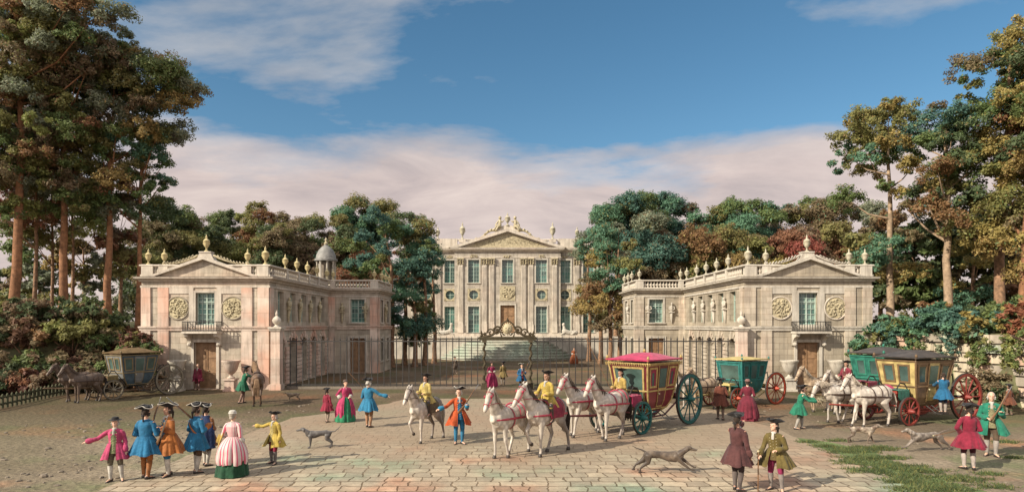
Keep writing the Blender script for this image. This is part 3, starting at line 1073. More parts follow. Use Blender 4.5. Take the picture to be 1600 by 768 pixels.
    if harness:
        hm = REDLEATH if harness == 'red' else LEATH
        band(.06, 1.16, .345, .315, .02, .028, hm, 'girth')
        x = MB()
        pts = []
        for k in range(19):
            th = -PI * .5 + PI * k / 18
            pts.append(P(.06 + .70 * math.cos(th), .325 * math.sin(th) * (1 if abs(math.sin(th)) < .99 else 1), 1.17))
        pts = [P(-.66, -.30, 1.13)] + pts + [P(-.66, .30, 1.13)]
        x.tube(pts, [(.030, .012)] * len(pts), 6, 0, None, None, (0, 0, 1))
        x.build('breast_strap', hm, t, 1.0)
        x = MB()
        for fz in (-.25, -.5):
            pts = []
            for k in range(13):
                th = -PI * .55 + PI * 1.1 * k / 12
                pts.append(P(fz, .315 * math.sin(th), 1.24 + .335 * math.cos(th)))
            x.tube(pts, [(.016, .016)] * 13, 6)
        x.tube([P(.1, 0, 1.51), P(-.3, 0, 1.575), P(-.62, 0, 1.58), P(-.84, 0, 1.44)], .016, 6)
        x.build('back_strap', hm, t, 1.0)
    if saddle:
        x = MB()

        def cl(u, v):
            th = (u - .5) * PI * 1.05
            f = -.42 + .62 * v
            return (.325 * math.sin(th) * 1.03, -f, 1.19 + .365 * math.cos(th) - (.10 if abs(u - .5) > .42 else 0))
        x.surf(cl, 20, 6, .018)
        so = x.build('saddle_cloth', cloth(saddle), t, 1.0)
        x = MB()
        x.tube([P(.16, 0, 1.56), P(.02, 0, 1.54), P(-.16, 0, 1.53), P(-.34, 0, 1.60)], [(.05, .10), (.06, .17), (.06, .19), (.05, .15)], 10, 0, None, None, (0, 0, 1))
        x.build('saddle', LEATH, t, 1.0)
        band(-.02, 1.16, .34, .315, 0, .028, LEATH, 'girth')
    return t


def dog(label, base, Lh, yaw, col, dap, pose='stand', ears=1.0, back=None, thick=1.0, low=0.0):
    """shoulder height Lh; faces -y."""
    sc = Lh / .62
    t = thing('dog', label, 'dog', base, rad(yaw), sc)
    P = lambda f, s, z: Vector((s, -f, z))
    hm = hide(label.split()[0] + '_dog_hide', col, dap, .95, 4.0, back, 6.5)
    b = MB()
    run = pose == 'run'
    dz = -.06 if run else 0
    st = [(-.42, .53, .075, .07), (-.30, .55, .105, .09), (-.10, .54, .095, .085), (.10, .50, .135, .105), (.25, .50, .15, .11), (.37, .52, .10, .08)]
    b.tube([P(f * (1.15 if run else 1), 0, z + dz) for f, z, a, c in st], [(a * thick, c * thick) for f, z, a, c in st], 14, 0, None, None, (0, 0, 1))
    nz = .70 - low * .28 + dz * .5
    hx = .62 if run else .54
    nb = P(.34 * (1.12 if run else 1), 0, .56 + dz); hdp = P(hx, 0, nz)
    b.tube([nb, nb.lerp(hdp, .6), hdp], [.10 * thick, .075, .07], 10)
    b.ball(hdp + Vector((0, -.02, 0)), (.062, .085, .068), 10, 8)
    tip = hdp + Vector((0, -.20, -.045))
    b.tube([hdp + Vector((0, -.05, -.012)), tip], [(.05, .045), (.034, .03)], 10)
    for sd in (1, -1):
        e = hdp + Vector((sd * .052, .02, .035))
        b.tube([e, e + Vector((sd * .03, .02, -.05)), e + Vector((sd * .022, .02, -.11 * ears))], [(.012, .025), (.014, .038), (.01, .02)], 7, 0, None, None, (1, 0, 0))
    if run:
        LG = [((.30, .46), (.52, .34), (.70, .20), (.78, .16)), ((.28, .46), (.46, .28), (.64, .14), (.72, .12)),
              ((-.42, .46), (-.56, .30), (-.74, .19), (-.82, .06)), ((-.42, .46), (-.44, .28), (-.62, .14), (-.66, .03))]
    elif pose == 'walk':
        LG = [((.27, .46), (.30, .30), (.38, .12), (.42, .025)), ((.27, .46), (.22, .28), (.16, .10), (.19, .025)),
              ((-.34, .46), (-.32, .32), (-.46, .18), (-.40, .025)), ((-.36, .46), (-.38, .32), (-.56, .19), (-.55, .025))]
    else:
        LG = [((.27, .46), (.26, .29), (.27, .10), (.30, .025)), ((.27, .46), (.27, .29), (.28, .10), (.31, .025)),
              ((-.34, .46), (-.32, .32), (-.48, .19), (-.44, .025)), ((-.36, .46), (-.34, .32), (-.51, .19), (-.48, .025))]
    feet = []
    for i, js in enumerate(LG):
        sd = 1 if i % 2 == 0 else -1
        pts = [P(f, sd * .075 * thick, z) for f, z in js]
        b.tube(pts, [(.085, .055), (.048, .036), (.026, .024), (.026, .024)] if i < 2 else [(.105, .06), (.07, .045), (.028, .024), (.026, .024)], 9, 0, None, None, (0, 1, 0))
        b.tube([pts[-1] + Vector((0, .01, -.002)), pts[-1] + Vector((0, -.05, -.004))], [.026, .022], 8)
        feet.append(pts[-1])
    tl = [P(-.44, 0, .58 + dz), P(-.60, .03, .60), P(-.74, .05, .72 if not run else .64), P(-.84, .04, .84 if not run else .70)]
    b.tube(tl, [.032, .024, .016, .009], 8)

    def feats(o):
        for sd in (1, -1):
            o.ball(hdp + Vector((sd * .042, -.075, .022)), .011, 6, 5, 1)
        o.ball(tip + Vector((0, -.03, .01)), .017, 7, 5, 1)
    me = fused('body', b, [hm], .0115, 2, feats)
    me.materials.clear(); me.materials.append(hm); me.materials.append(EYE)
    link_mesh('body', me, t)
    return t


# ------------------------------------------------------------------ coaches (built facing -y)
def wheel_part(parent, x, y, r, m_, nsp, iron):
    """wheel rim (part) with its tyre, hub and spokes (sub-parts)."""
    s = MB()

    def ringp(r0, r1, w0, w1, mi=0):
        n = 28
        vs, fs = [], []
        for k in range(n):
            a = 2 * PI * k / n
            for (rr, ww) in ((r0, w0), (r1, w0), (r1, w1), (r0, w1)):
                vs.append((ww, rr * math.cos(a), rr * math.sin(a)))
        for k in range(n):
            j = (k + 1) % n
            for q in range(4):
                fs.append((k * 4 + q, k * 4 + (q + 1) % 4, j * 4 + (q + 1) % 4, j * 4 + q))
        s.add(vs, fs, mi)
    ringp(r * .86, r * .975, -.045, .045)
    w = s.build('wheel', m_, parent, .6, (x, y, r))
    s = MB(); ringp(r * .977, r, -.04, .04)
    s.build('tyre', iron, w, .6)
    s = MB(); s.tube([(-.16, 0, 0), (-.06, 0, 0), (.06, 0, 0), (.16, 0, 0)], [.07, .105, .105, .07], 14)
    s.build('hub', m_, w, 1.0)
    s = MB(); s.tube([(0, 0, .08), (0, 0, r * .5), (0, 0, r * .88)], [(.036, .028), (.026, .022), (.032, .026)], 6)
    me = s.mesh('spoke', m_, 1.0)
    for k in range(nsp):
        o = link_mesh('spoke', me, w)
        o.rotation_euler = (2 * PI * k / nsp, 0, 0)
    return w


def coach(label, base, yaw, body_m, panel_m, trim_m, roof_m, wheel_m, perch_m, curtain=None, sc=1.0, hammer=None, fr=.55, rr=.90,
          front_win=True, fringe=False, roofh=.30, door_open=False, glassm=None, wb=(1.55, -1.70), small_front=False):
    t = thing('horse_carriage', label, 'carriage', base, rad(yaw), sc)
    glassm = glassm or M['glass_dim']
    P = lambda f, s, z: (s, -f, z)
    st = [(.62, .46, .40), (.76, .62, .56), (1.0, .78, .66), (1.40, .90, .72), (1.9, .99, .77), (2.42, 1.08, .83)]   # z, half-length, half-width

    def at(z):
        for a, b in zip(st, st[1:]):
            if a[0] <= z <= b[0]:
                u = (z - a[0]) / (b[0] - a[0])
                return a[1] + (b[1] - a[1]) * u, a[2] + (b[2] - a[2]) * u
        return st[-1][1:]
    s = MB()
    vs, fs = [], []
    for z, hl, hw in st:
        vs += [P(hl, hw, z), P(hl, -hw, z), P(-hl, -hw, z), P(-hl, hw, z)]
    n = len(st)
    for i in range(n - 1):
        for k in range(4):
            j = (k + 1) % 4
            fs.append((i * 4 + k, i * 4 + j, i * 4 + 4 + j, i * 4 + 4 + k)[::-1])
    fs += [(0, 1, 2, 3), tuple((n - 1) * 4 + k for k in (3, 2, 1, 0))]
    mi = []
    for i in range(n - 1):
        for k in range(4): mi.append(1 if k in (0, 2) else 0)
    mi += [0, 0]
    s.v, s.f, s.m = vs, fs, mi
    body = s.build('coach_body', [body_m, panel_m], t)
    # trim: corner posts, belts, eaves
    s = MB()
    for a in (1, -1):
        for c in (1, -1):
            pts = [P(a * (hl + .004), c * (hw + .004), z) for z, hl, hw in st]
            s.tube(pts, .038, 6)
    for z in (.74, 1.42, 2.40):
        hl, hw = at(z); hl += .01; hw += .01
        s.tube([P(hl, hw, z), P(hl, -hw, z), P(-hl, -hw, z), P(-hl, hw, z), P(hl, hw, z)], .032, 6)
    s.build('moulding', trim_m, body, .8)
    # panes with their own frames: front, back, and on each side a door between two quarter lights
    def slab(u0, u1, z0, z1, face, dep, mb, mi=0):
        """thin panel following the battered side; face 'f','b','l','r'."""
        cuts = [z0] + [q[0] for q in st if z0 + .01 < q[0] < z1 - .01] + [z1]
        vs = []
        for z in cuts:
            hl, hw = at(z)
            for u in (u0, u1):
                for d in (-.03, dep):
                    if face == 'f': vs.append(P(hl + d, u * hw, z))
                    elif face == 'b': vs.append(P(-hl - d, u * hw, z))
                    else: vs.append(P(u * hl, (1 if face == 'l' else -1) * (hw + d), z))
        idx = [(0, 1, 3, 2)]
        for q in range(len(cuts) - 1):
            o = q * 4
            idx += [(o, o + 2, o + 6, o + 4), (o + 1, o + 5, o + 7, o + 3), (o, o + 4, o + 5, o + 1), (o + 2, o + 3, o + 7, o + 6)]
        o = (len(cuts) - 1) * 4
        idx.append((o, o + 2, o + 3, o + 1))
        mb.add(vs, idx, mi)

    def window(u0, u1, z0, z1, face, name='window', cur=None):
        mb = MB()
        slab(u0, u1, z0, z1, face, .008, mb)
        o = mb.build(name, glassm, t)
        f = MB(); e = .07
        k = e / (1.0 if face in 'lr' else .78)
        slab(u0 - k, u0, z0 - e, z1 + e, face, .03, f); slab(u1, u1 + k, z0 - e, z1 + e, face, .03, f)
        slab(u0, u1, z0 - e, z0, face, .026, f); slab(u0, u1, z1, z1 + e, face, .026, f)
        f.build('window_frame', trim_m, o)
        if cur:
            c = MB()
            slab(u0, u0 + (u1 - u0) * .3, z0, z1, face, .014, c); slab(u1 - (u1 - u0) * .3, u1, z0, z1, face, .014, c)
            slab(u0 + (u1 - u0) * .3, u1 - (u1 - u0) * .3, z1 - .12, z1, face, .014, c)
            c.build('curtain', cloth(cur), o)
        return o
    if front_win:
        window(-.74, .74, 1.12, 2.22, 'f')
    else:
        window(-.62, -.18, 1.62, 2.2, 'f'); window(.18, .62, 1.62, 2.2, 'f')
    window(-.5, .5, 1.7, 2.15, 'b')
    for face in 'lr':
        d = MB(); slab(-.30, .30, .80, 2.32, face, .02, d)
        do = d.build('coach_door', panel_m, t)
        h = MB()
        hl, hw = at(1.3)
        h.ball(P(.22 * hl, (1 if face == 'l' else -1) * (hw + .05), 1.3), .035, 8, 6)
        h.build('handle', M['gilt'], do)
        mb = MB(); slab(-.22, .22, 1.52, 2.22, face, .028, mb)
        mb.build('pane', glassm, do)
        mb = MB(); slab(-.30, -.27, .8, 2.32, face, .035, mb); slab(.27, .30, .8, 2.32, face, .035, mb); slab(-.27, .27, 1.44, 1.5, face, .035, mb); slab(-.27, .27, .80, .85, face, .035, mb)
        mb.build('door_frame', trim_m, do)
        window(-.82, -.46, 1.60, 2.2, face, 'quarter_light', curtain); window(.46, .82, 1.60, 2.2, face, 'quarter_light', curtain)
    # domed roof with eaves, fringe and corner finials
    s = MB()

    def dome(u, v):
        a, c = u * 2 - 1, v * 2 - 1
        e = 1.13 - .0
        z = 2.46 + roofh * (1 - abs(a) ** 2.4) * (1 - abs(c) ** 2.4) + .05 * (abs(a) ** 6 + abs(c) ** 6 - abs(a * c) ** 6)
        return P(-a * 1.17 * 1.0, c * .93, z)
    s.surf(dome, 18, 16, .05)
    ro = s.build('roof', roof_m, t, .9)
    s = MB()
    s.lathe([(.04, 0), (.06, .03), (.028, .06), (.055, .11), (.048, .15), (.01, .2)], 8)
    fm = s.mesh('finial', trim_m, 1.0)
    for a, c, z in ((1.12, .88, 2.49), (1.12, -.88, 2.49), (-1.12, .88, 2.49), (-1.12, -.88, 2.49), (0, 0, 2.45 + roofh)):
        link_mesh('finial', fm, ro, P(a, c, z))
    if fringe:
        s = MB()
        for a in range(26):
            u = -1.1 + a * 2.2 / 25
            for c in (1, -1):
                x, y, z = P(u, c * .925, 2.42); s.tube([(x, y, z), (x, y, z - .09)], [.022, .012], 5)
        for a in range(20):
            u = -.9 + a * 1.8 / 19
            for c in (1, -1):
                x, y, z = P(c * 1.165, u, 2.42); s.tube([(x, y, z), (x, y, z - .09)], [.022, .012], 5)
        s.build('fringe', trim_m, ro, 1.0)
    # running gear
    s = MB()
    fa, ra = wb
    s.tube([P(fa, 0, fr), P(.8, 0, .42), P(-.8, 0, .42), P(ra, 0, rr * .85)], [(.06, .05)] * 4, 8)
    s.tube([P(fa, .30, fr + .05), P(.8, .36, .40), P(-.8, .36, .40), P(ra, .4, rr * .9)], .035, 7)
    s.tube([P(fa, -.30, fr + .05), P(.8, -.36, .40), P(-.8, -.36, .40), P(ra, -.4, rr * .9)], .035, 7)
    s.build('perch', perch_m, t, 1.0)
    for ax, r in ((fa, fr), (ra, rr)):
        s = MB(); s.tube([P(ax, -.95, r), P(ax, .95, r)], .045, 8)
        s.build('axle', M['iron'], t, 1.0)
    for bx in ((-.42, .42, -fa - .22, -fa + .12, fr + .10, fr + .34), (-.38, .38, -ra - .14, -ra + .14, rr + .06, rr + .20)):
        s = MB(); s.box(*bx)
        s.build('bolster', perch_m, t)
    for a, ax, r in ((1, fa, fr + .3), (-1, ra, rr + .15)):
        for c in (1, -1):
            s = MB()
            s.tube([P(ax, c * .36, r), P(ax - a * -.02, c * .40, r + .45), P(ax - a * .12, c * .46, r + .72), P(ax - a * .32, c * .50, r + .68)], [(.03, .045), (.028, .042), (.024, .038), (.016, .03)], 7)
            s.tube([P(ax - a * .32, c * .50, r + .68), P(a * .66, c * .5, .78)], .022, 6)
            s.build('spring', M['iron'], t, 1.0)
    for c in (1, -1):
        wheel_part(t, c * .92, -fa, fr, wheel_m, 10, M['iron'])
        wheel_part(t, c * .92, -ra, rr, wheel_m, 12, M['iron'])
    # driver's seat with its hammercloth, footboard
    s = MB()
    s.box(-.5, .5, -fa - .10, -fa + .38, 1.16, 1.28)
    for c in (-.4, .4):
        s.box(c - .04, c + .04, -fa - .02, -fa + .08, fr + .34, 1.16)
    so = s.build('driver_seat', perch_m, t)
    if hammer is not None:
        s = MB()

        def hc(u, v):
            a = (u - .5) * 2
            xx = max(-1, min(1, a * 1.9)) * .54
            drop = max(0, abs(a) * 1.9 - 1) * .42
            return (xx + (.05 * (1 if a > 0 else -1) if drop > 0 else 0), -fa - .16 + .58 * v + .02 * math.sin(9 * u), 1.31 - drop + .012 * math.sin(20 * v))
        s.surf(lambda u, v: hc(1 - u, v), 22, 8, .02)
        s.build('hammercloth', cloth(hammer), so, .8)
    s = MB()
    s.add([P(fa + .30, -.42, .86), P(fa + .30, .42, .86), P(fa + .62, .42, .98), P(fa + .62, -.42, .98), P(fa + .30, -.42, .82), P(fa + .30, .42, .82), P(fa + .62, .42, .94), P(fa + .62, -.42, .94)],
          [(0, 1, 2, 3), (7, 6, 5, 4), (0, 4, 5, 1), (1, 5, 6, 2), (2, 6, 7, 3), (3, 7, 4, 0)])
    for c in (-.36, .36):
        s.tube([P(fa + .05, c, fr + .25), P(fa + .40, c, .84)], .025, 6)
    s.build('footboard', perch_m, t)
    # folding steps under the doors
    for c in (-1, 1):
        s = MB(); s.box(min(c * .92, c * 1.24), max(c * .92, c * 1.24), -.2, .2, .40, .43)
        s.tube([(c * .97, .15, .42), (c * .60, .15, .66)], .02, 6); s.tube([(c * .97, -.15, .42), (c * .60, -.15, .66)], .02, 6)
        s.build('door_step', M['iron'], t)
    # pole between the horses
    s = MB(); s.tube([P(fa + .1, 0, fr + .1), P(fa + 1.6, 0, .72), P(fa + 3.0, 0, .85)], [.05, .045, .032], 8)
    s.tube([P(fa + .55, -.75, fr + .22), P(fa + .55, .75, fr + .22)], .03, 6)
    s.build('draught_pole', perch_m, t, 1.0)
    return t
# ------------------------------------------------------------------ architecture
def frame(S, o, u, w):
    """facade frame: u along, w outwards, z up; S mirrors the whole building."""
    m = Matrix(((u[0], w[0], 0, o[0]), (u[1], w[1], 0, o[1]), (0, 0, 1, o[2] if len(o) > 2 else 0), (0, 0, 0, 1)))
    return S @ m


def wall_face(mb, Mx, u0, u1, z0, z1, ops=(), th=.38, mi=0):
    us = sorted({u0, u1, *[o[0] for o in ops], *[o[1] for o in ops]})
    zs = sorted({z0, z1, *[o[2] for o in ops], *[o[3] for o in ops]})
    us = [u for u in us if u0 <= u <= u1]; zs = [z for z in zs if z0 <= z <= z1]
    for a, b in zip(us, us[1:]):
        for c, d in zip(zs, zs[1:]):
            cu, cz = (a + b) / 2, (c + d) / 2
            if any(o[0] < cu < o[1] and o[2] < cz < o[3] for o in ops): continue
            mb.add([(a, 0, c), (b, 0, c), (b, 0, d), (a, 0, d)], [(0, 1, 2, 3)][::1], mi, Mx @ Matrix.Identity(4))
    for a, b, c, d in [o[:4] for o in ops]:
        mb.add([(a, 0, c), (a, 0, d), (a, -th, d), (a, -th, c)], [(0, 1, 2, 3)], mi, Mx)
        mb.add([(b, 0, c), (b, -th, c), (b, -th, d), (b, 0, d)], [(0, 1, 2, 3)], mi, Mx)
        mb.add([(a, 0, d), (b, 0, d), (b, -th, d), (a, -th, d)], [(0, 1, 2, 3)], mi, Mx)
        mb.add([(a, 0, c), (a, -th, c), (b, -th, c), (b, 0, c)], [(0, 1, 2, 3)], mi, Mx)


def ring_band(mb, S, poly, prof, mi=0):
    """sweep a profile [(out, z) ...] (closed) round a counter-clockwise footprint with mitred corners."""
    n = len(poly)

    def off(d):
        out = []
        for i in range(n):
            p0, p1, p2 = Vector(poly[i - 1]), Vector(poly[i]), Vector(poly[(i + 1) % n])
            e0, e1 = (p1 - p0).normalized(), (p2 - p1).normalized()
            n0, n1 = Vector((e0.y, -e0.x)), Vector((e1.y, -e1.x))
            k = (n0 + n1); k = k / max(.2, k.dot(n0))
            out.append(p1 + k * d)
        return out
    vs, fs = [], []
    for d, z in prof:
        vs += [(p.x, p.y, z) for p in off(d)]
    m = len(prof)
    for k in range(m):
        k2 = (k + 1) % m
        for i in range(n):
            j = (i + 1) % n
            fs.append((k * n + i, k * n + j, k2 * n + j, k2 * n + i))
    mb.add(vs, fs, mi, S)


def rect_prof(d, z0, z1, inn=-.12):
    return [(inn, z0), (d, z0), (d, z1), (inn, z1)]


def sash_window(root, Mx, u0, u1, z0, z1, dep=.22, cols=2, rows=5, glass='glass', sash='sash', surround='stone_trim', sur=.13, prj=.05, name='window', sill=True, panel=0.0):
    """window part with frame, pane, sill."""
    f = MB()
    w = .055
    d0, d1 = -dep - .05, -dep + .03
    f.box(u0, u0 + w, d0, d1, z0, z1, 0, Mx); f.box(u1 - w, u1, d0, d1, z0, z1, 0, Mx)
    f.box(u0 + w, u1 - w, d0, d1, z1 - w, z1, 0, Mx); f.box(u0 + w, u1 - w, d0, d1, z0, z0 + w, 0, Mx)
    cu = (u0 + u1) / 2
    f.box(cu - .035, cu + .035, d0, d1 - .004, z0 + w, z1 - w, 0, Mx)
    tz = z0 + (z1 - z0) * .72
    f.box(u0 + w, u1 - w, d0, d1 - .008, tz - .03, tz + .03, 0, Mx)
    for i in range(1, rows):
        zz = z0 + (z1 - z0) * i / rows
        if abs(zz - tz) > .08:
            f.box(u0 + w, u1 - w, d0 + .01, d1 - .02, zz - .014, zz + .014, 0, Mx)
    for i in range(1, cols):
        for side in (0, 1):
            ww = (cu - u0) if side == 0 else (u1 - cu)
            uu = (u0 if side == 0 else cu) + ww * i / cols
            f.box(uu - .012, uu + .012, d0 + .01, d1 - .024, z0 + w, z1 - w, 0, Mx)
    o = f.build(name, M[sash], root)
    p = MB()
    gm = [M[glass], M[RND.choice(('glass', 'glass_dim', 'glass_pale', 'glass_dim'))], M[RND.choice(('glass', 'glass_dim', 'glass_pale'))]]
    for q_ in range(rows):
        for a_, b_ in ((u0 + .01, cu), (cu, u1 - .01)):
            e_ = RND.uniform(-.006, .006)
            p.add([(a_, d0 + .012 + e_, z0 + .01 + (z1 - z0 - .02) * q_ / rows), (b_, d0 + .012 - e_, z0 + .01 + (z1 - z0 - .02) * q_ / rows), (b_, d0 + .012 - e_ * .5, z0 + .01 + (z1 - z0 - .02) * (q_ + 1) / rows), (a_, d0 + .012 + e_ * .3, z0 + .01 + (z1 - z0 - .02) * (q_ + 1) / rows)], [(0, 1, 2, 3)], RND.choice((0, 0, 1, 1, 2)), Mx)
    p.build('pane', gm, o)
    if surround:
        t = MB()
        t.box(u0 - sur, u0, -.05, prj, z0, z1 + sur, 0, Mx); t.box(u1, u1 + sur, -.05, prj, z0, z1 + sur, 0, Mx)
        t.box(u0, u1, -.05, prj + .003, z1, z1 + sur, 0, Mx)
        t.build('frame', M[surround], o)
        if sill:
            t = MB(); t.box(u0 - sur - .04, u1 + sur + .04, -.05, prj + .06, z0 - .10, z0, 0, Mx)
            t.build('sill', M[surround], o)
    return o


def panel_door(root, Mx, u0, u1, z0, z1, dep=.25, surround='stone_trim', sur=.16, prj=.07, wood='wood'):
    d = MB()
    d.box(u0, u1, -dep - .08, -dep, z0, z1, 0, Mx)
    cu = (u0 + u1) / 2
    for a, b in ((u0, cu), (cu, u1)):
        for c, e in ((.06, .30), (.33, .62), (.65, .95)):
            zz0, zz1 = z0 + (z1 - z0) * c, z0 + (z1 - z0) * e
            d.box(a + .09, b - .09, -dep - .01, -dep + .03, zz0, zz1, 0, Mx)
    d.box(cu - .03, cu + .03, -dep - .01, -dep + .045, z0, z1, 0, Mx)
    o = d.build('door', M[wood], root)
    h = MB(); h.ball((cu + .1, -dep + .06, z0 + 1.05), .035, 8, 6, 0, Mx)
    h.build('handle', M['gilt_dull'], o)
    t = MB()
    t.box(u0 - sur, u0, -.05, prj, z0, z1 + sur, 0, Mx); t.box(u1, u1 + sur, -.05, prj, z0, z1 + sur, 0, Mx)
    t.box(u0, u1, -.05, prj + .003, z1, z1 + sur, 0, Mx)
    t.build('frame', M[surround], o)
    return o


def relief(mb, Mx, cu, cz, r, n, seed, mi=0, d0=.02, rz=None):
    """carved scrolls and small figures in low relief inside an ellipse."""
    q = random.Random(seed)
    rz = rz or r
    for k in range(n):
        a = q.uniform(0, 2 * PI); rr = math.sqrt(q.random()) * .72
        u, z = cu + r * rr * math.cos(a), cz + rz * rr * math.sin(a)
        b = q.uniform(0, 2 * PI); tw = q.choice((-1, 1)) * q.uniform(.5, 1.1); L_ = q.uniform(.10, .2) * r
        pts = []
        for i in range(6):
            u2, z2 = u, z
            if ((u - cu) / r) ** 2 + ((z - cz) / rz) ** 2 < .86:
                pts.append((u, d0 + .02 + .03 * q.random(), z))
            u += L_ * math.cos(b); z += L_ * math.sin(b); b += tw
        if len(pts) > 2:
            w = q.uniform(.05, .085) * r
            mb.tube(pts, [w * (1 - .5 * i / len(pts)) for i in range(len(pts))], 6, mi, Mx)
            mb.ball(pts[0], w * 1.5, 7, 5, mi, Mx)


def medallion(root, Mx, cu, cz, r, seed, mt):
    m_ = MB()
    n = 32
    disc = [(cu + r * math.cos(2 * PI * i / n), cz + r * math.sin(2 * PI * i / n)) for i in range(n)]
    m_.prism(disc, -.03, .03, 0, Mx)
    relief(m_, Mx, cu, cz, r, 26, seed)
    o = m_.build('medallion', M[mt], root, .7)
    t = MB(); t.tube([(cu + r * math.cos(2 * PI * i / n), .03, cz + r * math.sin(2 * PI * i / n)) for i in range(n + 1)], .045, 6, 0, Mx)
    t.build('rim', M['stone_trim'] if mt == 'gilt_dull' else M['stone_grey'], o, 1.0)
    return o


BAL_PROF = [(.07, 0), (.07, .05), (.045, .07), (.085, .16), (.09, .22), (.05, .34), (.045, .40), (.07, .43), (.07, .48)]
_b = MB(); _b.lathe(BAL_PROF, 8); BAL_ME = _b.mesh('baluster', M['stone_trim'], .9)
_b = MB(); _b.lathe(BAL_PROF, 8); BAL_ME2 = _b.mesh('baluster', M['stone_chat'], .9)
URN_PROF = [(.13, 0), (.13, .05), (.055, .09), (.04, .20), (.07, .25), (.13, .33), (.165, .48), (.175, .60), (.195, .62), (.195, .655), (.15, .68), (.12, .73), (.05, .77), (.04, .81), (.06, .86), (.03, .94), (.006, 1.03)]


def urn_mesh(m_, h=1.0):
    b = MB(); b.lathe([(r * h, z * h) for r, z in URN_PROF], 14)
    for k in (1, -1):
        b.tube([(k * .14 * h, 0, .40 * h), (k * .20 * h, 0, .48 * h), (k * .17 * h, 0, .58 * h)], .02 * h, 6)
    return b.mesh('urn', m_, .8)


URN_GILT = urn_mesh(mat('gilded_urn', (.43, .35, .175), .6, .4, 5, .3, metal=.1, spec=.4))
URN_OLD = urn_mesh(mat('ochre_stone_urn', (.36, .32, .225), .7, .4, 5, .3))
URN_STONE = urn_mesh(M['stone_chat'])


def place_local(S, p):
    return S @ Vector(p)


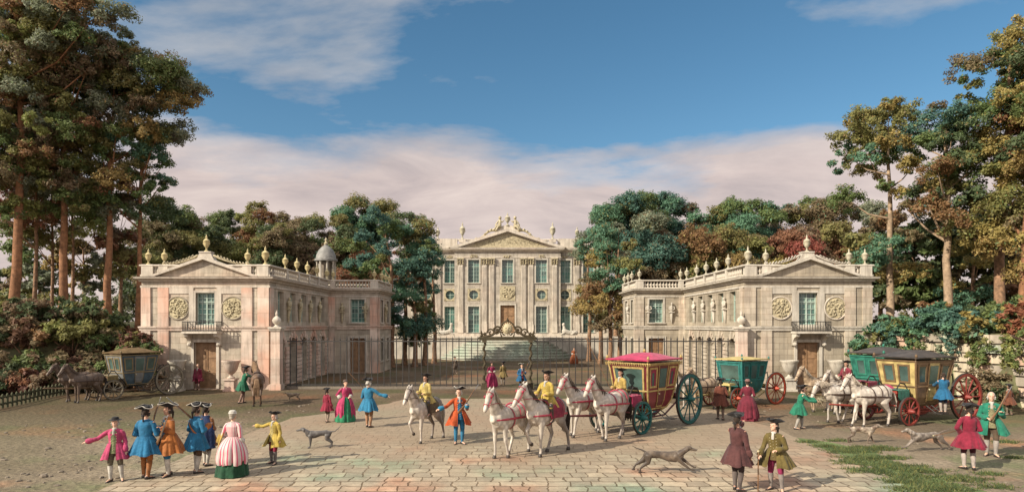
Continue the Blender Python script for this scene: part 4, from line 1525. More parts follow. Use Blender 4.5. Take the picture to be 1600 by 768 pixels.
def pavilion(name, label, loc, S, tint):
    root = thing(name, label, 'building', loc)
    st = 'stone_pink' if tint == 'pink' else 'stone'
    wallm = 'stone' if tint == 'pink' else 'stone_grey'
    trim = 'stone_trim' if tint == 'pink' else 'stone_lite'
    gm = 'gilt' if tint == 'pink' else 'gilt_dull'
    W, D, X2, D2 = 7.5, 12.8, 11.3, 18.4
    foot = [(0, 0), (W, 0), (W, D), (X2, D), (X2, D2), (0, D2)]
    TOP = 6.5
    Fr = frame(S, (0, 0), (1, 0), (0, -1))
    Sd = frame(S, (W, 0), (0, 1), (1, 0))
    Wf = frame(S, (W, D), (1, 0), (0, -1))
    Ws = frame(S, (X2, D), (0, 1), (1, 0))
    Bk = frame(S, (X2, D2), (-1, 0), (0, 1))
    Ou = frame(S, (0, D2), (0, -1), (-1, 0))
    C = W / 2
    fops = [(C - .55, C + .55, 3.80, 5.68), (C - .66, C + .66, .05, 2.78)]
    arch = [1.95 + 2.22 * i for i in range(5)]
    sops = [(a - .52, a + .52, 3.98, 5.85) for a in arch] + [(a - .60, a + .60, .05, 3.0) for a in arch]
    wfo = [(1.65, 2.75, 3.98, 5.8), (1.6, 2.8, .05, 2.75)]
    wso = [(.9, 1.9, 3.98, 5.8), (3.4, 4.4, 3.98, 5.8), (.9, 1.9, .9, 2.7), (3.4, 4.4, .9, 2.7)]
    for Mx, ln, ops, nm in ((Fr, W, fops, 'front_wall'), (Sd, D, sops, 'arcade_wall'), (Wf, X2 - W, wfo, 'wing_wall'), (Ws, D2 - D, wso, 'wing_wall'), (Bk, X2, [], 'rear_wall'), (Ou, D2, [], 'outer_wall')):
        mb = MB(); wall_face(mb, Mx, 0, ln, 0, TOP, ops, .45)
        for a in (arch if nm == 'arcade_wall' else []):
            # round heads: spandrels fill the square corners of each arch
            for sgn in (1, -1):
                pts = [(a + sgn * .60, 2.4), (a + sgn * .60, 3.0), (a, 3.0)]
                cur = [(a + sgn * .60 * math.sin(t * PI / 2 / 6), 2.4 + .60 * math.cos(t * PI / 2 / 6)) for t in range(1, 6)]
                poly = pts + cur
                if sgn < 0: poly = poly[::-1]
                mb.prism([(p[0], p[1]) for p in poly], -.44, -.004, 0, Mx)
        mb.build(nm, M[wallm], root)
    r = MB()
    r.add([(p[0], p[1], TOP - .1) for p in foot], [tuple(range(6))], 0, S)
    r.build('roof', M['lead'], root)
    # bands: plinth, string course, architrave, cornice
    mb = MB(); ring_band(mb, S, foot, rect_prof(.07, 0, .02)); ring_band(mb, S, foot, rect_prof(.09, 3.46, 3.58)); ring_band(mb, S, foot, [(-.1, 3.58), (.12, 3.58), (.15, 3.66), (.15, 3.70), (.02, 3.72), (-.1, 3.72)])
    mb.build('string_course', M[st if tint == 'pink' else trim], root)
    mb = MB(); ring_band(mb, S, foot, rect_prof(.06, 5.98, 6.10)); ring_band(mb, S, foot, [(-.1, 6.33), (.10, 6.33), (.14, 6.42), (.26, 6.46), (.32, 6.52), (.32, 6.58), (.36, 6.62), (-.3, 6.62)])
    mb.build('cornice', M[trim], root)
    # pilaster strips, outlined in the front by rosy stone
    for a, b in ((.0, .55), (.98, 1.62), (W - 1.62, W - .98), (W - .66, W - .0)):
        mb = MB(); mb.box(a + (.003 if a == 0 else 0), b, -.03, .075, .02, 3.455, 0, Fr); mb.box(a, b, -.03, .075, 3.722, 5.975, 0, Fr)
        mb.build('pilaster', M[st], root)
    mb = MB()
    mb.box(1.62, C - .95, -.03, .05, 5.62, 5.975, 0, Fr); mb.box(C - .68, C - .95, -.03, .058, 3.722, 5.975, 0, Fr)
    mb.build('wall_panel', M[trim], root)
    mb = MB()
    mb.box(C + .95, W - 1.62, -.03, .05, 5.62, 5.975, 0, Fr); mb.box(C + .68, C + .95, -.03, .058, 3.722, 5.975, 0, Fr)
    mb.build('wall_panel', M[trim], root)
    for a, b in ((.0, .58), (D - .5, D - .0)):
        mb = MB(); mb.box(a + .08, b, -.03, .07, .02, 3.455, 0, Sd); mb.box(a + .08, b, -.03, .07, 3.722, 5.975, 0, Sd)
        mb.build('pilaster', M[st], root)
    for Mx, a, b in ((Wf, X2 - W - .62, X2 - W), (Wf, .02, .42), (Ws, .08, .5)):
        mb = MB(); mb.box(a, b, -.03, .07, .02, 3.455, 0, Mx); mb.box(a, b, -.03, .07, 3.722, 5.975, 0, Mx)
        mb.build('pilaster', M[st], root)
    # front: window, balcony, door, medallions
    sash_window(root, Fr, *fops[0], rows=6, sur=.13, surround=trim)
    panel_door(root, Fr, *fops[1], surround=trim)
    for k in (-1, 1):
        medallion(root, Fr, C + k * 1.62, 4.78, .66, 5 + k + (10 if tint == 'pink' else 0), gm)
    bal = MB()
    bal.box(C - 1.02, C + 1.02, .02, .78, 3.30, 3.42, 0, Fr)
    bo = bal.build('balcony', M[trim], root)
    for k in (-1, 1):
        b2 = MB()
        pr = [(0.02, 2.55), (.14, 2.62), (.20, 2.85), (.34, 3.02), (.60, 3.12), (.66, 3.298), (.02, 3.298)]
        # profile lies across the wall: extrude along u
        vs = [(C + k * .86 - .11, d, z) for d, z in pr] + [(C + k * .86 + .11, d, z) for d, z in pr]
        n = len(pr)
        fs = [tuple(range(n))[::-1], tuple(range(n, 2 * n))] + [(i, (i + 1) % n, (i + 1) % n + n, i + n) for i in range(n)]
        b2.add(vs, fs, 0, Fr)
        b2.ball((C + k * .86, .20, 2.66), (.13, .12, .12), 8, 6, 0, Fr)
        b2.build('bracket', M[trim], bo)
    rl = MB()
    for (u0_, d0_, u1_, d1_) in ((C - .98, .05, C - .98, .74), (C - .98, .74, C + .98, .74), (C + .98, .74, C + .98, .05)):
        for z in (3.50, 3.98):
            rl.tube([(u0_, d0_, z), (u1_, d1_, z)], .025, 6, 0, Fr)
        n = 13 if abs(u1_ - u0_) > .5 else 5
        for i in range(n + 1):
            u_, d_ = u0_ + (u1_ - u0_) * i / n, d0_ + (d1_ - d0_) * i / n
            rl.tube([(u_, d_, 3.43), (u_, d_, 3.70), (u_, d_, 3.98)], [.014, .022, .014], 5, 0, Fr)
    rl.build('balcony_railing', M['iron'], bo)
    # pediment with rakes, scrolled crest and pedestal
    pd = MB()
    za, zp, hw = 6.625, 7.80, 2.95
    pd.prism([(C - hw, za), (C + hw, za), (C, zp - .12)], -.10, .10, 0, Fr)
    po = pd.build('pediment', M[wallm], root)
    rk = MB()
    for k in (-1, 1):
        poly = [(C + k * (hw + .28), za), (C + k * (hw - .12), za), (C, zp - .19), (C, zp)]
        if k > 0: poly = poly[::-1]
        rk.prism(poly, -.10, .36, 0, Fr)
    rk.build('raking_cornice', M[trim], po)
    pb = MB()
    pb.prism([(C - .75, 7.34), (C + .75, 7.34), (C + .46, 7.72), (C + .32, 8.02), (C - .32, 8.02), (C - .46, 7.72)], -.35, .06, 0, Fr)
    pb.box(C - .36, C + .36, -.38, .10, 8.02, 8.10, 0, Fr)
    pb.build('pedestal', M[trim], po)
    for k in (-1, 1):
        sc = MB()
        pts = [(C + k * (2.35 - 1.85 * t), -.05, 7.36 + .50 * t ** 1.9) for t in [i / 10 for i in range(11)]]
        sc.tube(pts, [.035 + .04 * (i / 10) for i in range(11)], 7, 0, Fr)
        q = random.Random(3 + k)
        for i, p in enumerate(pts[:-1]):
            sc.tube([p, (p[0] + k * .05, .0, p[2] + .07 + .07 * q.random()), (p[0] + k * .14, .05, p[2] + .03)], [.04, .045, .015], 6, 0, Fr)
        cen = (C + k * 2.42, -.05, 7.42)
        sc.tube([(cen[0] + k *   .09 * math.cos(a) * (1 - a / 9), -.05, cen[2] + .09 * math.sin(a) * (1 - a / 9)) for a in [i * .7 for i in range(10)]], .04, 6, 0, Fr)
        sc.build('scroll_ornament', M['gilt_dull'] if tint == 'pink' else M['stone_lite'], po, 1.0)
    # parapet: rails round the whole roof, piers, panels, balusters
    rail = MB()
    ring_band(rail, S, foot, [(-.22, 6.625), (.06, 6.625), (.06, 6.75), (-.22, 6.75)])
    ring_band(rail, S, foot, [(-.24, 7.22), (.08, 7.22), (.11, 7.27), (.08, 7.33), (-.24, 7.33)])
    bo = rail.build('balustrade', M[trim], root)

    def pier(Mx, u, w=.34):
        b = MB(); b.box(u - w, u + w, -.26, .085, 6.622, 7.345, 0, Mx)
        b.build('pier', M[trim], bo)

    def panel(Mx, u0, u1):
        b = MB(); b.box(u0, u1, -.16, .02, 6.74, 7.23, 0, Mx)
        b.build('parapet_panel', M[trim], bo)

    def run(Mx, u0, u1, n):
        for i in range(n):
            u = u0 + (u1 - u0) * (i + .5) / n
            link_mesh('baluster', BAL_ME, bo, Mx @ Vector((u, -.08, 6.745)))
    um = URN_GILT if tint == 'pink' else URN_OLD

    def urn(Mx, u, z=7.345, h=1.0, d=-.08):
        o = link_mesh('roof_urn', um, root, Mx @ Vector((u, d, z)))
        o.scale = (h, h, h)
    pier(Fr, .36); pier(Fr, 1.30, .26); pier(Fr, W - 1.30, .26); pier(Fr, W - .37)
    panel(Fr, 1.56, C - .9); panel(Fr, C + .9, W - 1.56)
    run(Fr, .70, 1.04, 2); run(Fr, W - 1.04, W - .71, 2)
    for u in (.36, 1.30, W - 1.30): urn(Fr, u, h=.92)
    urn(Fr, W - .30, h=1.08, d=-.20); urn(Fr, C, 8.10, 1.0, -.14)
    sp = [2.95, 5.2, 7.45, 9.7, 12.3]
    for u in sp[:-1]: pier(Sd, u, .15)
    prev = .4
    for u in sp[:-1] + [D - .1]:
        run(Sd, prev + .12, u - .15, 8); prev = u + .05
    for u in sp: urn(Sd, u, h=.92)
    pier(Wf, X2 - W - .30, .30); pier(Wf, .25, .2)
    run(Wf, .5, X2 - W - .62, 11)
    run(Ws, .5, 2.6, 7); pier(Ws, 2.8, .18); run(Ws, 3.0, 5.0, 7); pier(Ws, 5.3, .25)
    for Mx, u in ((Wf, X2 - W - .30), (Ws, 2.0), (Ws, 3.6), (Ws, 5.3), (Wf, .25)): urn(Mx, u, h=.85)
    # side: arcade, windows, herms between them
    for i, a in enumerate(arch):
        sash_window(root, Sd, *sops[i], rows=5, surround=None, dep=.30, glass='glass_dim' if i % 2 else 'glass')
        v = MB(); v.box(a - .62, a + .62, -1.3, -1.2, .02, 3.05, 0, Sd)
        v.box(a - .05, a + .05, -1.2, -1.17, .02, 3.0, 0, Sd)
        v.build('arch_door', M['wood'], root)
        ks = MB(); ks.prism([(a - .09, 2.95), (a + .09, 2.95), (a + .15, 3.40), (a - .15, 3.40)], -.02, .12, 0, Sd)
        for k in range(1, 4):
            for sg in (1, -1):
                t = k * .40
                c0, s0 = math.cos(t), math.sin(t)
                u0, z0 = a + sg * .615 * s0, 2.4 + .615 * c0
                u1, z1 = a + sg * .93 * s0, 2.4 + .93 * c0
                dx, dz = sg * .085 * c0, -.085 * s0
                poly = [(u0 - dx, z0 - dz), (u0 + dx, z0 + dz), (u1 + dx * 1.35, z1 + dz * 1.35), (u1 - dx * 1.35, z1 - dz * 1.35)]
                if sg < 0: poly = poly[::-1]
                ks.prism(poly, -.02, .06, 0, Sd)
        ks.build('keystone', M[st], root)
    pz = [(.10, arch[0] - .60)] + [(arch[i] + .60, arch[i + 1] - .60) for i in range(4)] + [(arch[4] + .60, D - .05)]
    for a, b in pz:
        mb = MB()
        for k in range(9):
            z0 = .10 + k * .262
            e = .0 if k % 2 else .05
            mb.box(a + .02 + e, b - .02 - e, -.02, .085, z0, z0 + .215, 0, Sd)
        mb.build('rusticated_pier', M[st], root)

    def herm(Mx, u, z0=4.25, s=1.0):
        h = MB()
        h.tube([(u, .07, z0 - .30 * s), (u, .09, z0), (u, .12, z0 + .5 * s)], [(.03, .03), (.09, .08), (.13, .10)], 8, 0, Mx)
        h.box(u - .19 * s, u + .19 * s, -.02, .26, z0 + .50 * s, z0 + .57 * s, 0, Mx)
        h.tube([(u, .13, z0 + .58 * s), (u, .14, z0 + .75 * s), (u, .14, z0 + .98 * s), (u, .14, z0 + 1.06 * s)], [(.12, .10), (.15, .11), (.19, .11), (.08, .07)], 10, 0, Mx, None, (1, 0, 0) if False else None)
        h.ball((u, .15, z0 + 1.19 * s), (.085, .09, .115), 10, 7, 0, Mx)
        for k in (-1, 1):
            h.tube([(u + k * .17, .14, z0 + .96 * s), (u + k * .22, .17, z0 + .78 * s), (u + k * .08, .24, z0 + .72 * s)], [.055, .045, .035], 7, 0, Mx)
        h.build('herm', M['gilt_dull'] if tint == 'pink' else M['stone_lite'], root, 1.0)
    for i in range(4): herm(Sd, (arch[i] + arch[i + 1]) / 2)
    sash_window(root, Wf, *wfo[0], rows=5, surround=trim); panel_door(root, Wf, *wfo[1], surround=trim)
    herm(Wf, 1.0); herm(Wf, X2 - W - .98)
    for o_ in wso: sash_window(root, Ws, *o_, rows=5, surround=trim, glass='glass_dim')
    herm(Ws, 2.65)
    return root


def chateau(loc):
    root = thing('chateau', 'pale stone chateau with green paned windows and carved pediment beyond the railings', 'mansion', loc)
    I = Matrix.Identity(4)
    HW, DP, P1 = 12.6, 12.0, 6.5
    z0, zc = 2.38, 13.0
    foot = [(-HW, 0), (-P1, 0), (-P1, -.55), (P1, -.55), (P1, 0), (HW, 0), (HW, DP), (-HW, DP)]
    ups = [-10.0, -7.1, -4.15, 0, 4.15, 7.1, 10.0]

    def fr_for(u):
        return frame(I, (0, -.55 if abs(u) < P1 else 0), (1, 0), (0, -1))
    Fc, Fs = fr_for(0), fr_for(9)
    wh = .68
    ops_c, ops_s = [], []
    for u in ups:
        l = ops_c if abs(u) < P1 else ops_s
        l.append((u - wh, u + wh, 8.95, 11.75))
        if u == 0: l.append((u - .88, u + .88, z0 + .02, 6.2))
        else:
            l.append((u - wh, u + wh, z0 + .45, 6.05))
            l.append((u - .70, u + .70, 6.78, 8.18))
    mb = MB(); wall_face(mb, Fc, -P1, P1, 0, zc, ops_c, .45)
    mb.build('central_wall', M['stone_chat'], root)
    mb = MB()
    wall_face(mb, Fs, -HW, -P1, 0, zc, [o for o in ops_s if o[1] < 0], .45); wall_face(mb, Fs, P1, HW, 0, zc, [o for o in ops_s if o[0] > 0], .45)
    for k in (-1, 1): mb.add([(k * P1, -.55, 0), (k * P1, 0, 0), (k * P1, 0, zc), (k * P1, -.55, zc)], [(0, 1, 2, 3)])
    for a, b in (((HW, 0), (HW, DP)), ((HW, DP), (-HW, DP)), ((-HW, DP), (-HW, 0))):
        mb.add([(*a, 0), (*b, 0), (*b, zc), (*a, zc)], [(0, 1, 2, 3)])
    mb.build('side_wall', M['stone_chat'], root)
    mb = MB(); mb.add([(p[0], p[1], zc - .05) for p in foot], [tuple(range(8))]); mb.build('roof', M['lead'], root)
    mb = MB()
    ring_band(mb, I, foot, rect_prof(.14, z0, z0 + .42)); ring_band(mb, I, foot, rect_prof(.07, 11.98, 12.14)); ring_band(mb, I, foot, [(-.1, 12.72), (.12, 12.72), (.18, 12.86), (.40, 12.94), (.46, 13.06), (.50, 13.22), (-.3, 13.22)])
    mb.build('cornice', M['stone_trim'], root)
    for u in ups:
        Mx = fr_for(u)
        sash_window(root, Mx, u - wh, u + wh, 8.95, 11.75, rows=6, cols=2, dep=.25, sur=.17, prj=.08, surround='stone_lite')
        cr = MB(); relief(cr, Mx, u, 12.18, .62, 12, int(u * 10) + 200, 0, .08, .24)
        cr.build('carved_crest', M['gilt_dull'], root, 1.0)
        if u == 0:
            o = panel_door(root, Mx, u - .88, u + .88, z0 + .02, 6.2, sur=.2, surround='stone_lite')
            cr = MB(); cr.box(-.95, .95, -.02, .05, 6.75, 8.55, 0, Mx); relief(cr, Mx, 0, 7.65, .95, 34, 9, 0, .06, .9)
            cr.build('carved_panel', M['gilt_dull'], root, 1.0)
        else:
            sash_window(root, Mx, u - wh, u + wh, z0 + .45, 6.05, rows=6, cols=2, dep=.25, sur=.17, prj=.08, surround='stone_lite', glass='glass' if abs(u) > 5 else 'glass_dim')
            # round window: pane and cross bar inside a carved square
            g = MB(); n = 24
            g.prism([(u + .55 * math.cos(2 * PI * i / n), 7.48 + .55 * math.sin(2 * PI * i / n)) for i in range(n)], -.26, -.2, 0, Mx)
            go = g.build('round_window', M['glass_dim'], root)
            sq = MB()
            for i in range(n):
                a0, a1 = 2 * PI * i / n, 2 * PI * (i + 1) / n

                def edge(a):
                    c, s_ = math.cos(a), math.sin(a); k = .74 / max(abs(c), abs(s_)); return (u + k * c, 7.48 + k * s_)
                q0, q1 = edge(a0), edge(a1)
                p0, p1 = (u + .55 * math.cos(a0), 7.48 + .55 * math.sin(a0)), (u + .55 * math.cos(a1), 7.48 + .55 * math.sin(a1))
                sq.prism([p0, q0, q1, p1], -.24, .04, 0, Mx)
            relief_r = random.Random(int(u * 7))
            for sx in (-1, 1):
                for sz in (-1, 1):
                    relief(sq, Mx, u + sx * .58, 7.48 + sz * .58, .24, 8, relief_r.randint(0, 999), 0, .03)
            sq.build('carved_surround', M['gilt_dull'], go, .7)
            br = MB(); br.box(u - .54, u + .54, -.21, -.17, 7.455, 7.505, 0, Mx); br.box(u - .025, u + .025, -.21, -.174, 6.95, 8.01, 0, Mx)
            br.build('glazing_bar', M['sash'], go)
    for u in (-2.85, -1.95, 1.95, 2.85, -5.75, 5.75, -8.55, 8.55, -11.6, 11.6):
        Mx = fr_for(u)
        p = MB()
        p.box(u - .34, u + .34, -.03, .20, z0 + .42, z0 + 1.5, 0, Mx); p.box(u - .30, u + .30, -.03, .17, z0 + 1.5, 11.15, 0, Mx)
        for k in range(4): p.box(u - .22 + k * .125, u - .17 + k * .125, .16, .20, z0 + 1.9, 10.9, 0, Mx)
        po = p.build('pilaster', M['stone_trim'], root)
        c = MB(); c.box(u - .42, u + .42, -.03, .30, 11.82, 11.97, 0, Mx)
        for k in range(3):
            for j in range(2):
                uu = u - .26 + k * .26
                c.tube([(uu, .12, 11.17 + j * .3), (uu + (k - 1) * .06, .22, 11.35 + j * .3), (uu + (k - 1) * .1, .32, 11.36 + j * .3)], [.11, .10, .05], 6, 0, Mx)
        c.build('capital', M['gilt_dull'], po, .9)
    # pediment
    pd = MB(); za, zp, hw = 13.225, 15.55, 6.6
    pd.prism([(-hw, za), (hw, za), (0, zp - .25)], -.2, .0, 0, Fc)
    po = pd.build('pediment', M['stone_trim'], root)
    rk = MB()
    for k in (-1, 1):
        poly = [(k * (hw + .6), za), (k * (hw - .5), za), (0, zp - .38), (0, zp)]
        if k > 0: poly = poly[::-1]
        rk.prism(poly, -.2, .5, 0, Fc)
    rk.build('raking_cornice', M['stone_trim'], po)
    rl = MB()
    q = random.Random(4)
    for k in range(13):
        u = -3.6 + k * .6; hh = (1 - abs(u) / hw) * 1.75
        relief(rl, Fc, u, za + .22 + hh * .36, .42, 7, 50 + k, 0, .02, max(.16, hh * .36))
    rl.prism([(-5.2, za + .05), (5.2, za + .05), (.4, za + 1.72), (-.4, za + 1.72)], -.05, .04, 0, Fc)
    rl.build('carved_tympanum', M['gilt_dull'], po, 1.0)
    # crest group: vase between two seated putti, scrolled ends
    def putto(sg):
        f = MB()
        u, z = sg * .98, 16.05
        f.tube([(u, .05, z - .25), (u - sg * .02, .06, z + .15), (u - sg * .05, .06, z + .5)], [(.26, .24), (.24, .2), (.2, .17)], 10, 0, Fc)
        f.ball((u - sg * .06, .08, z + .82), (.19, .19, .22), 10, 8, 0, Fc)
        f.tube([(u, .1, z - .2), (u + sg * .35, .25, z - .15), (u + sg * .60, .25, z - .55)], [.17, .14, .09], 8, 0, Fc)
        f.tube([(u, .15, z - .25), (u + sg * .15, .34, z - .25), (u + sg * .42, .34, z - .72)], [.17, .14, .09], 8, 0, Fc)
        f.tube([(u - sg * .15, .08, z + .45), (u - sg * .35, .15, z + .30), (u - sg * .50, .12, z + .48)], [.11, .085, .06], 8, 0, Fc)
        f.tube([(u + sg * .12, .08, z + .45), (u + sg * .35, .12, z + .15), (u + sg * .50, .15, z - .1)], [.11, .085, .06], 8, 0, Fc)
        f.build('putto', M['gilt_dull'], po, 1.0)
    putto(1); putto(-1)
    b = MB(); b.prism([(-1.6, 15.0), (1.6, 15.0), (1.15, 15.65), (.5, 15.95), (-.5, 15.95), (-1.15, 15.65)], -.3, .02, 0, Fc)
    b.build('crest_base', M['stone_trim'], po)
    o = link_mesh('crest_vase', URN_OLD, po, Fc @ Vector((0, -.05, 15.95))); o.scale = (1.75, 1.75, 1.55)
    for k in (-1, 1):
        g = MB()
        pts = [(k * (1.45 + t * 2.3), .05, 15.35 - t * 1.02 + .25 * math.sin(t * 5)) for t in [i / 12 for i in range(13)]]
        g.tube(pts, [.19 - .11 * i / 12 for i in range(13)], 7, 0, Fc)
        for i in range(1, 12, 2):
            p = pts[i]; g.ball((p[0], .16, p[2] + .1), .15 - .006 * i, 7, 5, 0, Fc)
        e = pts[-1]
        g.tube([(e[0] + k * .26 * math.cos(a) * (1 - a / 8), .06, e[2] + .1 + .26 * math.sin(a) * (1 - a / 8)) for a in [i * .7 for i in range(9)]], .075, 6, 0, Fc)
        g.build('scroll_ornament', M['gilt_dull'], po, 1.0)
    # roof balustrade and urns
    rail = MB()
    sidef = [(-HW, 0), (HW, 0), (HW, DP), (-HW, DP)]
    ring_band(rail, I, sidef, rect_prof(.06, 13.222, 13.42, -.3)); ring_band(rail, I, sidef, [(-.32, 14.18), (.08, 14.18), (.12, 14.26), (.08, 14.36), (-.32, 14.36)])
    bo = rail.build('balustrade', M['stone_trim'], root)
    for k in (-1, 1):
        for a, b_ in ((8.9, 11.0),):
            for i in range(7):
                o = link_mesh('baluster', BAL_ME2, bo, (k * (a + (b_ - a) * (i + .5) / 7), .12, 13.40)); o.scale = (1.5, 1.5, 1.64)
        for u, w in ((11.9, .6), (7.5, 1.3)):
            b = MB(); b.box(k * u - w, k * u + w, -.12, .36, 13.23, 14.40); b.build('pier', M['stone_trim'], bo)
        o = link_mesh('roof_urn', URN_OLD, root, (k * 5.55, -.2, 14.3)); o.scale = (1.75, 1.75, 2.1)
        b = MB(); b.box(k * 5.55 - .4, k * 5.55 + .4, -.5, .1, 13.9, 14.32); b.build('pedestal', M['stone_trim'], root)
        for i in range(2):
            o = link_mesh('roof_urn', URN_OLD, root, (k * (8.6 + 3.3 * i), .1, 14.40)); o.scale = (1.3, 1.3, 1.5)
    return root


def terrace(loc):
    root = thing('terrace', 'raised stone terrace with rounded steps before the chateau door', 'terrace', loc)
    b = MB(); b.box(-19, 19, 0, 7.4, 0, 2.30)
    b.build('retaining_wall', M['stone_lite'], root)
    b = MB(); b.box(-19, 19, -.14, 7.4, 2.303, 2.40); b.build('coping', M['stone_trim'], root)
    mint = stone_mat('green_washed_stone', (.42, .39, .31), (.29, .36, .28), .7, joints=False, smix=(.35, .6))
    for k in range(7):
        s = MB()
        r_, zt = .55 + .46 * (7 - k), 2.30 - .31 * (7 - k) + .0
        r_ = .6 + .47 * (6 - k)
        zt = 2.0 - .0 - .29 * (6 - k)
        pts = [((4.0 + r_) * math.cos(a), -(.55 + r_) * math.sin(a)) for a in [PI + PI * i / 36 for i in range(37)]]
        pts = [(x, -abs(y)) for x, y in pts]
        n = len(pts)
        vs = [(x, y, max(0, zt - .29)) for x, y in pts] + [(x, y, zt) for x, y in pts]
        fs = [tuple(range(n, 2 * n))] + [(i, i + 1, i + 1 + n, i + n) for i in range(n - 1)]
        s.add(vs, fs)
        lip = [(x * 1.016, y - .07, zt - .085) for x, y in pts] + [(x * 1.016, y - .07, zt + .004) for x, y in pts] + [(x, y, zt + .004) for x, y in pts] + [(x, y, zt - .085) for x, y in pts]
        fl = [(q * n + i, q * n + i + 1, ((q + 1) % 4) * n + i + 1, ((q + 1) % 4) * n + i) for q in range(4) for i in range(n - 1)]
        s.add(lip, fl)
        s.build('step', mint, root)
    return root


def railing(label, x0, x1, y, n, zt=3.05, rail_z=2.83):
    t = thing('iron_railing', label, 'railing', ((x0 + x1) / 2, y, 0), group='railings of the forecourt')
    cx = (x0 + x1) / 2
    b = MB(); b.box(x0 - cx, x1 - cx, -.03, .03, rail_z - .035, rail_z + .035); b.build('top_rail', M['iron'], t)
    b = MB(); b.box(x0 - cx, x1 - cx, -.03, .03, .22, .29); b.build('bottom_rail', M['iron'], t)
    b = MB(); b.box(x0 - cx, x1 - cx, -.14, .14, 0, .16); b.build('kerb', M['stone_dark'], t)
    b = MB(); b.box(-.025, .025, -.025, .025, .15, zt - .16); b.lathe([(.018, 0), (.05, .05), (.03, .10), (.012, .18), (.003, .27)], 6, (0, 0, zt - .16))
    me = b.mesh('bar', M['iron'])
    for i in range(n):
        link_mesh('bar', me, t, (x0 - cx + (x1 - x0) * (i + .5) / n, 0, 0))
    return t


def gate(loc):
    t = thing('gateway', 'open iron gateway crowned by a gilded sun face', 'gate', loc)
    w = 1.37
    for k in (-1, 1):
        b = MB()
        b.box(k * w - .15, k * w + .15, -.15, .15, 0, .35); b.box(k * w - .13, k * w + .13, -.13, .13, 2.75, 2.88)
        for i in range(30):
            b.ball((k * w + .045 * math.cos(i * .9), .045 * math.sin(i * .9), .38 + i * .082), (.085, .085, .062), 8, 6)
        b.build('post', mat('dark_bronze', (.06, .046, .026), .7, .4, 9, .3, spec=.2), t, 1.0)
    b = MB(); b.box(-w - .3, w + .3, -.10, .10, 2.88, 3.0)
    b.tube([(-w - .3, 0, 3.03), (w + .3, 0, 3.03)], .07, 8)
    for i in range(34): b.ball((-w - .25 + i * (2 * w + .5) / 33, -.06, 2.94), .055, 6, 5)
    b.build('lintel', mat('bronze_lintel', (.05, .04, .022), .75, .4, 9, .3, spec=.15), t, 1.0)
    c = MB()

    def spiral(cx, cz, r, sg, a0=0.0, w_=.05):
        c.tube([(cx + sg * r * math.cos(a0 + a) * (1 - a / 10), 0, cz + r * math.sin(a0 + a) * (1 - a / 10)) for a in [i * .5 for i in range(16)]], w_, 6)
    for k in (-1, 1):
        spiral(k * .98, 3.34, .24, k); spiral(k * .62, 3.45, .26, -k, 1.0, .055); spiral(k * 1.4, 3.2, .14, k, 2)
        c.tube([(k * 1.45, 0, 3.08), (k * .9, 0, 3.18), (k * .5, 0, 3.5), (k * .32, 0, 3.85), (k * .15, 0, 3.98), (0, 0, 4.02)], [.07, .06, .06, .055, .05, .05], 7)
        c.tube([(k * .35, .0, 3.1), (k * .45, 0, 3.4), (k * .2, 0, 3.2)], .05, 6)
        c.lathe([(.05, 0), (.09, .08), (.03, .14), (.07, .24), (.01, .4)], 8, (k * 1.55, 0, 3.08))
    c.lathe([(.06, 0), (.09, .06), (.02, .2)], 8, (0, 0, 4.0))
    co = c.build('crest', mat('dark_gilt_iron', (.055, .04, .02), .7, .4, 9, .3, spec=.2), t, 1.0)
    f = MB()
    f.ball((0, -.06, 3.56), (.27, .12, .30), 16, 10)
    for sx in (-1, 1): f.ball((sx * .09, -.17, 3.62), (.04, .025, .022), 8, 6, 1)
    f.tube([(0, -.17, 3.62), (0, -.21, 3.53)], [.025, .035], 6); f.tube([(-.08, -.16, 3.43), (0, -.175, 3.41), (.08, -.16, 3.43)], .016, 6, 1)
    for i in range(16):
        a = 2 * PI * i / 16
        f.tube([(.27 * math.cos(a), -.03, 3.56 + .30 * math.sin(a)), (.39 * math.cos(a), -.01, 3.56 + .42 * math.sin(a))], [.045, .01], 6)
    f.build('sun_face', [M['gilt'], M['iron']], co, 1.0)
    return t


def gate_pier(label, loc):
    t = thing('gate_pier', label, 'pier', loc)
    b = MB(); b.box(-.34, .34, -.34, .34, 0, .35); b.box(-.27, .27, -.27, .27, .35, 3.45)
    b.build('shaft', M['stone_pink'], t)
    b = MB(); b.box(-.33, .33, -.33, .33, 3.45, 3.56); b.box(-.39, .39, -.39, .39, 3.56, 3.68); b.build('cap', M['stone_trim'], t)
    b = MB(); b.lathe([(.22, 3.68), (.12, 3.74), (.10, 3.80), (.22, 3.92), (.26, 4.06), (.20, 4.20), (.08, 4.30), (.05, 4.34), (.09, 4.42), (.06, 4.52), (.01, 4.66)], 16); b.build('ball_finial', M['stone_trim'], t, .8)
    return t


def garden_urn(label, loc, m_):
    t = thing('stone_urn', label, 'urn', loc, group='garden urns by the pavilion doors')
    b = MB(); b.box(-.34, .34, -.34, .34, 0, .12); b.box(-.27, .27, -.27, .27, .12, .62); b.box(-.33, .33, -.33, .33, .62, .72)
    b.build('pedestal', m_, t)
    b = MB(); b.lathe([(.20, .72), (.22, .78), (.10, .86), (.09, .95), (.20, 1.02), (.34, 1.22), (.42, 1.5), (.46, 1.62), (.52, 1.70), (.52, 1.76), (.44, 1.76), (.38, 1.6), (.1, 1.5)], 18); b.build('bowl', m_, t, .7)
    return t


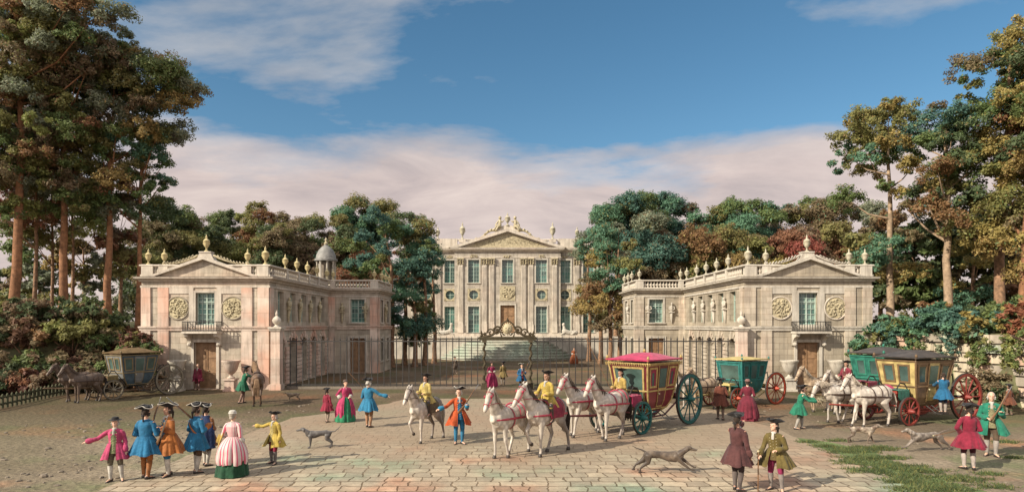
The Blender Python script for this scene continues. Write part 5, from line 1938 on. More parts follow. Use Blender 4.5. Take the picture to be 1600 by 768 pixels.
def dome_turret(loc):
    t = thing('domed_turret', 'small domed stone turret rising behind the pink tinted pavilion', 'turret', loc)
    b = MB(); b.lathe([(1.5, 0), (1.5, 8.05), (1.75, 8.1), (1.75, 8.35), (1.3, 8.4)], 20); b.build('drum', M['stone_grey'], t, .5)
    for i in range(8):
        a = 2 * PI * (i + .5) / 8
        b = MB(); b.lathe([(.2, 8.38), (.16, 8.5), (.14, 10.1), (.2, 10.25)], 8, (1.18 * math.cos(a), 1.18 * math.sin(a), 0)); b.build('column', M['stone_lite'], t, .7)
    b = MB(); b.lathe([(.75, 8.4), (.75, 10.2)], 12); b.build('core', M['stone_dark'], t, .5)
    b = MB(); b.lathe([(1.3, 10.25), (1.55, 10.3), (1.55, 10.5), (1.35, 10.55), (1.28, 10.9), (1.0, 11.35), (.55, 11.7), (.28, 11.8), (.30, 11.9)], 20); b.build('dome', M['lead'], t, .6)
    b = MB(); b.lathe([(.22, 11.9), (.3, 12.05), (.12, 12.2), (.2, 12.4), (.02, 12.6)], 10); b.build('finial', M['gilt_dull'], t, .8)
    return t
# ------------------------------------------------------------------ foliage
def leaf_mesh(name, clumps, mats, size, per, seed, sprays=13, shell=.55, flat=1.0, droop=.0, aspect=.46, solid=.0):
    """clumps: (centre, (rx, ry, rz), material index). Leaves grow in sprays over each clump."""
    r = np.random.RandomState(seed)
    V, MI = [], []
    for c, rd, mi in clumps:
        vol = (rd[0] * rd[1] * rd[2]) ** (2 / 3.)
        ns = max(5, int(sprays * max(.6, vol)))
        nl = max(6, int(per * vol / ns))
        d = r.normal(size=(ns, 3)); d /= np.linalg.norm(d, axis=1)[:, None]
        d[:, 2] = np.where(d[:, 2] < -.55, -d[:, 2] * .6, d[:, 2])
        rr = (shell + (1 - shell) * r.rand(ns))[:, None]
        sc = d * rr * np.array(rd)
        # leaves round each spray, fanned outwards
        q = r.normal(size=(ns, nl, 3)); q /= np.linalg.norm(q, axis=2)[:, :, None]
        q *= (r.rand(ns, nl, 1) ** .5)
        sr = np.array(rd) * (.29 + .15 * r.rand(ns, 1))
        p = sc[:, None, :] + q * sr[:, None, :] * np.array([1, 1, .85 * flat])
        p = p.reshape(-1, 3)
        n = len(p)
        out = np.repeat(d, nl, axis=0)
        nrm_ = out * .55 + q.reshape(-1, 3) * .45 + r.normal(size=(n, 3)) * .5 + np.array([0, 0, .35])
        nrm_ /= np.linalg.norm(nrm_, axis=1)[:, None]
        t = np.cross(nrm_, r.normal(size=(n, 3))); t /= (np.linalg.norm(t, axis=1)[:, None] + 1e-9)
        t[:, 2] -= droop; 
        b = np.cross(nrm_, t)
        s = size * (.55 + .9 * r.rand(n, 1))
        P = p + np.array(c)
        quad = np.stack([P - t * s, P - b * s * aspect - nrm_ * s * .12, P + t * s, P + b * s * aspect - nrm_ * s * .12], axis=1)
        V.append(quad.reshape(-1, 3))
        m_ = np.full(n, mi)
        sw = r.rand(n) < .12
        m_[sw] = r.randint(0, len(mats), sw.sum())
        MI.append(m_)
    V = np.concatenate(V); MI = np.concatenate(MI)
    nf = len(MI)
    me = bpy.data.meshes.new(name)
    me.vertices.add(len(V)); me.vertices.foreach_set('co', V.astype(np.float32).ravel())
    me.loops.add(nf * 4); me.loops.foreach_set('vertex_index', np.arange(nf * 4, dtype=np.int32))
    me.polygons.add(nf)
    me.polygons.foreach_set('loop_start', np.arange(0, nf * 4, 4, dtype=np.int32))
    me.polygons.foreach_set('loop_total', np.full(nf, 4, dtype=np.int32))
    for m_ in mats: me.materials.append(m_)
    me.polygons.foreach_set('material_index', MI.astype(np.int32))
    me.update(calc_edges=True)
    return me


def fill_ellipses(ells, rc, n_scale, depth, seed, nm, flat=.75):
    """clump centres spread evenly inside (x, z, rx, rz) ellipses; y spread within depth."""
    r = random.Random(seed)
    out = []
    for e in ells:
        x, z, rx, rz = e[:4]
        pal = e[4] if len(e) > 4 else None
        n = max(3, int(n_scale * rx * rz / (rc * rc)))
        pts = []
        for k in range(n):
            best, bd = None, -1
            for _ in range(7):
                a, q = r.uniform(0, 2 * PI), math.sqrt(r.random())
                c = (x + rx * q * math.cos(a), r.uniform(-1, 1) * depth * math.sqrt(max(.1, 1 - q * q * .8)), z + rz * q * math.sin(a))
                dd = min([(c[0] - o[0]) ** 2 + .5 * (c[1] - o[1]) ** 2 + (c[2] - o[2]) ** 2 for o in pts], default=9)
                if dd > bd: best, bd = c, dd
            pts.append(best)
        for c in pts:
            s = rc * r.uniform(.72, 1.25)
            mi = r.choice(pal) if pal else r.randrange(nm)
            out.append((c, (s * 1.12, s * 1.1, s * flat), mi))
    return out


def tree(name, label, base, trunk, r0, ells, mats, rc=1.0, leaf=.17, per=330, dens=1.5, depth=2.4, bark='bark', seed=1, group=None, limbs=9, flat=.75, shell=.5, cat='tree'):
    """base: ground point. trunk: points relative to base. ells: crown ellipses relative to base (x, z, rx, rz[, palette])."""
    t = thing(name, label, cat, base, 0, 1.0, group)
    cl = fill_ellipses(ells, rc, dens, depth, seed, len(mats), flat)
    r = random.Random(seed + 77)
    b = MB()
    n = len(trunk)
    # densify with a little wander
    pts, rs = [], []
    for i in range(n - 1):
        for k in range(4):
            u = k / 4
            p = Vector(trunk[i]).lerp(Vector(trunk[i + 1]), u)
            w = .05 * r0 / .3
            pts.append(p + Vector((r.uniform(-w, w), r.uniform(-w, w), 0)))
    pts.append(Vector(trunk[-1]))
    m = len(pts)
    rs = [r0 * (1.0 - .72 * (i / (m - 1)) ** .9) * (1.35 if i == 0 else 1) for i in range(m)]
    b.tube(pts, rs, 9)
    zs = [p.z for p in pts]
    cand = sorted(cl, key=lambda c: r.random())[:limbs]
    for c, rd, mi in cand:
        cz = c[2]
        # leave the trunk below the clump
        k = max(range(m), key=lambda i: (zs[i] <= cz - .12 * zs[-1]) * 1000 + zs[i] * (1 if zs[i] <= cz - .12 * zs[-1] else -1))
        k = min(max(k, int(m * .35)), m - 1)
        p0 = pts[k]
        mid = p0.lerp(Vector(c), .5) + Vector((0, 0, -.15 * abs(c[0] - p0.x)))
        q0 = min(rs[k] * .55, .16)
        b.tube([p0, mid, Vector(c)], [q0, q0 * .65, q0 * .22], 6)
    b.build('trunk', M[bark], t, 1.2)
    me = leaf_mesh('crown', cl, mats, leaf, per, seed, shell=shell)
    link_mesh('crown', me, t)
    return t


def px_ells(Y, bx, bz, lst, k=1.0):
    """ellipses measured on the photograph (px, py, rx, ry[, palette]) -> metres relative to the base."""
    s = Y / F
    out = []
    for e in lst:
        o = (atx(e[0], Y) - bx, atz(e[1], Y) - bz, e[2] * s * k, e[3] * s * k)
        out.append(o + (e[4],) if len(e) > 4 else o)
    return out


def bush(name, label, base, rx, rz, mats, seed, leaf=.13, per=420, group=None, ry=None, n=None, cat='shrub'):
    t = thing(name, label, cat, base, 0, 1.0, group)
    r = random.Random(seed)
    ry = ry or rx * .8
    cl = []
    nn = n or max(6, int(9 * rx))
    for k in range(nn):
        a = r.uniform(0, 2 * PI); q = math.sqrt(r.random()) * .8
        x, y = rx * q * math.cos(a), ry * q * math.sin(a)
        zt = rz * (1 - .55 * q * q) * r.uniform(.35, .9)
        s = min(rx, rz) * r.uniform(.32, .5)
        cl.append(((x, y, max(s * .6, zt - s * .2)), (s, s, s * .85), r.randrange(len(mats))))
    b = MB()
    for c, rd, mi in cl[:6]:
        b.tube([(c[0] * .2, c[1] * .2, -.05), (c[0] * .6, c[1] * .6, c[2] * .5), c], [.05, .035, .012], 6)
    b.build('stem', M['bark'], t, 1.0)
    me = leaf_mesh('foliage', cl, mats, leaf, per, seed, shell=.4)
    link_mesh('foliage', me, t)
    return t


def LF(*a):
    return [M['lf_' + x] for x in a]


# ------------------------------------------------------------------ ground
def ground_mats():
    # packed earth of the forecourt with worn, washed patches
    m, nt, b = nodes_of('packed_earth')
    tc = N(nt, 'ShaderNodeTexCoord')
    n1 = N(nt, 'ShaderNodeTexNoise', Scale=.16, Detail=8.0, Roughness=.62); L(nt, tc.outputs['Object'], n1.inputs['Vector'])
    r1 = ramp(nt, n1.outputs['Fac'], [(.32, (.12, .09, .058)), (.5, (.205, .16, .108)), (.68, (.33, .265, .185))])
    n2 = N(nt, 'ShaderNodeTexNoise', Scale=.33, Detail=5.0); L(nt, tc.outputs['Object'], n2.inputs['Vector'])
    mp = N(nt, 'ShaderNodeMapping'); mp.inputs['Location'].default_value = (13, 7, 2); L(nt, tc.outputs['Object'], mp.inputs[0])
    L(nt, mp.outputs[0], n2.inputs['Vector'])
    r2 = ramp(nt, n2.outputs['Fac'], [(.50, 0.0), (.62, .75)])
    c = mixc(nt, r2.outputs[0], r1.outputs[0], (.135, .15, .07))
    mp2 = N(nt, 'ShaderNodeMapping'); mp2.inputs['Location'].default_value = (-31, 4, 8); L(nt, tc.outputs['Object'], mp2.inputs[0])
    n3 = N(nt, 'ShaderNodeTexNoise', Scale=.28, Detail=5.0); L(nt, mp2.outputs[0], n3.inputs['Vector'])
    r3 = ramp(nt, n3.outputs['Fac'], [(.56, 0.0), (.68, .55)])
    c = mixc(nt, r3.outputs[0], c, (.40, .19, .10))
    n4 = N(nt, 'ShaderNodeTexNoise', Scale=9.0, Detail=8.0, Roughness=.7); L(nt, tc.outputs['Object'], n4.inputs['Vector'])
    r4 = ramp(nt, n4.outputs['Fac'], [(.3, .62), (.7, 1.3)])
    c = mixc(nt, 1.0, c, r4.outputs[0], 'MULTIPLY')
    # pebbles
    v = N(nt, 'ShaderNodeTexVoronoi', Scale=5.5); L(nt, tc.outputs['Object'], v.inputs['Vector'])
    r5 = ramp(nt, v.outputs['Distance'], [(.08, 1.15), (.35, .93)])
    c = mixc(nt, .7, c, r5.outputs[0], 'MULTIPLY')
    # grass-grown, mossy earth by the wooded bank
    sx = N(nt, 'ShaderNodeSeparateXYZ'); L(nt, tc.outputs['Object'], sx.inputs[0])
    ax = N(nt, 'ShaderNodeMath', operation='MULTIPLY_ADD'); L(nt, n2.outputs['Fac'], ax.inputs[0]); ax.inputs[1].default_value = -16.0; L(nt, sx.outputs[0], ax.inputs[2])
    mx_ = N(nt, 'ShaderNodeMapRange'); mx_.inputs[1].default_value = -16.0; mx_.inputs[2].default_value = -25.0; mx_.inputs[4].default_value = .55; L(nt, ax.outputs[0], mx_.inputs[0])
    c = mixc(nt, mx_.outputs[0], c, mixc(nt, 1.0, (.13, .115, .062), r4.outputs[0], 'MULTIPLY'))
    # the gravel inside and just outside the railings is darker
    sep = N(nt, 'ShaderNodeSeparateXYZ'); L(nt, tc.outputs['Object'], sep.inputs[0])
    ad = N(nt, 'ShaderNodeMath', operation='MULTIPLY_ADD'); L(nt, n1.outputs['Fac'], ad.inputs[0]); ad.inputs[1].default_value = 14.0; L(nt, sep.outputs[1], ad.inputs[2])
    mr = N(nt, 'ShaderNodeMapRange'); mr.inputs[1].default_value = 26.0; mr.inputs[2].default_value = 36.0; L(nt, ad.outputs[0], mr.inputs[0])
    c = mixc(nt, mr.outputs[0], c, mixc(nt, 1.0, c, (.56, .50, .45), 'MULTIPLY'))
    L(nt, c, b.inputs['Base Color']); b.inputs['Roughness'].default_value = .95; b.inputs['Specular IOR Level'].default_value = .15
    ad2 = N(nt, 'ShaderNodeMath', operation='ADD'); L(nt, n4.outputs['Fac'], ad2.inputs[0]); L(nt, v.outputs['Distance'], ad2.inputs[1])
    bp = N(nt, 'ShaderNodeBump', Strength=.7, Distance=.05); L(nt, ad2.outputs[0], bp.inputs['Height']); L(nt, bp.outputs[0], b.inputs['Normal'])
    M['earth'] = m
    # flagstones: irregular courses, washed pink, cream and mint
    m, nt, b = nodes_of('flagstones')
    tc = N(nt, 'ShaderNodeTexCoord')
    nd = N(nt, 'ShaderNodeTexNoise', Scale=1.6, Detail=3.0); L(nt, tc.outputs['Object'], nd.inputs['Vector'])
    dv = N(nt, 'ShaderNodeVectorMath', operation='MULTIPLY_ADD'); L(nt, nd.outputs['Color'], dv.inputs[0]); dv.inputs[1].default_value = (.34, .22, 0); L(nt, tc.outputs['Object'], dv.inputs[2])
    br = N(nt, 'ShaderNodeTexBrick'); br.offset = .43; br.squash = 1.25; br.squash_frequency = 3
    br.inputs['Scale'].default_value = 1.0; br.inputs['Brick Width'].default_value = .44; br.inputs['Row Height'].default_value = .46
    br.inputs['Mortar Size'].default_value = .022; br.inputs['Mortar Smooth'].default_value = .35; br.inputs['Bias'].default_value = 0
    br.inputs['Color1'].default_value = (.74, .74, .74, 1); br.inputs['Color2'].default_value = (1.18, 1.16, 1.12, 1); br.inputs['Mortar'].default_value = (.30, .25, .2, 1)
    L(nt, dv.outputs[0], br.inputs['Vector'])
    n1 = N(nt, 'ShaderNodeTexNoise', Scale=.26, Detail=2.5, Roughness=.5); L(nt, tc.outputs['Object'], n1.inputs['Vector'])
    r1 = ramp(nt, n1.outputs['Fac'], [(.35, (.215, .28, .185)), (.43, (.33, .29, .205)), (.54, (.375, .30, .21)), (.61, (.36, .205, .13)), (.74, (.38, .26, .175))])
    n5 = N(nt, 'ShaderNodeTexNoise', Scale=3.5, Detail=7.0, Roughness=.65); L(nt, tc.outputs['Object'], n5.inputs['Vector'])
    r5 = ramp(nt, n5.outputs['Fac'], [(.3, .70), (.7, 1.18)])
    c = mixc(nt, 1.0, r1.outputs[0], br.outputs['Color'], 'MULTIPLY')
    c = mixc(nt, 1.0, c, r5.outputs[0], 'MULTIPLY')
    # earth trodden over the stones, thicker to the north
    sep = N(nt, 'ShaderNodeSeparateXYZ'); L(nt, tc.outputs['Object'], sep.inputs[0])
    n6 = N(nt, 'ShaderNodeTexNoise', Scale=.45, Detail=7.0, Roughness=.65); L(nt, tc.outputs['Object'], n6.inputs['Vector'])
    ad = N(nt, 'ShaderNodeMath', operation='MULTIPLY_ADD'); L(nt, n6.outputs['Fac'], ad.inputs[0]); ad.inputs[1].default_value = 13.0; L(nt, sep.outputs[1], ad.inputs[2])
    mr = N(nt, 'ShaderNodeMapRange'); mr.inputs[1].default_value = 20.5; mr.inputs[2].default_value = 27.5; mr.inputs[4].default_value = .86; L(nt, ad.outputs[0], mr.inputs[0])
    c = mixc(nt, mr.outputs[0], c, (.235, .175, .115))
    L(nt, c, b.inputs['Base Color']); b.inputs['Roughness'].default_value = .85; b.inputs['Specular IOR Level'].default_value = .25
    ad2 = N(nt, 'ShaderNodeMath', operation='MULTIPLY_ADD'); L(nt, br.outputs['Fac'], ad2.inputs[0]); ad2.inputs[1].default_value = -1.3; L(nt, n5.outputs['Fac'], ad2.inputs[2])
    bp = N(nt, 'ShaderNodeBump', Strength=.6, Distance=.05); L(nt, ad2.outputs[0], bp.inputs['Height']); L(nt, bp.outputs[0], b.inputs['Normal'])
    M['flags'] = m
    M['bank'] = mat('leaf_mould', (.09, .07, .04), .95, .5, 1.2, .6, col2=(.10, .10, .045))
    M['lawn'] = mat('lawn', (.10, .13, .045), .95, .4, .6, .4)


ground_mats()


def sheet(name, outline, z, m_, kind='structure', jag=0.0, seed=2):
    r = random.Random(seed)
    pts = []
    n = len(outline)
    for i in range(n):
        a, b = Vector(outline[i]), Vector(outline[(i + 1) % n])
        k = max(1, int((b - a).length / .5)) if jag else 1
        for j in range(k):
            p = a.lerp(b, j / k)
            pts.append((p.x + r.uniform(-jag, jag), p.y + r.uniform(-jag, jag), z))
    b = MB(); b.add(pts, [tuple(range(len(pts)))])
    o = b.build(name, m_)
    return tag(o, kind=kind)


def height_sheet(name, x0, x1, y0, y1, nx, ny, fn, m_):
    b = MB()
    vs = [(x0 + (x1 - x0) * i / nx, y0 + (y1 - y0) * j / ny, 0) for i in range(nx + 1) for j in range(ny + 1)]
    vs = [(x, y, fn(x, y)) for x, y, _ in vs]
    fs = [(i * (ny + 1) + j, (i + 1) * (ny + 1) + j, (i + 1) * (ny + 1) + j + 1, i * (ny + 1) + j + 1) for i in range(nx) for j in range(ny)]
    b.add(vs, fs)
    return tag(b.build(name, m_, None, 1.5), kind='structure')


def tufts(name, areas, mats, seed, hmax=.16, per=90):
    """grass blades inside ellipses (x, y, rx, ry)."""
    r = np.random.RandomState(seed)
    V = []
    for x, y, rx, ry in areas:
        n = int(per * rx * ry * 3.1)
        a = r.rand(n) * 2 * PI; q = r.rand(n) ** .75 * (0.8 + .25 * np.sin(5 * a + seed))
        px, py = x + rx * q * np.cos(a), y + ry * q * np.sin(a)
        h = hmax * (.2 + .8 * r.rand(n) ** 2); th = r.rand(n) * PI
        w = .008 + .009 * r.rand(n)
        lx, ly = r.normal(size=n) * .05, r.normal(size=n) * .05
        z0 = np.zeros(n)
        A = np.stack([px - w * np.cos(th), py - w * np.sin(th), z0], 1); B = np.stack([px + w * np.cos(th), py + w * np.sin(th), z0], 1)
        C = np.stack([px + lx + w * .25, py + ly, h], 1); D = np.stack([px + lx - w * .25, py + ly, h], 1)
        V.append(np.stack([A, B, C, D], 1).reshape(-1, 3))
    V = np.concatenate(V); nf = len(V) // 4
    me = bpy.data.meshes.new(name)
    me.from_pydata(V.tolist(), [], [(4 * i, 4 * i + 1, 4 * i + 2, 4 * i + 3) for i in range(nf)])
    for m_ in mats: me.materials.append(m_)
    me.polygons.foreach_set('material_index', r.randint(0, len(mats), nf).astype(np.int32))
    o = bpy.data.objects.new(name, me); COL.objects.link(o)
    return tag(o, 'short tufts of green grass growing beside the flagged road', 'grass', kind='stuff')


def loose_stones(name, label, areas, m_, seed):
    """half-sunk field stones, too many and small to count."""
    r = random.Random(seed)
    b = MB()
    for x, y, rx, ry, n in areas:
        for k in range(n):
            a, q = r.uniform(0, 2 * PI), math.sqrt(r.random())
            s_ = r.uniform(.02, .065) * (1 if r.random() < .92 else 1.9)
            M_ = Matrix.Translation((x + rx * q * math.cos(a), y + ry * q * math.sin(a), s_ * .15)) @ Matrix.Rotation(r.uniform(0, 6), 4, 'Z')
            b.ball((0, 0, 0), (s_ * r.uniform(.8, 1.5), s_ * r.uniform(.7, 1.1), s_ * r.uniform(.4, .7)), 7, 5, 0, M_)
    o = b.build(name, m_, None, .5)
    return tag(o, label, 'gravel', kind='stuff')
# ------------------------------------------------------------------ people, by the point where they stand
def H_of(py, top, hat=1.055):
    Y = F * CH / (py - YH)
    return (py - top) * Y / F / hat


def stand(label, px, py, top, yaw, H=None, **k):
    b = gnd(px, py)
    return person(label, b, H or H_of(py, top), yaw, **k)


def place_people():
    stand('man in bright pink coat and white stockings holding his arm out', 180, 750, 647, 12, armR='out', armL='side', coat=PINKC, vest=(.20, .22, .10), breeches=(.16, .13, .08),
          stance=(.20, -.06, -.08, -.10), wig=(.50, .46, .40), fine=True, hat='round')
    r, W, h = stand('soldier in bright blue coat seen from behind, no cross belt', 228, 747, 630, 176, armL='bent', armR='gun', coat=BLUEC, breeches=ORANGE, stockings=(.38, .15, .05), trim=WHITE, wig=HAIRB, fine=True, flare=1.1)
    musket('musket held upright by the soldier in plain blue coat', W, (.10, -.25, 1.02), (-.30, -.12, 2.0))
    r, W, h = stand('soldier in orange brown coat facing forward with blue breeches', 263, 743, 626, -38, armL='gun', armR='bent', coat=ORANGE, vest=BLUEC, breeches=BLUEC, trim=WHITE, wig=HAIRB, cuffs=(.30, .09, .02), fine=True, flare=1.25, dark=True, skirt_len=.47)
    musket('musket held across the chest of the orange coated soldier', W, (.10, -.30, .82), (.46, -.22, 1.56))
    r, W, h = stand('soldier in blue coat with orange cuffs and orange cross belt', 307, 738, 626, 150, armL='bent', armR='gun', coat=BLUEC, cuffs=ORANGE, cape=None, sash=ORANGE, vest=ORANGE, trim=WHITE, wig=HAIRB, fine=True, dark=True, flare=.9)
    musket('musket sloped over the shoulder of the orange belted soldier', W, (.02, -.20, 1.12), (.36, .55, 1.98))
    stand('man in russet coat and dark blue cape behind the soldiers', 322, 727, 628, 165, armL='down', armR='bent', coat=(.26, .10, .03), cape=NAVY, trim=WHITE, wig=HAIRB, fine=True)
    r, W, h = stand('woman in pink striped gown over green petticoat seen from behind', 364, 742, 636, 172, sex='woman', coat=PINKC, petticoat=DKGREEN, stripe=True, cap=WHITE, hat=None, armL='bent', armR='down', wig=(.42, .36, .28), fine=True)
    t = thing('straw_hat', 'yellow straw hat carried by the striped woman', 'hat', W @ Vector((.36, -.02, .98)), rad(20))
    b = MB(); b.lathe([(.02, .10), (.10, .095), (.12, .05), (.125, .01), (.235, -.015), (.24, .0), (.13, .03)], 20, (0, 0, 0), 0, Matrix.Rotation(rad(-72), 4, 'Y'))
    b.build('brim', cloth((.50, .33, .07)), t, .8)
    r, W, h = stand('man in mustard yellow coat beckoning to the striped woman', 429, 724, 640, -28, armR='point', armL='side', coat=YELLOW, vest=(.42, .33, .12), breeches=CRIMSON, stockings=(.20, .17, .15), wig=GREYW, fine=True, flare=1.2, stance=(.10, -.06, -.17, .02))
    r, W, h = stand('boy in red coat and black hat beside the pink gown', 511, 659, 604, 150, coat=CRIMSON, armL='down', armR='side', stockings=(.35, .27, .2), wig=HAIRB, fine=True)
    stand('woman in deep pink gown with white lace and green hem', 540, 658, 590, 30, sex='woman', coat=(.46, .045, .12), petticoat=(.03, .22, .10), cap=(.12, .08, .06), hat=None, armL='bent', armR='hip', wig=HAIRB, fine=True)
    r, W, h = stand('man in blue coat shouldering a pole beside the pink gown', 576, 667, 588, 165, coat=(.03, .19, .32), armR='out', armL='gun', breeches=(.33, .16, .07), stockings=(.40, .22, .12), wig=WHITE, fine=True)
    stick('long pole sloped over the blue coated man\'s shoulder', W @ Vector((.06, -.22, 1.16)), W @ Vector((.52, .5, 2.02)), .014, False)
    r, W, h = stand('soldier in orange red coat with blue stockings and musket', 717, 693, 601, 18, armR='out', armL='gun', coat=REDOR, cuffs=(.03, .22, .36), vest=BLUEC, breeches=BLUEC, stockings=(.04, .20, .34), trim=WHITE, wig=WHITE, fine=True, flare=1.2, turn=-30)
    musket('musket sloped across the orange red coated soldier\'s shoulder', W, (-.05, -.27, 1.0), (.62, -.02, 1.86))
    # within and by the gate
    stand('woman in crimson gown inside the open gateway', 768, 604, 563, 25, sex='woman', coat=(.34, .03, .09), cap=(.2, .12, .1), hat=None, armL='bent', armR='bent', wig=HAIRB)
    stand('man in khaki coat inside the open gateway', 786, 601, 563, -150, coat=(.24, .17, .06), armL='bent', armR='down', wig=HAIRB, stockings=(.3, .25, .2))
    r, W, h = stand('soldier in blue coat on guard beside the gate post', 815, 609, 566, 20, coat=(.02, .11, .22), armL='gun', armR='bent', stockings=(.02, .12, .22), vest=CRIMSON, wig=HAIRB, trim=WHITE)
    musket('musket held by the soldier at the gate post', W, (0, -.28, 1.05), (.58, .05, 1.95))
    stand('woman in russet gown walking inside the forecourt railings', 897, 568, 541, 0, sex='woman', coat=(.30, .085, .03), cap=(.06, .05, .045), hat=None, armL='bent', armR='bent', wig=HAIRB)
    stand('dark figure in brown coat behind the railings', 711, 583, 556, 30, coat=(.12, .085, .06), breeches=BROWN, stockings=(.2, .15, .11), wig=HAIRB, dark=True)
    # right side
    stand('man in brown red coat walking before the teal carriage', 1126, 655, 597, 165, H=1.62, coat=(.15, .045, .025), armL='down', armR='bent', stockings=(.2, .14, .1), wig=HAIRB, dark=True, stance=(.1, -.14, -.08, .16))
    stand('woman in dark red gown before the teal carriage', 1168, 656, 597, 160, sex='woman', H=1.62, coat=(.17, .02, .035), cap=(.30, .15, .13), hat=None, armL='bent', armR='bent', wig=HAIRB)
    r, W, h = stand('man in emerald coat feeding the white horses', 1249, 670, 599, 78, coat=GREENC, armL='reach', armR='fwd', breeches=(.10, .14, .10), stockings=(.42, .38, .32), hat='tricorne', wig=HAIRB, fine=True, flare=1.2, lean=(0, -.10), stance=(.09, -.12, -.09, .16))
    t = thing('hay_bundle', 'small hay bundle held out to the white horses', 'hay', h[1] + Vector((.12, 0, 0)))
    b = MB(); q = random.Random(2)
    for i in range(46):
        d = Vector((q.gauss(0, 1), q.gauss(0, 1), q.gauss(-.4, .7))).normalized() * q.uniform(.16, .30)
        b.tube([-d * .5, d * .1 + Vector((0, 0, .02)), d], [.008, .012, .006], 4)
    b.ball((0, 0, -.02), (.14, .12, .12), 8, 6)
    b.build('straw', cloth((.34, .28, .17)), t, 1.0)
    stand('man in dark plum coat raising one hand, back half turned', 1152, 766, 641, 128, coat=(.095, .035, .032), cuffs=(.13, .05, .045), armL=((.10, -.95, -.10), (-.05, -.80, .55)), armR='side', breeches=(.05, .03, .03), stockings=(.14, .11, .095), wig=HAIRB, fine=True, dark=True)
    r, W, h = stand('stooping man in olive coat and plum breeches leaning on cane', 1212, 766, 650, -42, coat=OLIVE, vest=(.13, .09, .03), breeches=(.26, .025, .08), stockings=(.27, .23, .20), armR=((.20, -.25, -1), (.10, -.75, -.65)), armL='bent', wig=HAIRB, fine=True, flare=1.45, lean=(0, -.08), stance=(.17, -.03, -.13, .05), turn=-25)
    hp = h[-1]
    stick('tall cane planted before the olive coated man', (hp.x - .02, hp.y - .03, 0), (hp.x, hp.y, hp.z + .12), .016)
    r, W, h = stand('man in crimson coat seen from behind with cane under arm', 1514, 733, 627, 172, coat=CRIMSON, armL='hip', armR='bent', breeches=(.10, .02, .03), stockings=(.48, .40, .34), wig=HAIRB, fine=True, flare=1.25)
    stick('thin cane tucked under the crimson coated man\'s arm', W @ Vector((.16, -.16, 1.04)), W @ Vector((.95, .12, .92)), .011)
    r, W, h = stand('man in green coat resting a gun on his shoulder', 1549, 712, 606, -32, H=1.86, coat=(.02, .20, .12), vest=(.26, .23, .12), breeches=(.12, .08, .05), stockings=(.40, .35, .30), armL='gun', armR='bent', wig=(.55, .50, .44), hat=None, fine=True, flare=1.15)
    musket('sporting gun resting on the green coated man\'s shoulder', W, (0, -.28, 1.02), (.44, .10, 1.92))
    stand('man in rust coat beside the dark thicket and wall', 1577, 648, 598, 200, coat=(.17, .06, .03), armL='down', armR='bent', stockings=(.2, .15, .1), wig=HAIRB, dark=True)
    stand('man in wine red coat standing before the pavilion door', 309, 609, 566, 8, coat=(.21, .02, .045), armL='down', armR='down', stockings=(.25, .16, .13), wig=(.3, .2, .14), hat=None, breeches=(.16, .02, .03))
    stand('groom in green coat leaning against the brown horse', 380, 629, 567, 128, H=1.74, coat=(.02, .13, .065), armL='reach', armR='reach', breeches=(.20, .10, .08), stockings=(.28, .17, .13), wig=HAIRB, fine=True, lean=(0, -.12), stance=(.09, -.02, -.10, .20))


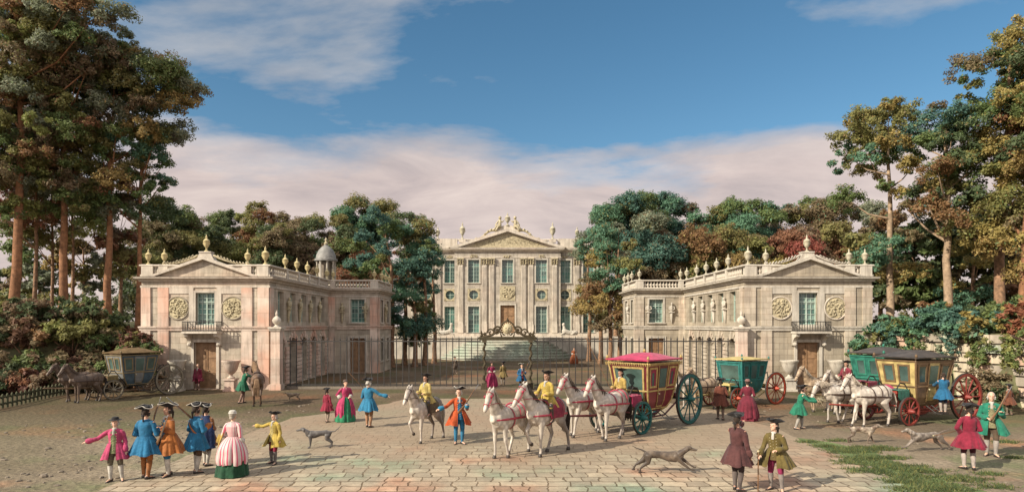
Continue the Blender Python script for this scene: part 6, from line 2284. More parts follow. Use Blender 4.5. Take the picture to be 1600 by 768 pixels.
def riders_and_horses():
    # lone rider
    b = gnd(664, 689)
    horse('white horse carrying a lone rider in yellow', b, 1.40, -30, H_GREYB, mane=(.5, .43, .33), legs=('stand', 'lift', 'back', 'stand'), saddle=(.14, .10, .05), head=.12)
    person('lone rider in pale yellow coat and black tricorne', (b.x + .02, b.y + .04, .64), 1.52, -30, pose='ride', coat=(.55, .42, .13), vest=(.55, .42, .13), breeches=OLIVE, armL='rein', armR='rein', boots=True, wig=HAIRB, fine=True, dark=True, skirt_len=.34)
    # red coach team
    horse('white lead horse on the far side of the team', (.0, 18.5, 0), 1.52, -34, H_GREY, mane=(.46, .38, .28), legs=('back', 'stand', 'back', 'fwd'), harness='red', head=.15, blink=True)
    horse('white lead horse ridden by the postilion', (1.12, 18.85, 0), 1.60, -40, H_GREYB, mane=(.10, .075, .055), legs=('stand', 'lift', 'back', 'fwd'), harness='red', saddle=CRIMSON, head=-.1, blink=True)
    person('postilion in yellow coat riding the lead horse', (1.16, 18.92, .74), 1.66, -36, pose='ride', coat=YELLOW, vest=YELLOW, breeches=OCHRE, armL='rein', armR=((.5, -.05, -1), (-.3, -.9, -.1)), boots=True, wig=(.16, .09, .05), fine=True, dark=True, skirt_len=.40)
    horse('white wheel horse on the near side, dark quarters', (3.42, 21.30, 0), 1.60, -45, H_GREYB, mane=(.12, .09, .065), legs=('stand', 'back', 'fwd', 'back'), harness='red', head=.0, blink=True)
    horse('white wheel horse on the far side, half hidden', (2.62, 22.15, 0), 1.60, -45, H_GREY, mane=(.12, .09, .065), legs=('fwd', 'stand', 'stand', 'back'), harness='red', head=.0, blink=True)
    cr = mat('crimson_lacquer', (.15, .018, .025), .32, .3, 3, .05, spec=.5)
    cd = mat('dark_crimson_lacquer', (.095, .015, .018), .32, .3, 3, .05, spec=.5)
    gilt = mat('carriage_gilding', (.40, .29, .11), .42, .35, 9, .3, metal=.3)
    coach('great crimson and gilt coach with fringed red roof', (5.12, 23.95, 0), -45, cr, cd, gilt, cloth((.50, .03, .10)), mat('teal_wheel_paint', (.015, .085, .075), .45, .3, 6, .1), cd, curtain=(.30, .02, .05), hammer=(.40, .035, .09), fringe=True, rr=.97, fr=.58, roofh=.26, glassm=M['glass_dim'])
    person('coachman in yellow coat driving the crimson coach', (4.05, 22.90, .50), 1.70, -50, pose='sit', coat=(.50, .34, .09), vest=(.50, .34, .09), breeches=OCHRE, armL='rein', armR='rein', wig=HAIRB, fine=True, dark=True, skirt_len=.42, stockings=(.40, .05, .09))
    stick('long driving whip held by the crimson coach driver', (3.62, 22.42, 1.55), (2.75, 22.5, 3.35), .012, False)
    # teal carriage
    tl = mat('teal_lacquer', (.022, .115, .10), .3, .45, 3, .05, spec=.5)
    yw = mat('straw_paint', (.42, .33, .13), .45, .3, 4, .05)
    coach('small teal carriage with straw roof and red wheels', (11.15, 30.45, 0), -58, tl, tl, mat('teal_trim', (.03, .14, .12), .4, .3, 6, .1), yw, mat('red_wheel_paint', (.30, .05, .025), .45, .3, 6, .1), yw, curtain=None, sc=.86, roofh=.16, hammer=None)
    for k, (x, y) in enumerate(((8.75, 28.55), (8.25, 29.35))):
        horse(('dun white horse harnessed to the teal carriage, near side', 'dun white horse harnessed to the teal carriage, far side')[k], (x, y, 0), 1.42, -58, H_TAN if k == 0 else H_GREY, mane=(.3, .22, .13), legs=('stand', 'stand', 'stand', 'back'), harness='black', blink=True)
    # yellow and green coaches by the wall
    ye = mat('yellow_lacquer', (.38, .29, .115), .35, .45, 3, .05, spec=.5)
    br = mat('brown_panel', (.17, .105, .055), .4, .4, 3, .05, spec=.4)
    darkroof = mat('dark_leather_roof', (.055, .045, .038), .45, .4, 4, .25, spec=.5)
    rw = mat('dark_red_wheel_paint', (.17, .03, .022), .45, .3, 6, .1)
    coach('pale yellow coach with dark roof and dark red wheels', (16.2, 25.5, 0), -68, br, ye, mat('brown_trim', (.13, .08, .04), .45, .3, 6, .1), darkroof, rw, mat('red_perch', (.24, .045, .03), .5, .3, 6, .1), front_win=False, hammer=(.02, .14, .09), rr=.95, fr=.55)
    gr = mat('green_lacquer', (.025, .125, .09), .33, .45, 3, .05, spec=.5)
    coach('green coach with dark roof behind the yellow coach', (17.0, 28.95, 0), -68, mat('dark_green_panel', (.02, .075, .055), .4, .3, 3, .05), gr, mat('green_trim', (.03, .15, .10), .45, .3, 6, .1), darkroof, rw, br, front_win=False, hammer=CRIMSON, rr=.92, fr=.55)
    horse('white horse of the yellow coach on the near side', (13.62, 24.0, 0), 1.52, -78, H_GREY, mane=(.48, .40, .30), legs=('stand', 'fwd', 'stand', 'back'), harness='black', head=.05, low=.12)
    horse('white horse of the yellow coach on the far side', (12.95, 24.95, 0), 1.50, -74, H_GREY, mane=(.42, .34, .25), legs=('back', 'stand', 'stand', 'fwd'), harness='black', head=.12, low=.62)
    horse('grey horse of the green coach ridden by the red groom', (14.35, 27.25, 0), 1.45, -70, H_GREYB, mane=(.3, .24, .18), legs=('stand', 'stand', 'stand', 'stand'), harness='black', saddle=(.20, .02, .05), low=.1)
    horse('pale horse of the green coach, farthest from the viewer', (13.7, 28.2, 0), 1.5, -70, H_TAN, mane=(.4, .33, .24), legs=('stand', 'back', 'stand', 'stand'), harness='black', low=.05)
    person('groom in red coat riding one of the green coach horses', (14.42, 27.25, .64), 1.6, -60, pose='ride', coat=(.24, .03, .05), vest=MAROON, breeches=OLIVE, armL='rein', armR='rein', boots=True, wig=HAIRB, dark=True, skirt_len=.34)
    person('footman in blue coat on the yellow coach step, back turned', (16.63, 24.42, .43), 1.55, 165, coat=(.02, .13, .25), armL='fwd', armR='fwd', breeches=(.03, .05, .10), stockings=(.40, .34, .28), wig=HAIRB, hat=None, stance=(.06, -.06, -.06, .04))
    t = thing('folded_cloak', 'crimson cloak thrown over the yellow coach\'s driving seat', 'cloak', (14.72, 24.95, 1.32))
    b = MB()
    b.surf(lambda u, v: (-.38 + .76 * u, -.30 + .6 * v, .14 * math.sin(u * PI) * math.sin(v * PI) + .035 * math.sin(9 * u + 4 * v) - .35 * max(0, .3 - v) * 3), 16, 12, .025)
    b.build('cloth_fold', cloth((.42, .04, .10)), t, 1.0)
    # old grey coach under the trees
    gy = mat('grey_lacquer', (.15, .15, .14), .45, .4, 3, .05)
    bl = mat('slate_blue_panel', (.05, .075, .09), .45, .4, 3, .05)
    coach('old grey coach waiting under the wooded bank', (-20.0, 34.1, 0), -30, bl, gy, mat('umber_trim', (.16, .12, .06), .5, .3, 6, .1), mat('tan_leather_roof', (.13, .085, .04), .5, .4, 4, .2), mat('drab_wheel_paint', (.15, .125, .085), .55, .3, 6, .1), br, front_win=False, sc=.92, hammer=(.23, .17, .07))
    horse('dark bay horse of the grey coach, near the railings', (-20.75, 31.5, 0), 1.42, -32, H_DARK, mane=BROWN, legs=('stand', 'stand', 'stand', 'stand'), harness='black', blink=True)
    horse('dark bay horse of the grey coach, nearer the bank', (-21.6, 31.95, 0), 1.42, -32, H_DARK, mane=BROWN, legs=('stand', 'back', 'stand', 'stand'), harness='black', blink=True)
    horse('brown saddle horse seen from behind, a groom beside it', gnd(402, 632), 1.52, -160, H_BROWN, mane=(.25, .15, .08), legs=('stand', 'stand', 'stand', 'stand'), saddle=(.09, .05, .03), head=.3)
    # dogs
    dog('grey dog standing on the flags with nose raised', gnd(497, 699), .52, -80, (.13, .115, .10), (.06, .05, .045), 'stand')
    dog('brown running hound before the flagged road', gnd(1038, 738), .60, 84, (.15, .11, .075), (.05, .035, .025), 'run', back=(.045, .032, .022))
    dog('small spotted dog walking near the white horses', gnd(1348, 691), .50, 78, (.36, .29, .21), (.09, .055, .035), 'walk', back=(.07, .045, .03))
    dog('pale spaniel leaping toward the small spotted dog', gnd(1446, 704), .60, -80, (.34, .28, .22), (.08, .06, .045), 'run', back=(.11, .08, .06), ears=1.3)
    dog('tiny tan dog resting by the railings', gnd(458, 626), .38, -70, (.25, .18, .11), (.13, .09, .06), 'stand', low=.1, thick=1.25)


# ------------------------------------------------------------------ the place itself
def bank_h(x, y):
    ye = 36.4 + (x + 23) * .32
    d = min(y - ye, -22.1 - x)
    t = max(0, min(1, d / 4.2)); t = t * t * (3 - 2 * t)
    n = math.sin(x * 1.3) * math.cos(y * .9) * .16
    return -.35 + 4.3 * t + n * t


def wall_x(y):
    return 21.55 if y > 38.2 else 21.55 + (38.2 - y) * .155 + .006 * (38.2 - y) ** 2


def hill_h(x, y):
    d = x - wall_x(y)
    if d < .1: return -.5
    return 3.25 + .05 * min(d, 20) + .12 * math.sin(x * .9 + y * .6)


def setting():
    g = MB(); g.add([(-700, -40, 0), (700, -40, 0), (700, 1200, 0), (-700, 1200, 0)], [(0, 1, 2, 3)])
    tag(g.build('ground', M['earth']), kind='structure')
    out = [gnd(*p)[:2] for p in ((150, 768), (330, 696), (455, 652), (560, 640), (640, 622), (990, 622), (1120, 640), (1220, 672), (1300, 706), (1400, 746), (1455, 768))]
    sheet('flagged_road', [(-11.5, 8), *out, (12.0, 8)], .004, M['flags'], jag=.10)
    vg = [gnd(*p)[:2] for p in ((1245, 684), (1300, 692), (1345, 700), (1375, 712), (1420, 730), (1480, 752), (1540, 768), (1462, 768), (1404, 746), (1304, 706))]
    sheet('grass_verge', vg, .008, M['lawn'], jag=.12, seed=5)
    r = random.Random(3)
    ar = []
    for px, py, rx in ((1262, 690, .5), (1290, 697, .6), (1325, 705, .9), (1352, 716, 1.0), (1390, 728, 1.1), (1420, 744, .9), (1452, 757, 1.0), (1480, 764, .8), (1340, 702, 1.1), (1395, 715, .6), (1405, 752, .6), (1570, 690, .6), (1585, 715, .5), (1500, 765, .5), (1360, 735, .9), (1330, 722, .7), (1440, 735, .9), (1500, 748, .9), (1545, 740, .5), (1425, 765, .7), (1375, 700, .8), (1310, 688, .5), (1555, 760, .6)):
        p = gnd(px, py); ar.append((p.x, p.y, rx, rx * .55))
    tufts('grass', ar, LF('green', 'deep', 'olive', 'deep'), 8, .10, 900)
    st = []
    for px, py, rx, n in ((180, 690, 2.2, 60), (80, 672, 2.4, 50), (60, 720, 1.6, 40), (150, 735, 1.4, 40), (250, 668, 2.2, 40), (40, 750, 1.2, 30), (340, 660, 2.0, 30), (1530, 690, 2.2, 50), (1450, 745, 1.5, 40), (1250, 650, 3.0, 40), (470, 640, 2.5, 30)):
        p = gnd(px, py); st.append((p.x, p.y, rx * 1.2, rx * .8, n // 2))
    loose_stones('gravel', 'loose half buried stones strewn over the trodden earth', st, mat('field_stone', (.16, .128, .092), .9, .4, 2.0, .4), 6)
    height_sheet('bank', -90, -21.9, 14, 110, 90, 120, bank_h, M['bank'])
    height_sheet('hillside', 21.3, 95, 10, 120, 100, 110, hill_h, M['bank'])
    # stone wall under the right-hand wood
    w = thing('retaining_wall', 'rough stone retaining wall under the wood behind the coaches', 'wall', (22.5, 30, 0))
    ms = [stone_mat('wall_block_' + n_, c, s_, .6, joints=False) for n_, c, s_ in (('cream', (.50, .42, .30), (.42, .36, .24)), ('rose', (.50, .33, .23), (.44, .36, .26)), ('mint', (.36, .38, .28), (.28, .34, .25)), ('grey', (.34, .29, .22), (.25, .21, .16)))]
    b = MB(); q = random.Random(12)
    for row in range(7):
        y = 38.0 + q.uniform(-.3, .3)
        z0 = row * .48
        while y > 12:
            ln = q.uniform(.5, 1.05)
            y1 = y - ln
            x0, x1 = wall_x(y) - 22.5, wall_x(y1) - 22.5
            e = q.uniform(-.07, .07)
            g_ = .03
            vs = []
            for (yy, xx) in ((y - g_, x0), (y1 + g_, x1)):
                for dx in (e + q.uniform(-.02, .02), .7):
                    for zz in (z0 + g_ + q.uniform(0, .02), z0 + .48 - g_ - q.uniform(0, .02)):
                        vs.append((xx + dx, yy - 30, zz))
            b.add(vs, [(0, 1, 3, 2), (4, 6, 7, 5), (0, 4, 5, 1), (2, 3, 7, 6), (1, 5, 7, 3), (0, 2, 6, 4)], q.choice((0, 0, 1, 1, 2, 3, 3)))
            y = y1
    b.build('stonework', ms, w)
    b = MB()
    b.surf(lambda u, v: (wall_x(38.1 - 26 * u) - 22.5 + .12, 8.1 - 26 * u, 3.3 * v), 20, 2)
    b.build('mortar', M['stone_dark'], w)


def buildings():
    I = Matrix.Identity(4)
    pavilion('pavilion', 'pink tinted pavilion with gilt roof urns by the wooded bank', (-21.5, 37.6, 0), I, 'pink')
    pavilion('pavilion', 'grey stone pavilion with round reliefs behind the waiting coaches', (21.4, 37.6, 0), Matrix.Scale(-1, 4, (1, 0, 0)), 'grey')
    chateau((0, 79, 0)); terrace((0, 71.6, 0))
    t = dome_turret((-16.5, 58.2, 0)); t.scale = (.66, .66, .93)
    railing('iron railing between the pink tinted pavilion and the gateway', -13.05, -1.58, 37.9, 31)
    railing('iron railing between the gateway and the grey pavilion', 1.58, 13.25, 37.9, 31)
    gate((0, 37.9, 0))
    gate_pier('ball topped stone pier beside the pink tinted pavilion', (-13.5, 37.45, 0))
    gate_pier('ball topped stone pier beside the grey pavilion', (13.68, 37.45, 0))
    garden_urn('stone urn between the grey coach and the man in wine red', (-19.0, 36.8, 0), M['stone_lite'])
    garden_urn('stone urn behind the brown saddle horse', (-15.9, 36.8, 0), M['stone_pink'])
    garden_urn('stone urn beside the pavilion door, above the emerald coated man', (16.2, 36.8, 0), M['stone_lite'])
    garden_urn('stone urn behind the red groom and his horses', (18.95, 36.8, 0), M['stone_lite'])
    for k, lb in ((-1, 'stone sphinx on the terrace edge nearer the teal avenue trees'), (1, 'stone sphinx on the terrace edge nearer the autumn avenue trees')):
        t = thing('stone_sphinx', lb, 'statue', (k * 6.9, 72.1, 2.4), group='terrace sphinxes')
        b = MB(); b.box(-.9, .9, -.4, .4, 0, .25); b.build('plinth', M['stone_trim'], t)
        b = MB()
        b.tube([(k * .75, 0, .5), (0, 0, .52), (-k * .5, 0, .68)], [.30, .27, .30], 12)
        b.tube([(-k * .45, 0, .7), (-k * .55, 0, 1.2)], [.26, .15], 10); b.ball((-k * .58, 0, 1.42), (.19, .17, .22), 10, 8)
        for s_ in (-.18, .18):
            b.tube([(-k * .45, s_, .55), (-k * .85, s_, .32)], [.12, .09], 8); b.tube([(k * .6, s_ * 1.2, .5), (k * .3, s_ * 1.3, .33)], [.16, .1], 8)
        link_mesh('figure', fused('figure', b, [M['stone_lite']], .05, 2), t)
    # low paling at the foot of the bank
    t = thing('low_fence', 'low mossy wooden paling curving along the wooded bank', 'fence', (-23.4, 31, 0))
    path = [(-24.6, 37.0), (-24.3, 35.2), (-23.9, 33.0), (-23.3, 30.6), (-22.9, 28.4), (-22.7, 26.0), (-22.7, 23.0), (-22.8, 20)]
    pts = []
    for i in range(len(path) - 1):
        for k in range(6): pts.append(Vector(path[i]).lerp(Vector(path[i + 1]), k / 6))
    mossy = mat('mossy_wood', (.055, .055, .028), .9, .4, 6, .4)
    loc = [(p.x + 23.4, p.y - 31) for p in pts]
    for z in (.20, .50):
        b = MB(); b.tube([(x, y, z) for x, y in loc], [(.05, .03)] * len(loc), 6, 0, None, None, (0, 0, 1)); b.build('rail', mossy, t, 1.0)
    b = MB(); b.box(-.045, .045, -.03, .03, 0, .58); b.prism([(-.045, .58), (.045, .58), (0, .66)], -.03, .03)
    me = b.mesh('paling', mossy)
    for i, (x, y) in enumerate(loc):
        link_mesh('paling', me, t, (x + .045, y, 0)).rotation_euler = (0, 0, rad(80))


def vegetation():
    OL = LF('olive', 'green', 'sage', 'brown', 'lime', 'rust')
    # tall trees on the bank
    def big(label, px, Y, bx_top, top_py, r0, ells, mats, seed, bark='bark_red', dens=1.9, rc=1.05, **k):
        X = atx(px, Y); z = bank_h(X, Y) - .1
        if X > 0: z = hill_h(X, Y) - .1
        Xt, zt = atx(bx_top, Y), atz(top_py, Y)
        tr = [(0, 0, 0), ((Xt - X) * .3, .1, (zt - z) * .35), ((Xt - X) * .65, -.1, (zt - z) * .7), (Xt - X, 0, zt - z)]
        return tree('tree', label, (X, Y, z), tr, r0 * .78, px_ells(Y, X, z, [(q[0], q[1], max(9, q[2] - 3), max(9, q[3] - 3)) + tuple(q[4:]) for q in ells]), mats, rc=rc * .92, leaf=.085, per=1250, dens=dens * 1.7, depth=2.4, flat=.95, bark=bark, seed=seed, **k)
    big('tallest tree at the bank edge with russet trunk and dark crown', 22, 39.0, 42, 20, .40, [(20, 80, 80, 75), (95, 55, 72, 50), (-30, 190, 70, 100), (45, 200, 62, 70), (40, -10, 100, 50), (150, 40, 40, 26), (10, 290, 40, 50)], OL, 21)
    big('tall slim tree second along the bank, red brown leaves midway', 53, 44, 60, 170, .20, [(60, 230, 50, 70, (3, 5, 5)), (30, 320, 40, 50)], LF('olive', 'brown', 'green', 'rust', 'red', 'wine'), 22, 'bark')
    big('slender background tree with thin pale trunk on the bank', 80, 47, 84, 250, .17, [(85, 290, 40, 50), (70, 350, 30, 35)], OL, 23, 'bark')
    big('tree with russet trunk and full green crown near the bank middle', 97, 41, 104, 90, .36, [(115, 120, 62, 70), (150, 90, 50, 50), (85, 250, 52, 60), (120, 200, 60, 60), (105, 320, 42, 40), (150, 310, 36, 32)], OL, 24)
    big('thin trunked tree behind the russet trunk near the bank middle', 112, 46, 116, 260, .18, [(125, 300, 40, 45)], OL, 25, 'bark')
    big('tree with wide leaning crown and ochre tufts beside the pavilion', 166, 42, 178, 150, .34, [(212, 122, 58, 44), (262, 150, 40, 32), (178, 185, 50, 44), (240, 190, 46, 30), (160, 245, 42, 30, (4, 4, 0)), (158, 120, 42, 40), (282, 130, 24, 18), (190, 290, 32, 26)], LF('olive', 'green', 'deep', 'sage', 'ochre', 'brown'), 26)
    big('narrow tree nearest the pink tinted pavilion with low side tufts', 214, 43, 224, 200, .25, [(245, 262, 20, 24), (250, 300, 20, 18), (205, 235, 28, 40), (236, 218, 26, 22), (200, 300, 26, 22), (240, 330, 18, 14)], LF('green', 'deep', 'jade', 'olive'), 27)
    # understorey trees seen between the trunks
    for i, (px, py, rx, ry, Y, lab, mats) in enumerate((
        (60, 415, 36, 36, 52, 'rounded sage green tree seen between the bank trunks', LF('sage', 'green', 'olive')),
        (130, 390, 34, 44, 50, 'olive ochre tree seen between the middle bank trunks', LF('olive', 'ochre', 'brown', 'sage')),
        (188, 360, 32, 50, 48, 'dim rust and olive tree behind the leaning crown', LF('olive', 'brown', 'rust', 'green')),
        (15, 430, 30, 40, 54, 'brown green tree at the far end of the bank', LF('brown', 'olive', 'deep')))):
        X = atx(px, Y); z = bank_h(X, Y) - .1
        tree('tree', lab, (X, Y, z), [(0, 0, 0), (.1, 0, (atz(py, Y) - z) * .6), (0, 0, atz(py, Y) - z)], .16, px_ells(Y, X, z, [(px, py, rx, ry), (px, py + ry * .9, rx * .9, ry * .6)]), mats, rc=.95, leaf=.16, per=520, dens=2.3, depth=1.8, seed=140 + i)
    # clipped hedge behind the trunks
    t = thing('hedge', 'long sage green hedge running behind the bank trunks', 'hedge', (-34.5, 49, 3.9))
    r = random.Random(9)
    cl = [((-6 + .55 * i + r.uniform(-.2, .2), r.uniform(-.5, .5), r.uniform(.3, 2.0)), (.75, .7, .62), r.randrange(3)) for i in range(30) for _ in range(3)]
    link_mesh('foliage', leaf_mesh('foliage', cl, LF('sage', 'olive', 'green'), .12, 330, 4, shell=.5), t)
    # shrubs clothing the bank
    pal = [LF('brown', 'wine', 'brown', 'deep'), LF('deep', 'olive', 'deep'), LF('wine', 'rust', 'brown', 'wine'), LF('olive', 'brown', 'olive', 'lime'), LF('green', 'deep', 'brown')]
    kinds = ['brown and wine red shrub', 'dark green shrub', 'rusty red shrub', 'olive shrub with lime tips', 'mid green shrub']
    spots = [(-31.0, 34.9, 1.7, 1.7, 3, 'lowest at the frame edge of the bank'), (-28.6, 35.3, 1.6, 1.7, 0, 'low on the bank, in front of the tallest tree'), (-26.5, 36.0, 1.5, 1.8, 2, 'low on the bank above the paling'), (-24.6, 36.6, 1.4, 1.9, 4, 'low on the bank behind the bay horses'),
             (-22.9, 37.0, 1.3, 2.2, 0, 'behind the grey coach roof'), (-30.2, 36.4, 1.6, 1.8, 1, 'halfway up beside the tallest trunk'), (-27.9, 37.2, 1.5, 1.6, 2, 'halfway up the bank between two russet trunks'), (-25.8, 37.9, 1.5, 1.7, 3, 'halfway up under the middle russet trunk'),
             (-23.9, 38.2, 1.3, 1.7, 4, 'halfway up under the leaning tree'), (-32.5, 38.3, 1.6, 1.3, 4, 'on the bank top beside the slim trunks'), (-29.4, 38.9, 1.4, 1.1, 3, 'on the bank top below the hedge'), (-26.9, 39.6, 1.3, 1.2, 1, 'on the bank top behind the russet trunk'), (-24.4, 40.2, 1.2, 1.3, 2, 'on the bank top by the pavilion side'), (-33.5, 35.2, 1.8, 1.9, 2, 'outermost on the bank'),
             (-25.4, 36.9, 1.4, 1.9, 0, 'low on the bank near the middle trunk'), (-27.4, 35.9, 1.5, 1.7, 4, 'low on the bank between the two nearest russet trunks'), (-29.8, 34.8, 1.5, 1.5, 3, 'at the bank foot by the paling end'), (-22.9, 38.6, 1.0, 1.6, 2, 'squeezed between tree and pavilion'),
             (-31.6, 36.0, 1.6, 2.0, 0, 'halfway up at the frame edge'), (-24.9, 39.2, 1.2, 1.5, 1, 'on the bank top behind the leaning trunk'), (-28.6, 38.1, 1.5, 1.6, 0, 'three-quarters up the bank below the hedge'), (-26.0, 38.9, 1.2, 1.4, 4, 'three-quarters up the bank beside the middle trunk')]
    for i, (x, y, rx, rz, k, where) in enumerate(spots):
        bush('shrub', kinds[k] + ' ' + where, (x, y, max(0, bank_h(x, y)) - .1), rx * 1.3, rz * 1.35, pal[k], 300 + i, leaf=.12, per=720, group='shrubs on the wooded bank')
    bush('shrub', 'tall dark shrub growing against the pink tinted pavilion corner', (-21.15, 36.55, 0), 1.35, 3.9, LF('deep', 'olive', 'wine', 'green'), 330, leaf=.11, per=700, n=26)
    # ---- the right-hand wood
    RW = LF('olive', 'green', 'brown', 'ochre', 'deep', 'rust')
    big('tree with rounded red, gold and jade crown beyond the grey pavilion', 1392, 41.5, 1388, 230, .34, [(1385, 192, 52, 34, (5, 3, 0)), (1345, 215, 30, 32, (0, 3)), (1342, 245, 20, 20, (6,)), (1385, 245, 52, 34, (3, 0, 1)), (1425, 190, 26, 24, (0, 2)), (1352, 302, 26, 16, (1,)), (1420, 330, 24, 30, (5, 3)), (1368, 398, 20, 14, (6,)), (1405, 425, 20, 22, (6, 3))], LF('olive', 'green', 'brown', 'ochre', 'deep', 'rust', 'jade'), 41, 'bark_pale', 1.7, 1.0)
    big('tree with dark jade crown and pale trunk behind the yellow coach', 1482, 38.5, 1478, 200, .36, [(1478, 188, 34, 24, (6,)), (1462, 215, 36, 26, (6, 4)), (1500, 225, 36, 40, (4, 1)), (1440, 285, 32, 40, (5, 3)), (1490, 290, 44, 44, (1, 4)), (1450, 345, 34, 34, (5, 2)), (1515, 250, 26, 26, (3, 0)), (1485, 345, 36, 30, (4, 0))], LF('olive', 'green', 'brown', 'ochre', 'deep', 'rust', 'teal'), 42, 'bark_pale', 1.7, 1.0)
    big('tall tree at the wall end with tiered olive gold branches', 1560, 37.0, 1580, 70, .40, [(1560, 90, 50, 30), (1600, 70, 50, 40), (1560, 130, 46, 22, (1, 0)), (1600, 160, 60, 50), (1545, 175, 26, 18), (1575, 235, 52, 44, (3, 0, 2)), (1545, 300, 36, 40, (3, 0)), (1590, 330, 40, 46, (2, 4)), (1555, 372, 30, 22, (3,)), (1610, 250, 40, 60)], RW, 43, 'bark', 1.7, 1.05)
    big('reddish trunked tree half out of view at the wall end', 1598, 34.5, 1620, 120, .36, [(1640, 110, 60, 60), (1630, 220, 60, 70), (1610, 400, 30, 40, (5, 3)), (1640, 320, 50, 60)], RW, 44, 'bark_red', 1.5, 1.05)
    big('thin tree with gold leaf sprays between the pale trunks', 1520, 43, 1522, 330, .17, [(1505, 430, 26, 26, (3, 3, 0)), (1528, 380, 30, 34), (1512, 470, 22, 16, (6,))], LF('olive', 'green', 'brown', 'ochre', 'deep', 'rust', 'jade'), 45, 'bark', 1.6, .9)
    for i, (px, py, rx, ry, Y, lab, mats) in enumerate((
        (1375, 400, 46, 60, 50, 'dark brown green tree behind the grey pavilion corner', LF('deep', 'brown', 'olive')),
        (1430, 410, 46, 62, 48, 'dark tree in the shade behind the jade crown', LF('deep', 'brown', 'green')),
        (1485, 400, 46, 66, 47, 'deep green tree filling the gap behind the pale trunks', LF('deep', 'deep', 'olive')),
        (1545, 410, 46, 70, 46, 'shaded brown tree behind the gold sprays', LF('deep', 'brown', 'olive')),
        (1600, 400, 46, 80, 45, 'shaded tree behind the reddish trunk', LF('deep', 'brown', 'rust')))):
        X = atx(px, Y); z = hill_h(X, Y) - .1
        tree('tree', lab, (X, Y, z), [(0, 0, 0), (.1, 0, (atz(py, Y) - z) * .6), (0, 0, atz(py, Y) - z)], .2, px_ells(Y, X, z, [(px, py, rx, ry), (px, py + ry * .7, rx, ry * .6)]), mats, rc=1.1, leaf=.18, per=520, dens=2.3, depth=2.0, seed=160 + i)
    rs = [(22.5, 37.2, 1.2, 1.3, LF('jade', 'teal', 'green', 'rust'), 'jade and rust shrub on the wall beside the grey pavilion'), (23.1, 35.6, 1.2, 1.4, LF('green', 'jade', 'olive'), 'green shrub spilling over the wall above the green coach'), (23.3, 33.8, 1.3, 1.9, LF('teal', 'jade', 'teal'), 'bright teal shrub on the wall above the yellow coach roof'),
          (23.5, 32.2, 1.1, 1.2, LF('jade', 'sage', 'teal'), 'sage and teal shrub on the wall over the big red wheel'), (24.0, 30.9, 1.2, 1.5, LF('teal', 'green', 'ochre'), 'teal and ochre shrub on the wall midway'), (24.3, 29.5, 1.2, 1.5, LF('red', 'rust', 'red', 'green'), 'scarlet shrub on the wall above the thicket'), (24.9, 28.2, 1.2, 1.4, LF('green', 'lime', 'olive'), 'lime green shrub hanging over the wall end'),
          (24.6, 36.4, 1.3, 1.7, LF('rust', 'ochre', 'olive'), 'rust shrub standing behind the jade shrub'), (25.6, 33.4, 1.4, 1.9, LF('green', 'deep', 'jade'), 'dark green shrub behind the teal shrub'), (26.2, 30.4, 1.4, 2.0, LF('rust', 'deep', 'teal'), 'mixed rust and teal shrub behind the scarlet one'), (25.9, 27.4, 1.3, 1.6, LF('teal', 'red', 'sage'), 'teal and red shrub at the frame edge')]
    for i, (x, y, rx, rz, mats, lab) in enumerate(rs):
        bush('shrub', lab, (x - .15, y, hill_h(x, y) - .35), rx * 1.3, rz * 1.25, mats, 400 + i, leaf=.11, per=620, group='shrubs along the stone wall')
    for i, (y, mats, lab) in enumerate(((34.6, LF('green', 'jade'), 'ivy trail hanging down the wall behind the green coach'), (29.3, LF('green', 'lime', 'olive'), 'ivy trail hanging down the wall beside the big red wheel'), (27.8, LF('green', 'rust'), 'ivy trail hanging down the wall behind the thicket'), (36.3, LF('jade', 'teal'), 'ivy trail hanging down the wall near the grey pavilion'), (32.6, LF('teal', 'sage'), 'teal ivy trail hanging down the wall above the yellow coach'), (31.0, LF('green', 'olive'), 'olive ivy trail hanging down the wall right of the yellow coach'), (26.6, LF('green', 'lime'), 'lime ivy trail at the frame edge of the wall'))):
        x = wall_x(y)
        t = thing('ivy', lab, 'ivy', (x - .12, y, 3.3), 0, 1.0, 'ivy trails on the stone wall')
        q = random.Random(i)
        cl = [((-.1, q.uniform(-1.0, 1.0) * (1 - k / 18), .1 - k * .12), (.26, .45, .32), q.randrange(2)) for k in range(14)]
        link_mesh('foliage', leaf_mesh('foliage', cl, mats, .08, 900, 50 + i), t)
    bush('shrub', 'tall green shrub against the grey pavilion end, beside the wall', (20.55, 36.6, 0), 1.15, 4.0, LF('jade', 'green', 'olive', 'teal'), 431, leaf=.11, per=700, n=26)
    bush('thicket', 'dark brown thicket at the wall foot behind the red wheel', (21.3, 28.3, 0), 1.3, 1.9, LF('deep', 'brown', 'brown'), 440, leaf=.09, per=900, n=20, cat='thicket')
    # ---- avenue trees flanking the chateau
    TE = LF('teal', 'jade', 'green', 'teal', 'olive')
    AU = LF('jade', 'olive', 'ochre', 'brown', 'rust', 'sage')
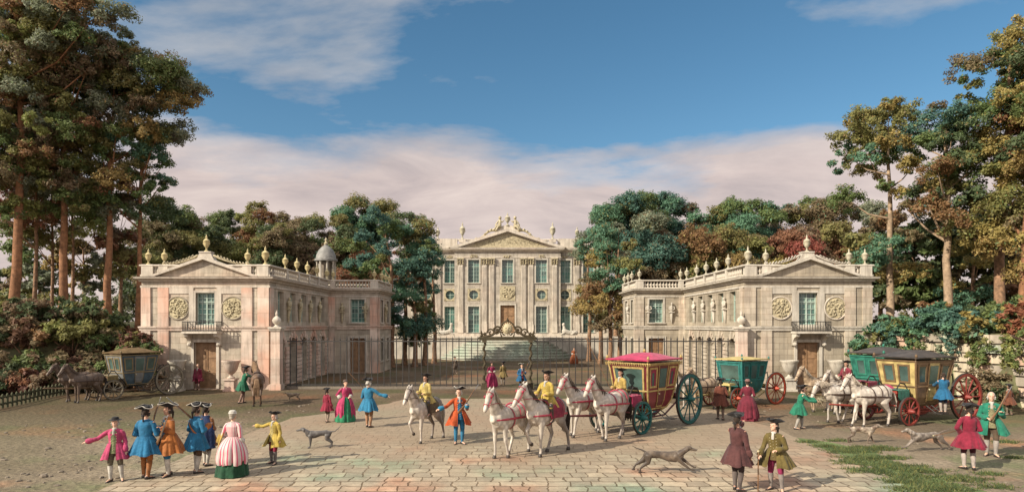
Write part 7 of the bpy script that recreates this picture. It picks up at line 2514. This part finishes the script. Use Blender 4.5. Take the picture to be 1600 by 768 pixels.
    av = [(612, 57.5, [(592, 365, 42, 42), (578, 430, 34, 50), (600, 480, 26, 30)], TE, 'outer teal avenue tree nearest the pink tinted pavilion wing', 51),
          (632, 60.5, [(640, 372, 42, 40), (628, 430, 36, 46)], LF('teal', 'jade', 'deep', 'rust', 'olive'), 'second teal avenue tree from the pavilion wing, jade top', 52),
          (648, 58.5, [(652, 420, 36, 46), (638, 495, 30, 44)], TE, 'third teal avenue tree from the pavilion wing', 53),
          (664, 60.0, [(664, 385, 28, 36), (662, 450, 26, 50), (655, 520, 22, 26)], TE, 'fourth teal avenue tree from the pavilion wing', 54),
          (678, 63.0, [(672, 430, 20, 40), (668, 500, 18, 36)], TE, 'innermost teal avenue tree beside the chateau windows', 55),
          (920, 67.0, [(914, 395, 18, 36, (0, 5)), (918, 455, 18, 36)], AU, 'innermost autumn avenue tree beside the chateau windows', 56),
          (938, 62.5, [(926, 378, 34, 34, (0, 5, 0)), (925, 440, 30, 44, (2, 4, 3))], AU, 'second autumn avenue tree with jade top', 57),
          (953, 58.5, [(948, 420, 38, 46), (935, 490, 30, 36, (2, 3))], AU, 'third autumn avenue tree with ochre skirts', 58),
          (968, 61.0, [(965, 390, 34, 46, (0, 1, 5)), (960, 470, 30, 44, (3, 1))], AU, 'fourth autumn avenue tree by the grey pavilion wing', 59),
          (983, 58.0, [(985, 440, 26, 46, (3, 4, 1)), (972, 500, 20, 30, (4, 3))], AU, 'rust coloured avenue tree touching the grey pavilion wing', 60)]
    for px, Y, ells, mats, lab, sd in av:
        X = atx(px, Y); zt = atz(ells[0][1], Y)
        tree('tree', lab, (X, Y, 0), [(0, 0, -.1), (.1, 0, zt * .4), (-.05, 0, zt * .75), (atx(ells[0][0], Y) * .5 - X * .5, 0, zt)], .24, px_ells(Y, X, 0, [(q[0], q[1], max(8, q[2] - 11), max(10, q[3] - 10)) + tuple(q[4:]) for q in ells]), mats, rc=1.1, leaf=.10, per=1250, dens=2.2, depth=2.0, flat=.9, bark='bark', seed=sd, group='avenue trees beside the chateau')
    # ---- woods closing the view
    def far(px, py, rx, ry, Y, mats, lab, sd, grp):
        X = atx(px, Y); zc = atz(py, Y)
        tree('tree', lab, (X, Y, 0), [(0, 0, -.1), (.1, 0, zc * .5), (0, 0, zc)], .32, px_ells(Y, X, 0, [(px, py, rx, ry), (px, py + ry * .95, rx * 1.05, ry * .8), (px, py + ry * 1.9, rx * .95, ry * .7)]), mats, rc=1.5, leaf=.13, per=1000, dens=2.4, depth=2.8, flat=.95, seed=sd, group=grp, limbs=6)
    G = LF('green', 'deep', 'olive'); O = LF('olive', 'brown', 'deep'); T = LF('teal', 'jade', 'green', 'olive'); W_ = LF('rust', 'ochre', 'brown', 'olive'); J = LF('jade', 'green', 'olive', 'brown')
    gl, gr = 'wood behind the pink tinted pavilion', 'wood behind the grey pavilion'
    L_ = [(228, 392, 34, 40, 76, O, 'olive brown tree rising directly above the front pediment urns'), (268, 358, 42, 40, 80, G, 'round green tree behind the pavilion parapet, near the tall bank trees'), (312, 390, 36, 40, 82, O, 'olive tree behind the pavilion peak urn'), (345, 372, 34, 36, 90, G, 'small round green tree past the pavilion peak'),
          (402, 362, 36, 38, 86, LF('green', 'olive', 'lime', 'rust'), 'lighter green tree with rusty patches above the parapet corner'), (440, 392, 36, 40, 82, O, 'brown olive tree behind the side parapet urns'), (470, 372, 42, 36, 88, LF('olive', 'green', 'brown'), 'broad olive topped tree left of the domed turret'), (520, 388, 40, 46, 84, LF('deep', 'olive', 'brown'), 'dark tree directly behind the domed turret'),
          (572, 350, 42, 38, 88, T, 'tall teal tree rising above the wood'), (548, 405, 36, 40, 82, LF('teal', 'green', 'rust'), 'teal and rust tree between turret and avenue')]
    for i, a in enumerate(L_): far(*a, 70 + i, gl)
    R_ = [(985, 340, 40, 34, 76, T, 'tall teal tree rising above the autumn avenue'), (962, 335, 24, 26, 78, LF('teal', 'deep'), 'narrow dark teal tree beside the chateau roof'), (1022, 390, 40, 44, 70, LF('teal', 'brown', 'rust', 'sage'), 'mixed teal and rust tree behind the wing parapet'), (1020, 342, 30, 32, 80, LF('teal', 'sage', 'jade'), 'blue green tree second above the autumn avenue'),
          (1058, 355, 34, 34, 80, LF('sage', 'teal', 'brown'), 'grey green tree in the dip of the wood'), (1078, 400, 38, 42, 70, LF('olive', 'ochre', 'rust'), 'ochre tree behind the arcade parapet'), (1108, 368, 34, 34, 78, T, 'low teal tree in the middle of the wood'), (1128, 408, 36, 40, 70, W_, 'rust and ochre tree above the arcade urns'),
          (1165, 352, 38, 34, 76, LF('jade', 'jade', 'green'), 'bright jade topped tree behind the grey pavilion'), (1190, 400, 38, 40, 70, LF('ochre', 'olive', 'brown'), 'golden tree under the bright jade top'), (1220, 354, 34, 34, 78, LF('teal', 'jade', 'brown'), 'teal tree between the jade and the tall brown one'), (1240, 398, 36, 40, 70, LF('red', 'rust', 'brown'), 'red brown tree behind the grey pavilion peak'),
          (1275, 350, 42, 36, 76, J, 'large jade topped tree above the grey pediment'), (1300, 398, 40, 42, 70, W_, 'rusty tree behind the grey pavilion corner urns'), (1330, 362, 40, 38, 74, LF('olive', 'sage', 'brown'), 'olive tree meeting the hillside wood')]
    for i, a in enumerate(R_): far(*a, 90 + i, gr)


import os
place_people()
riders_and_horses()
setting()
buildings()
vegetation()
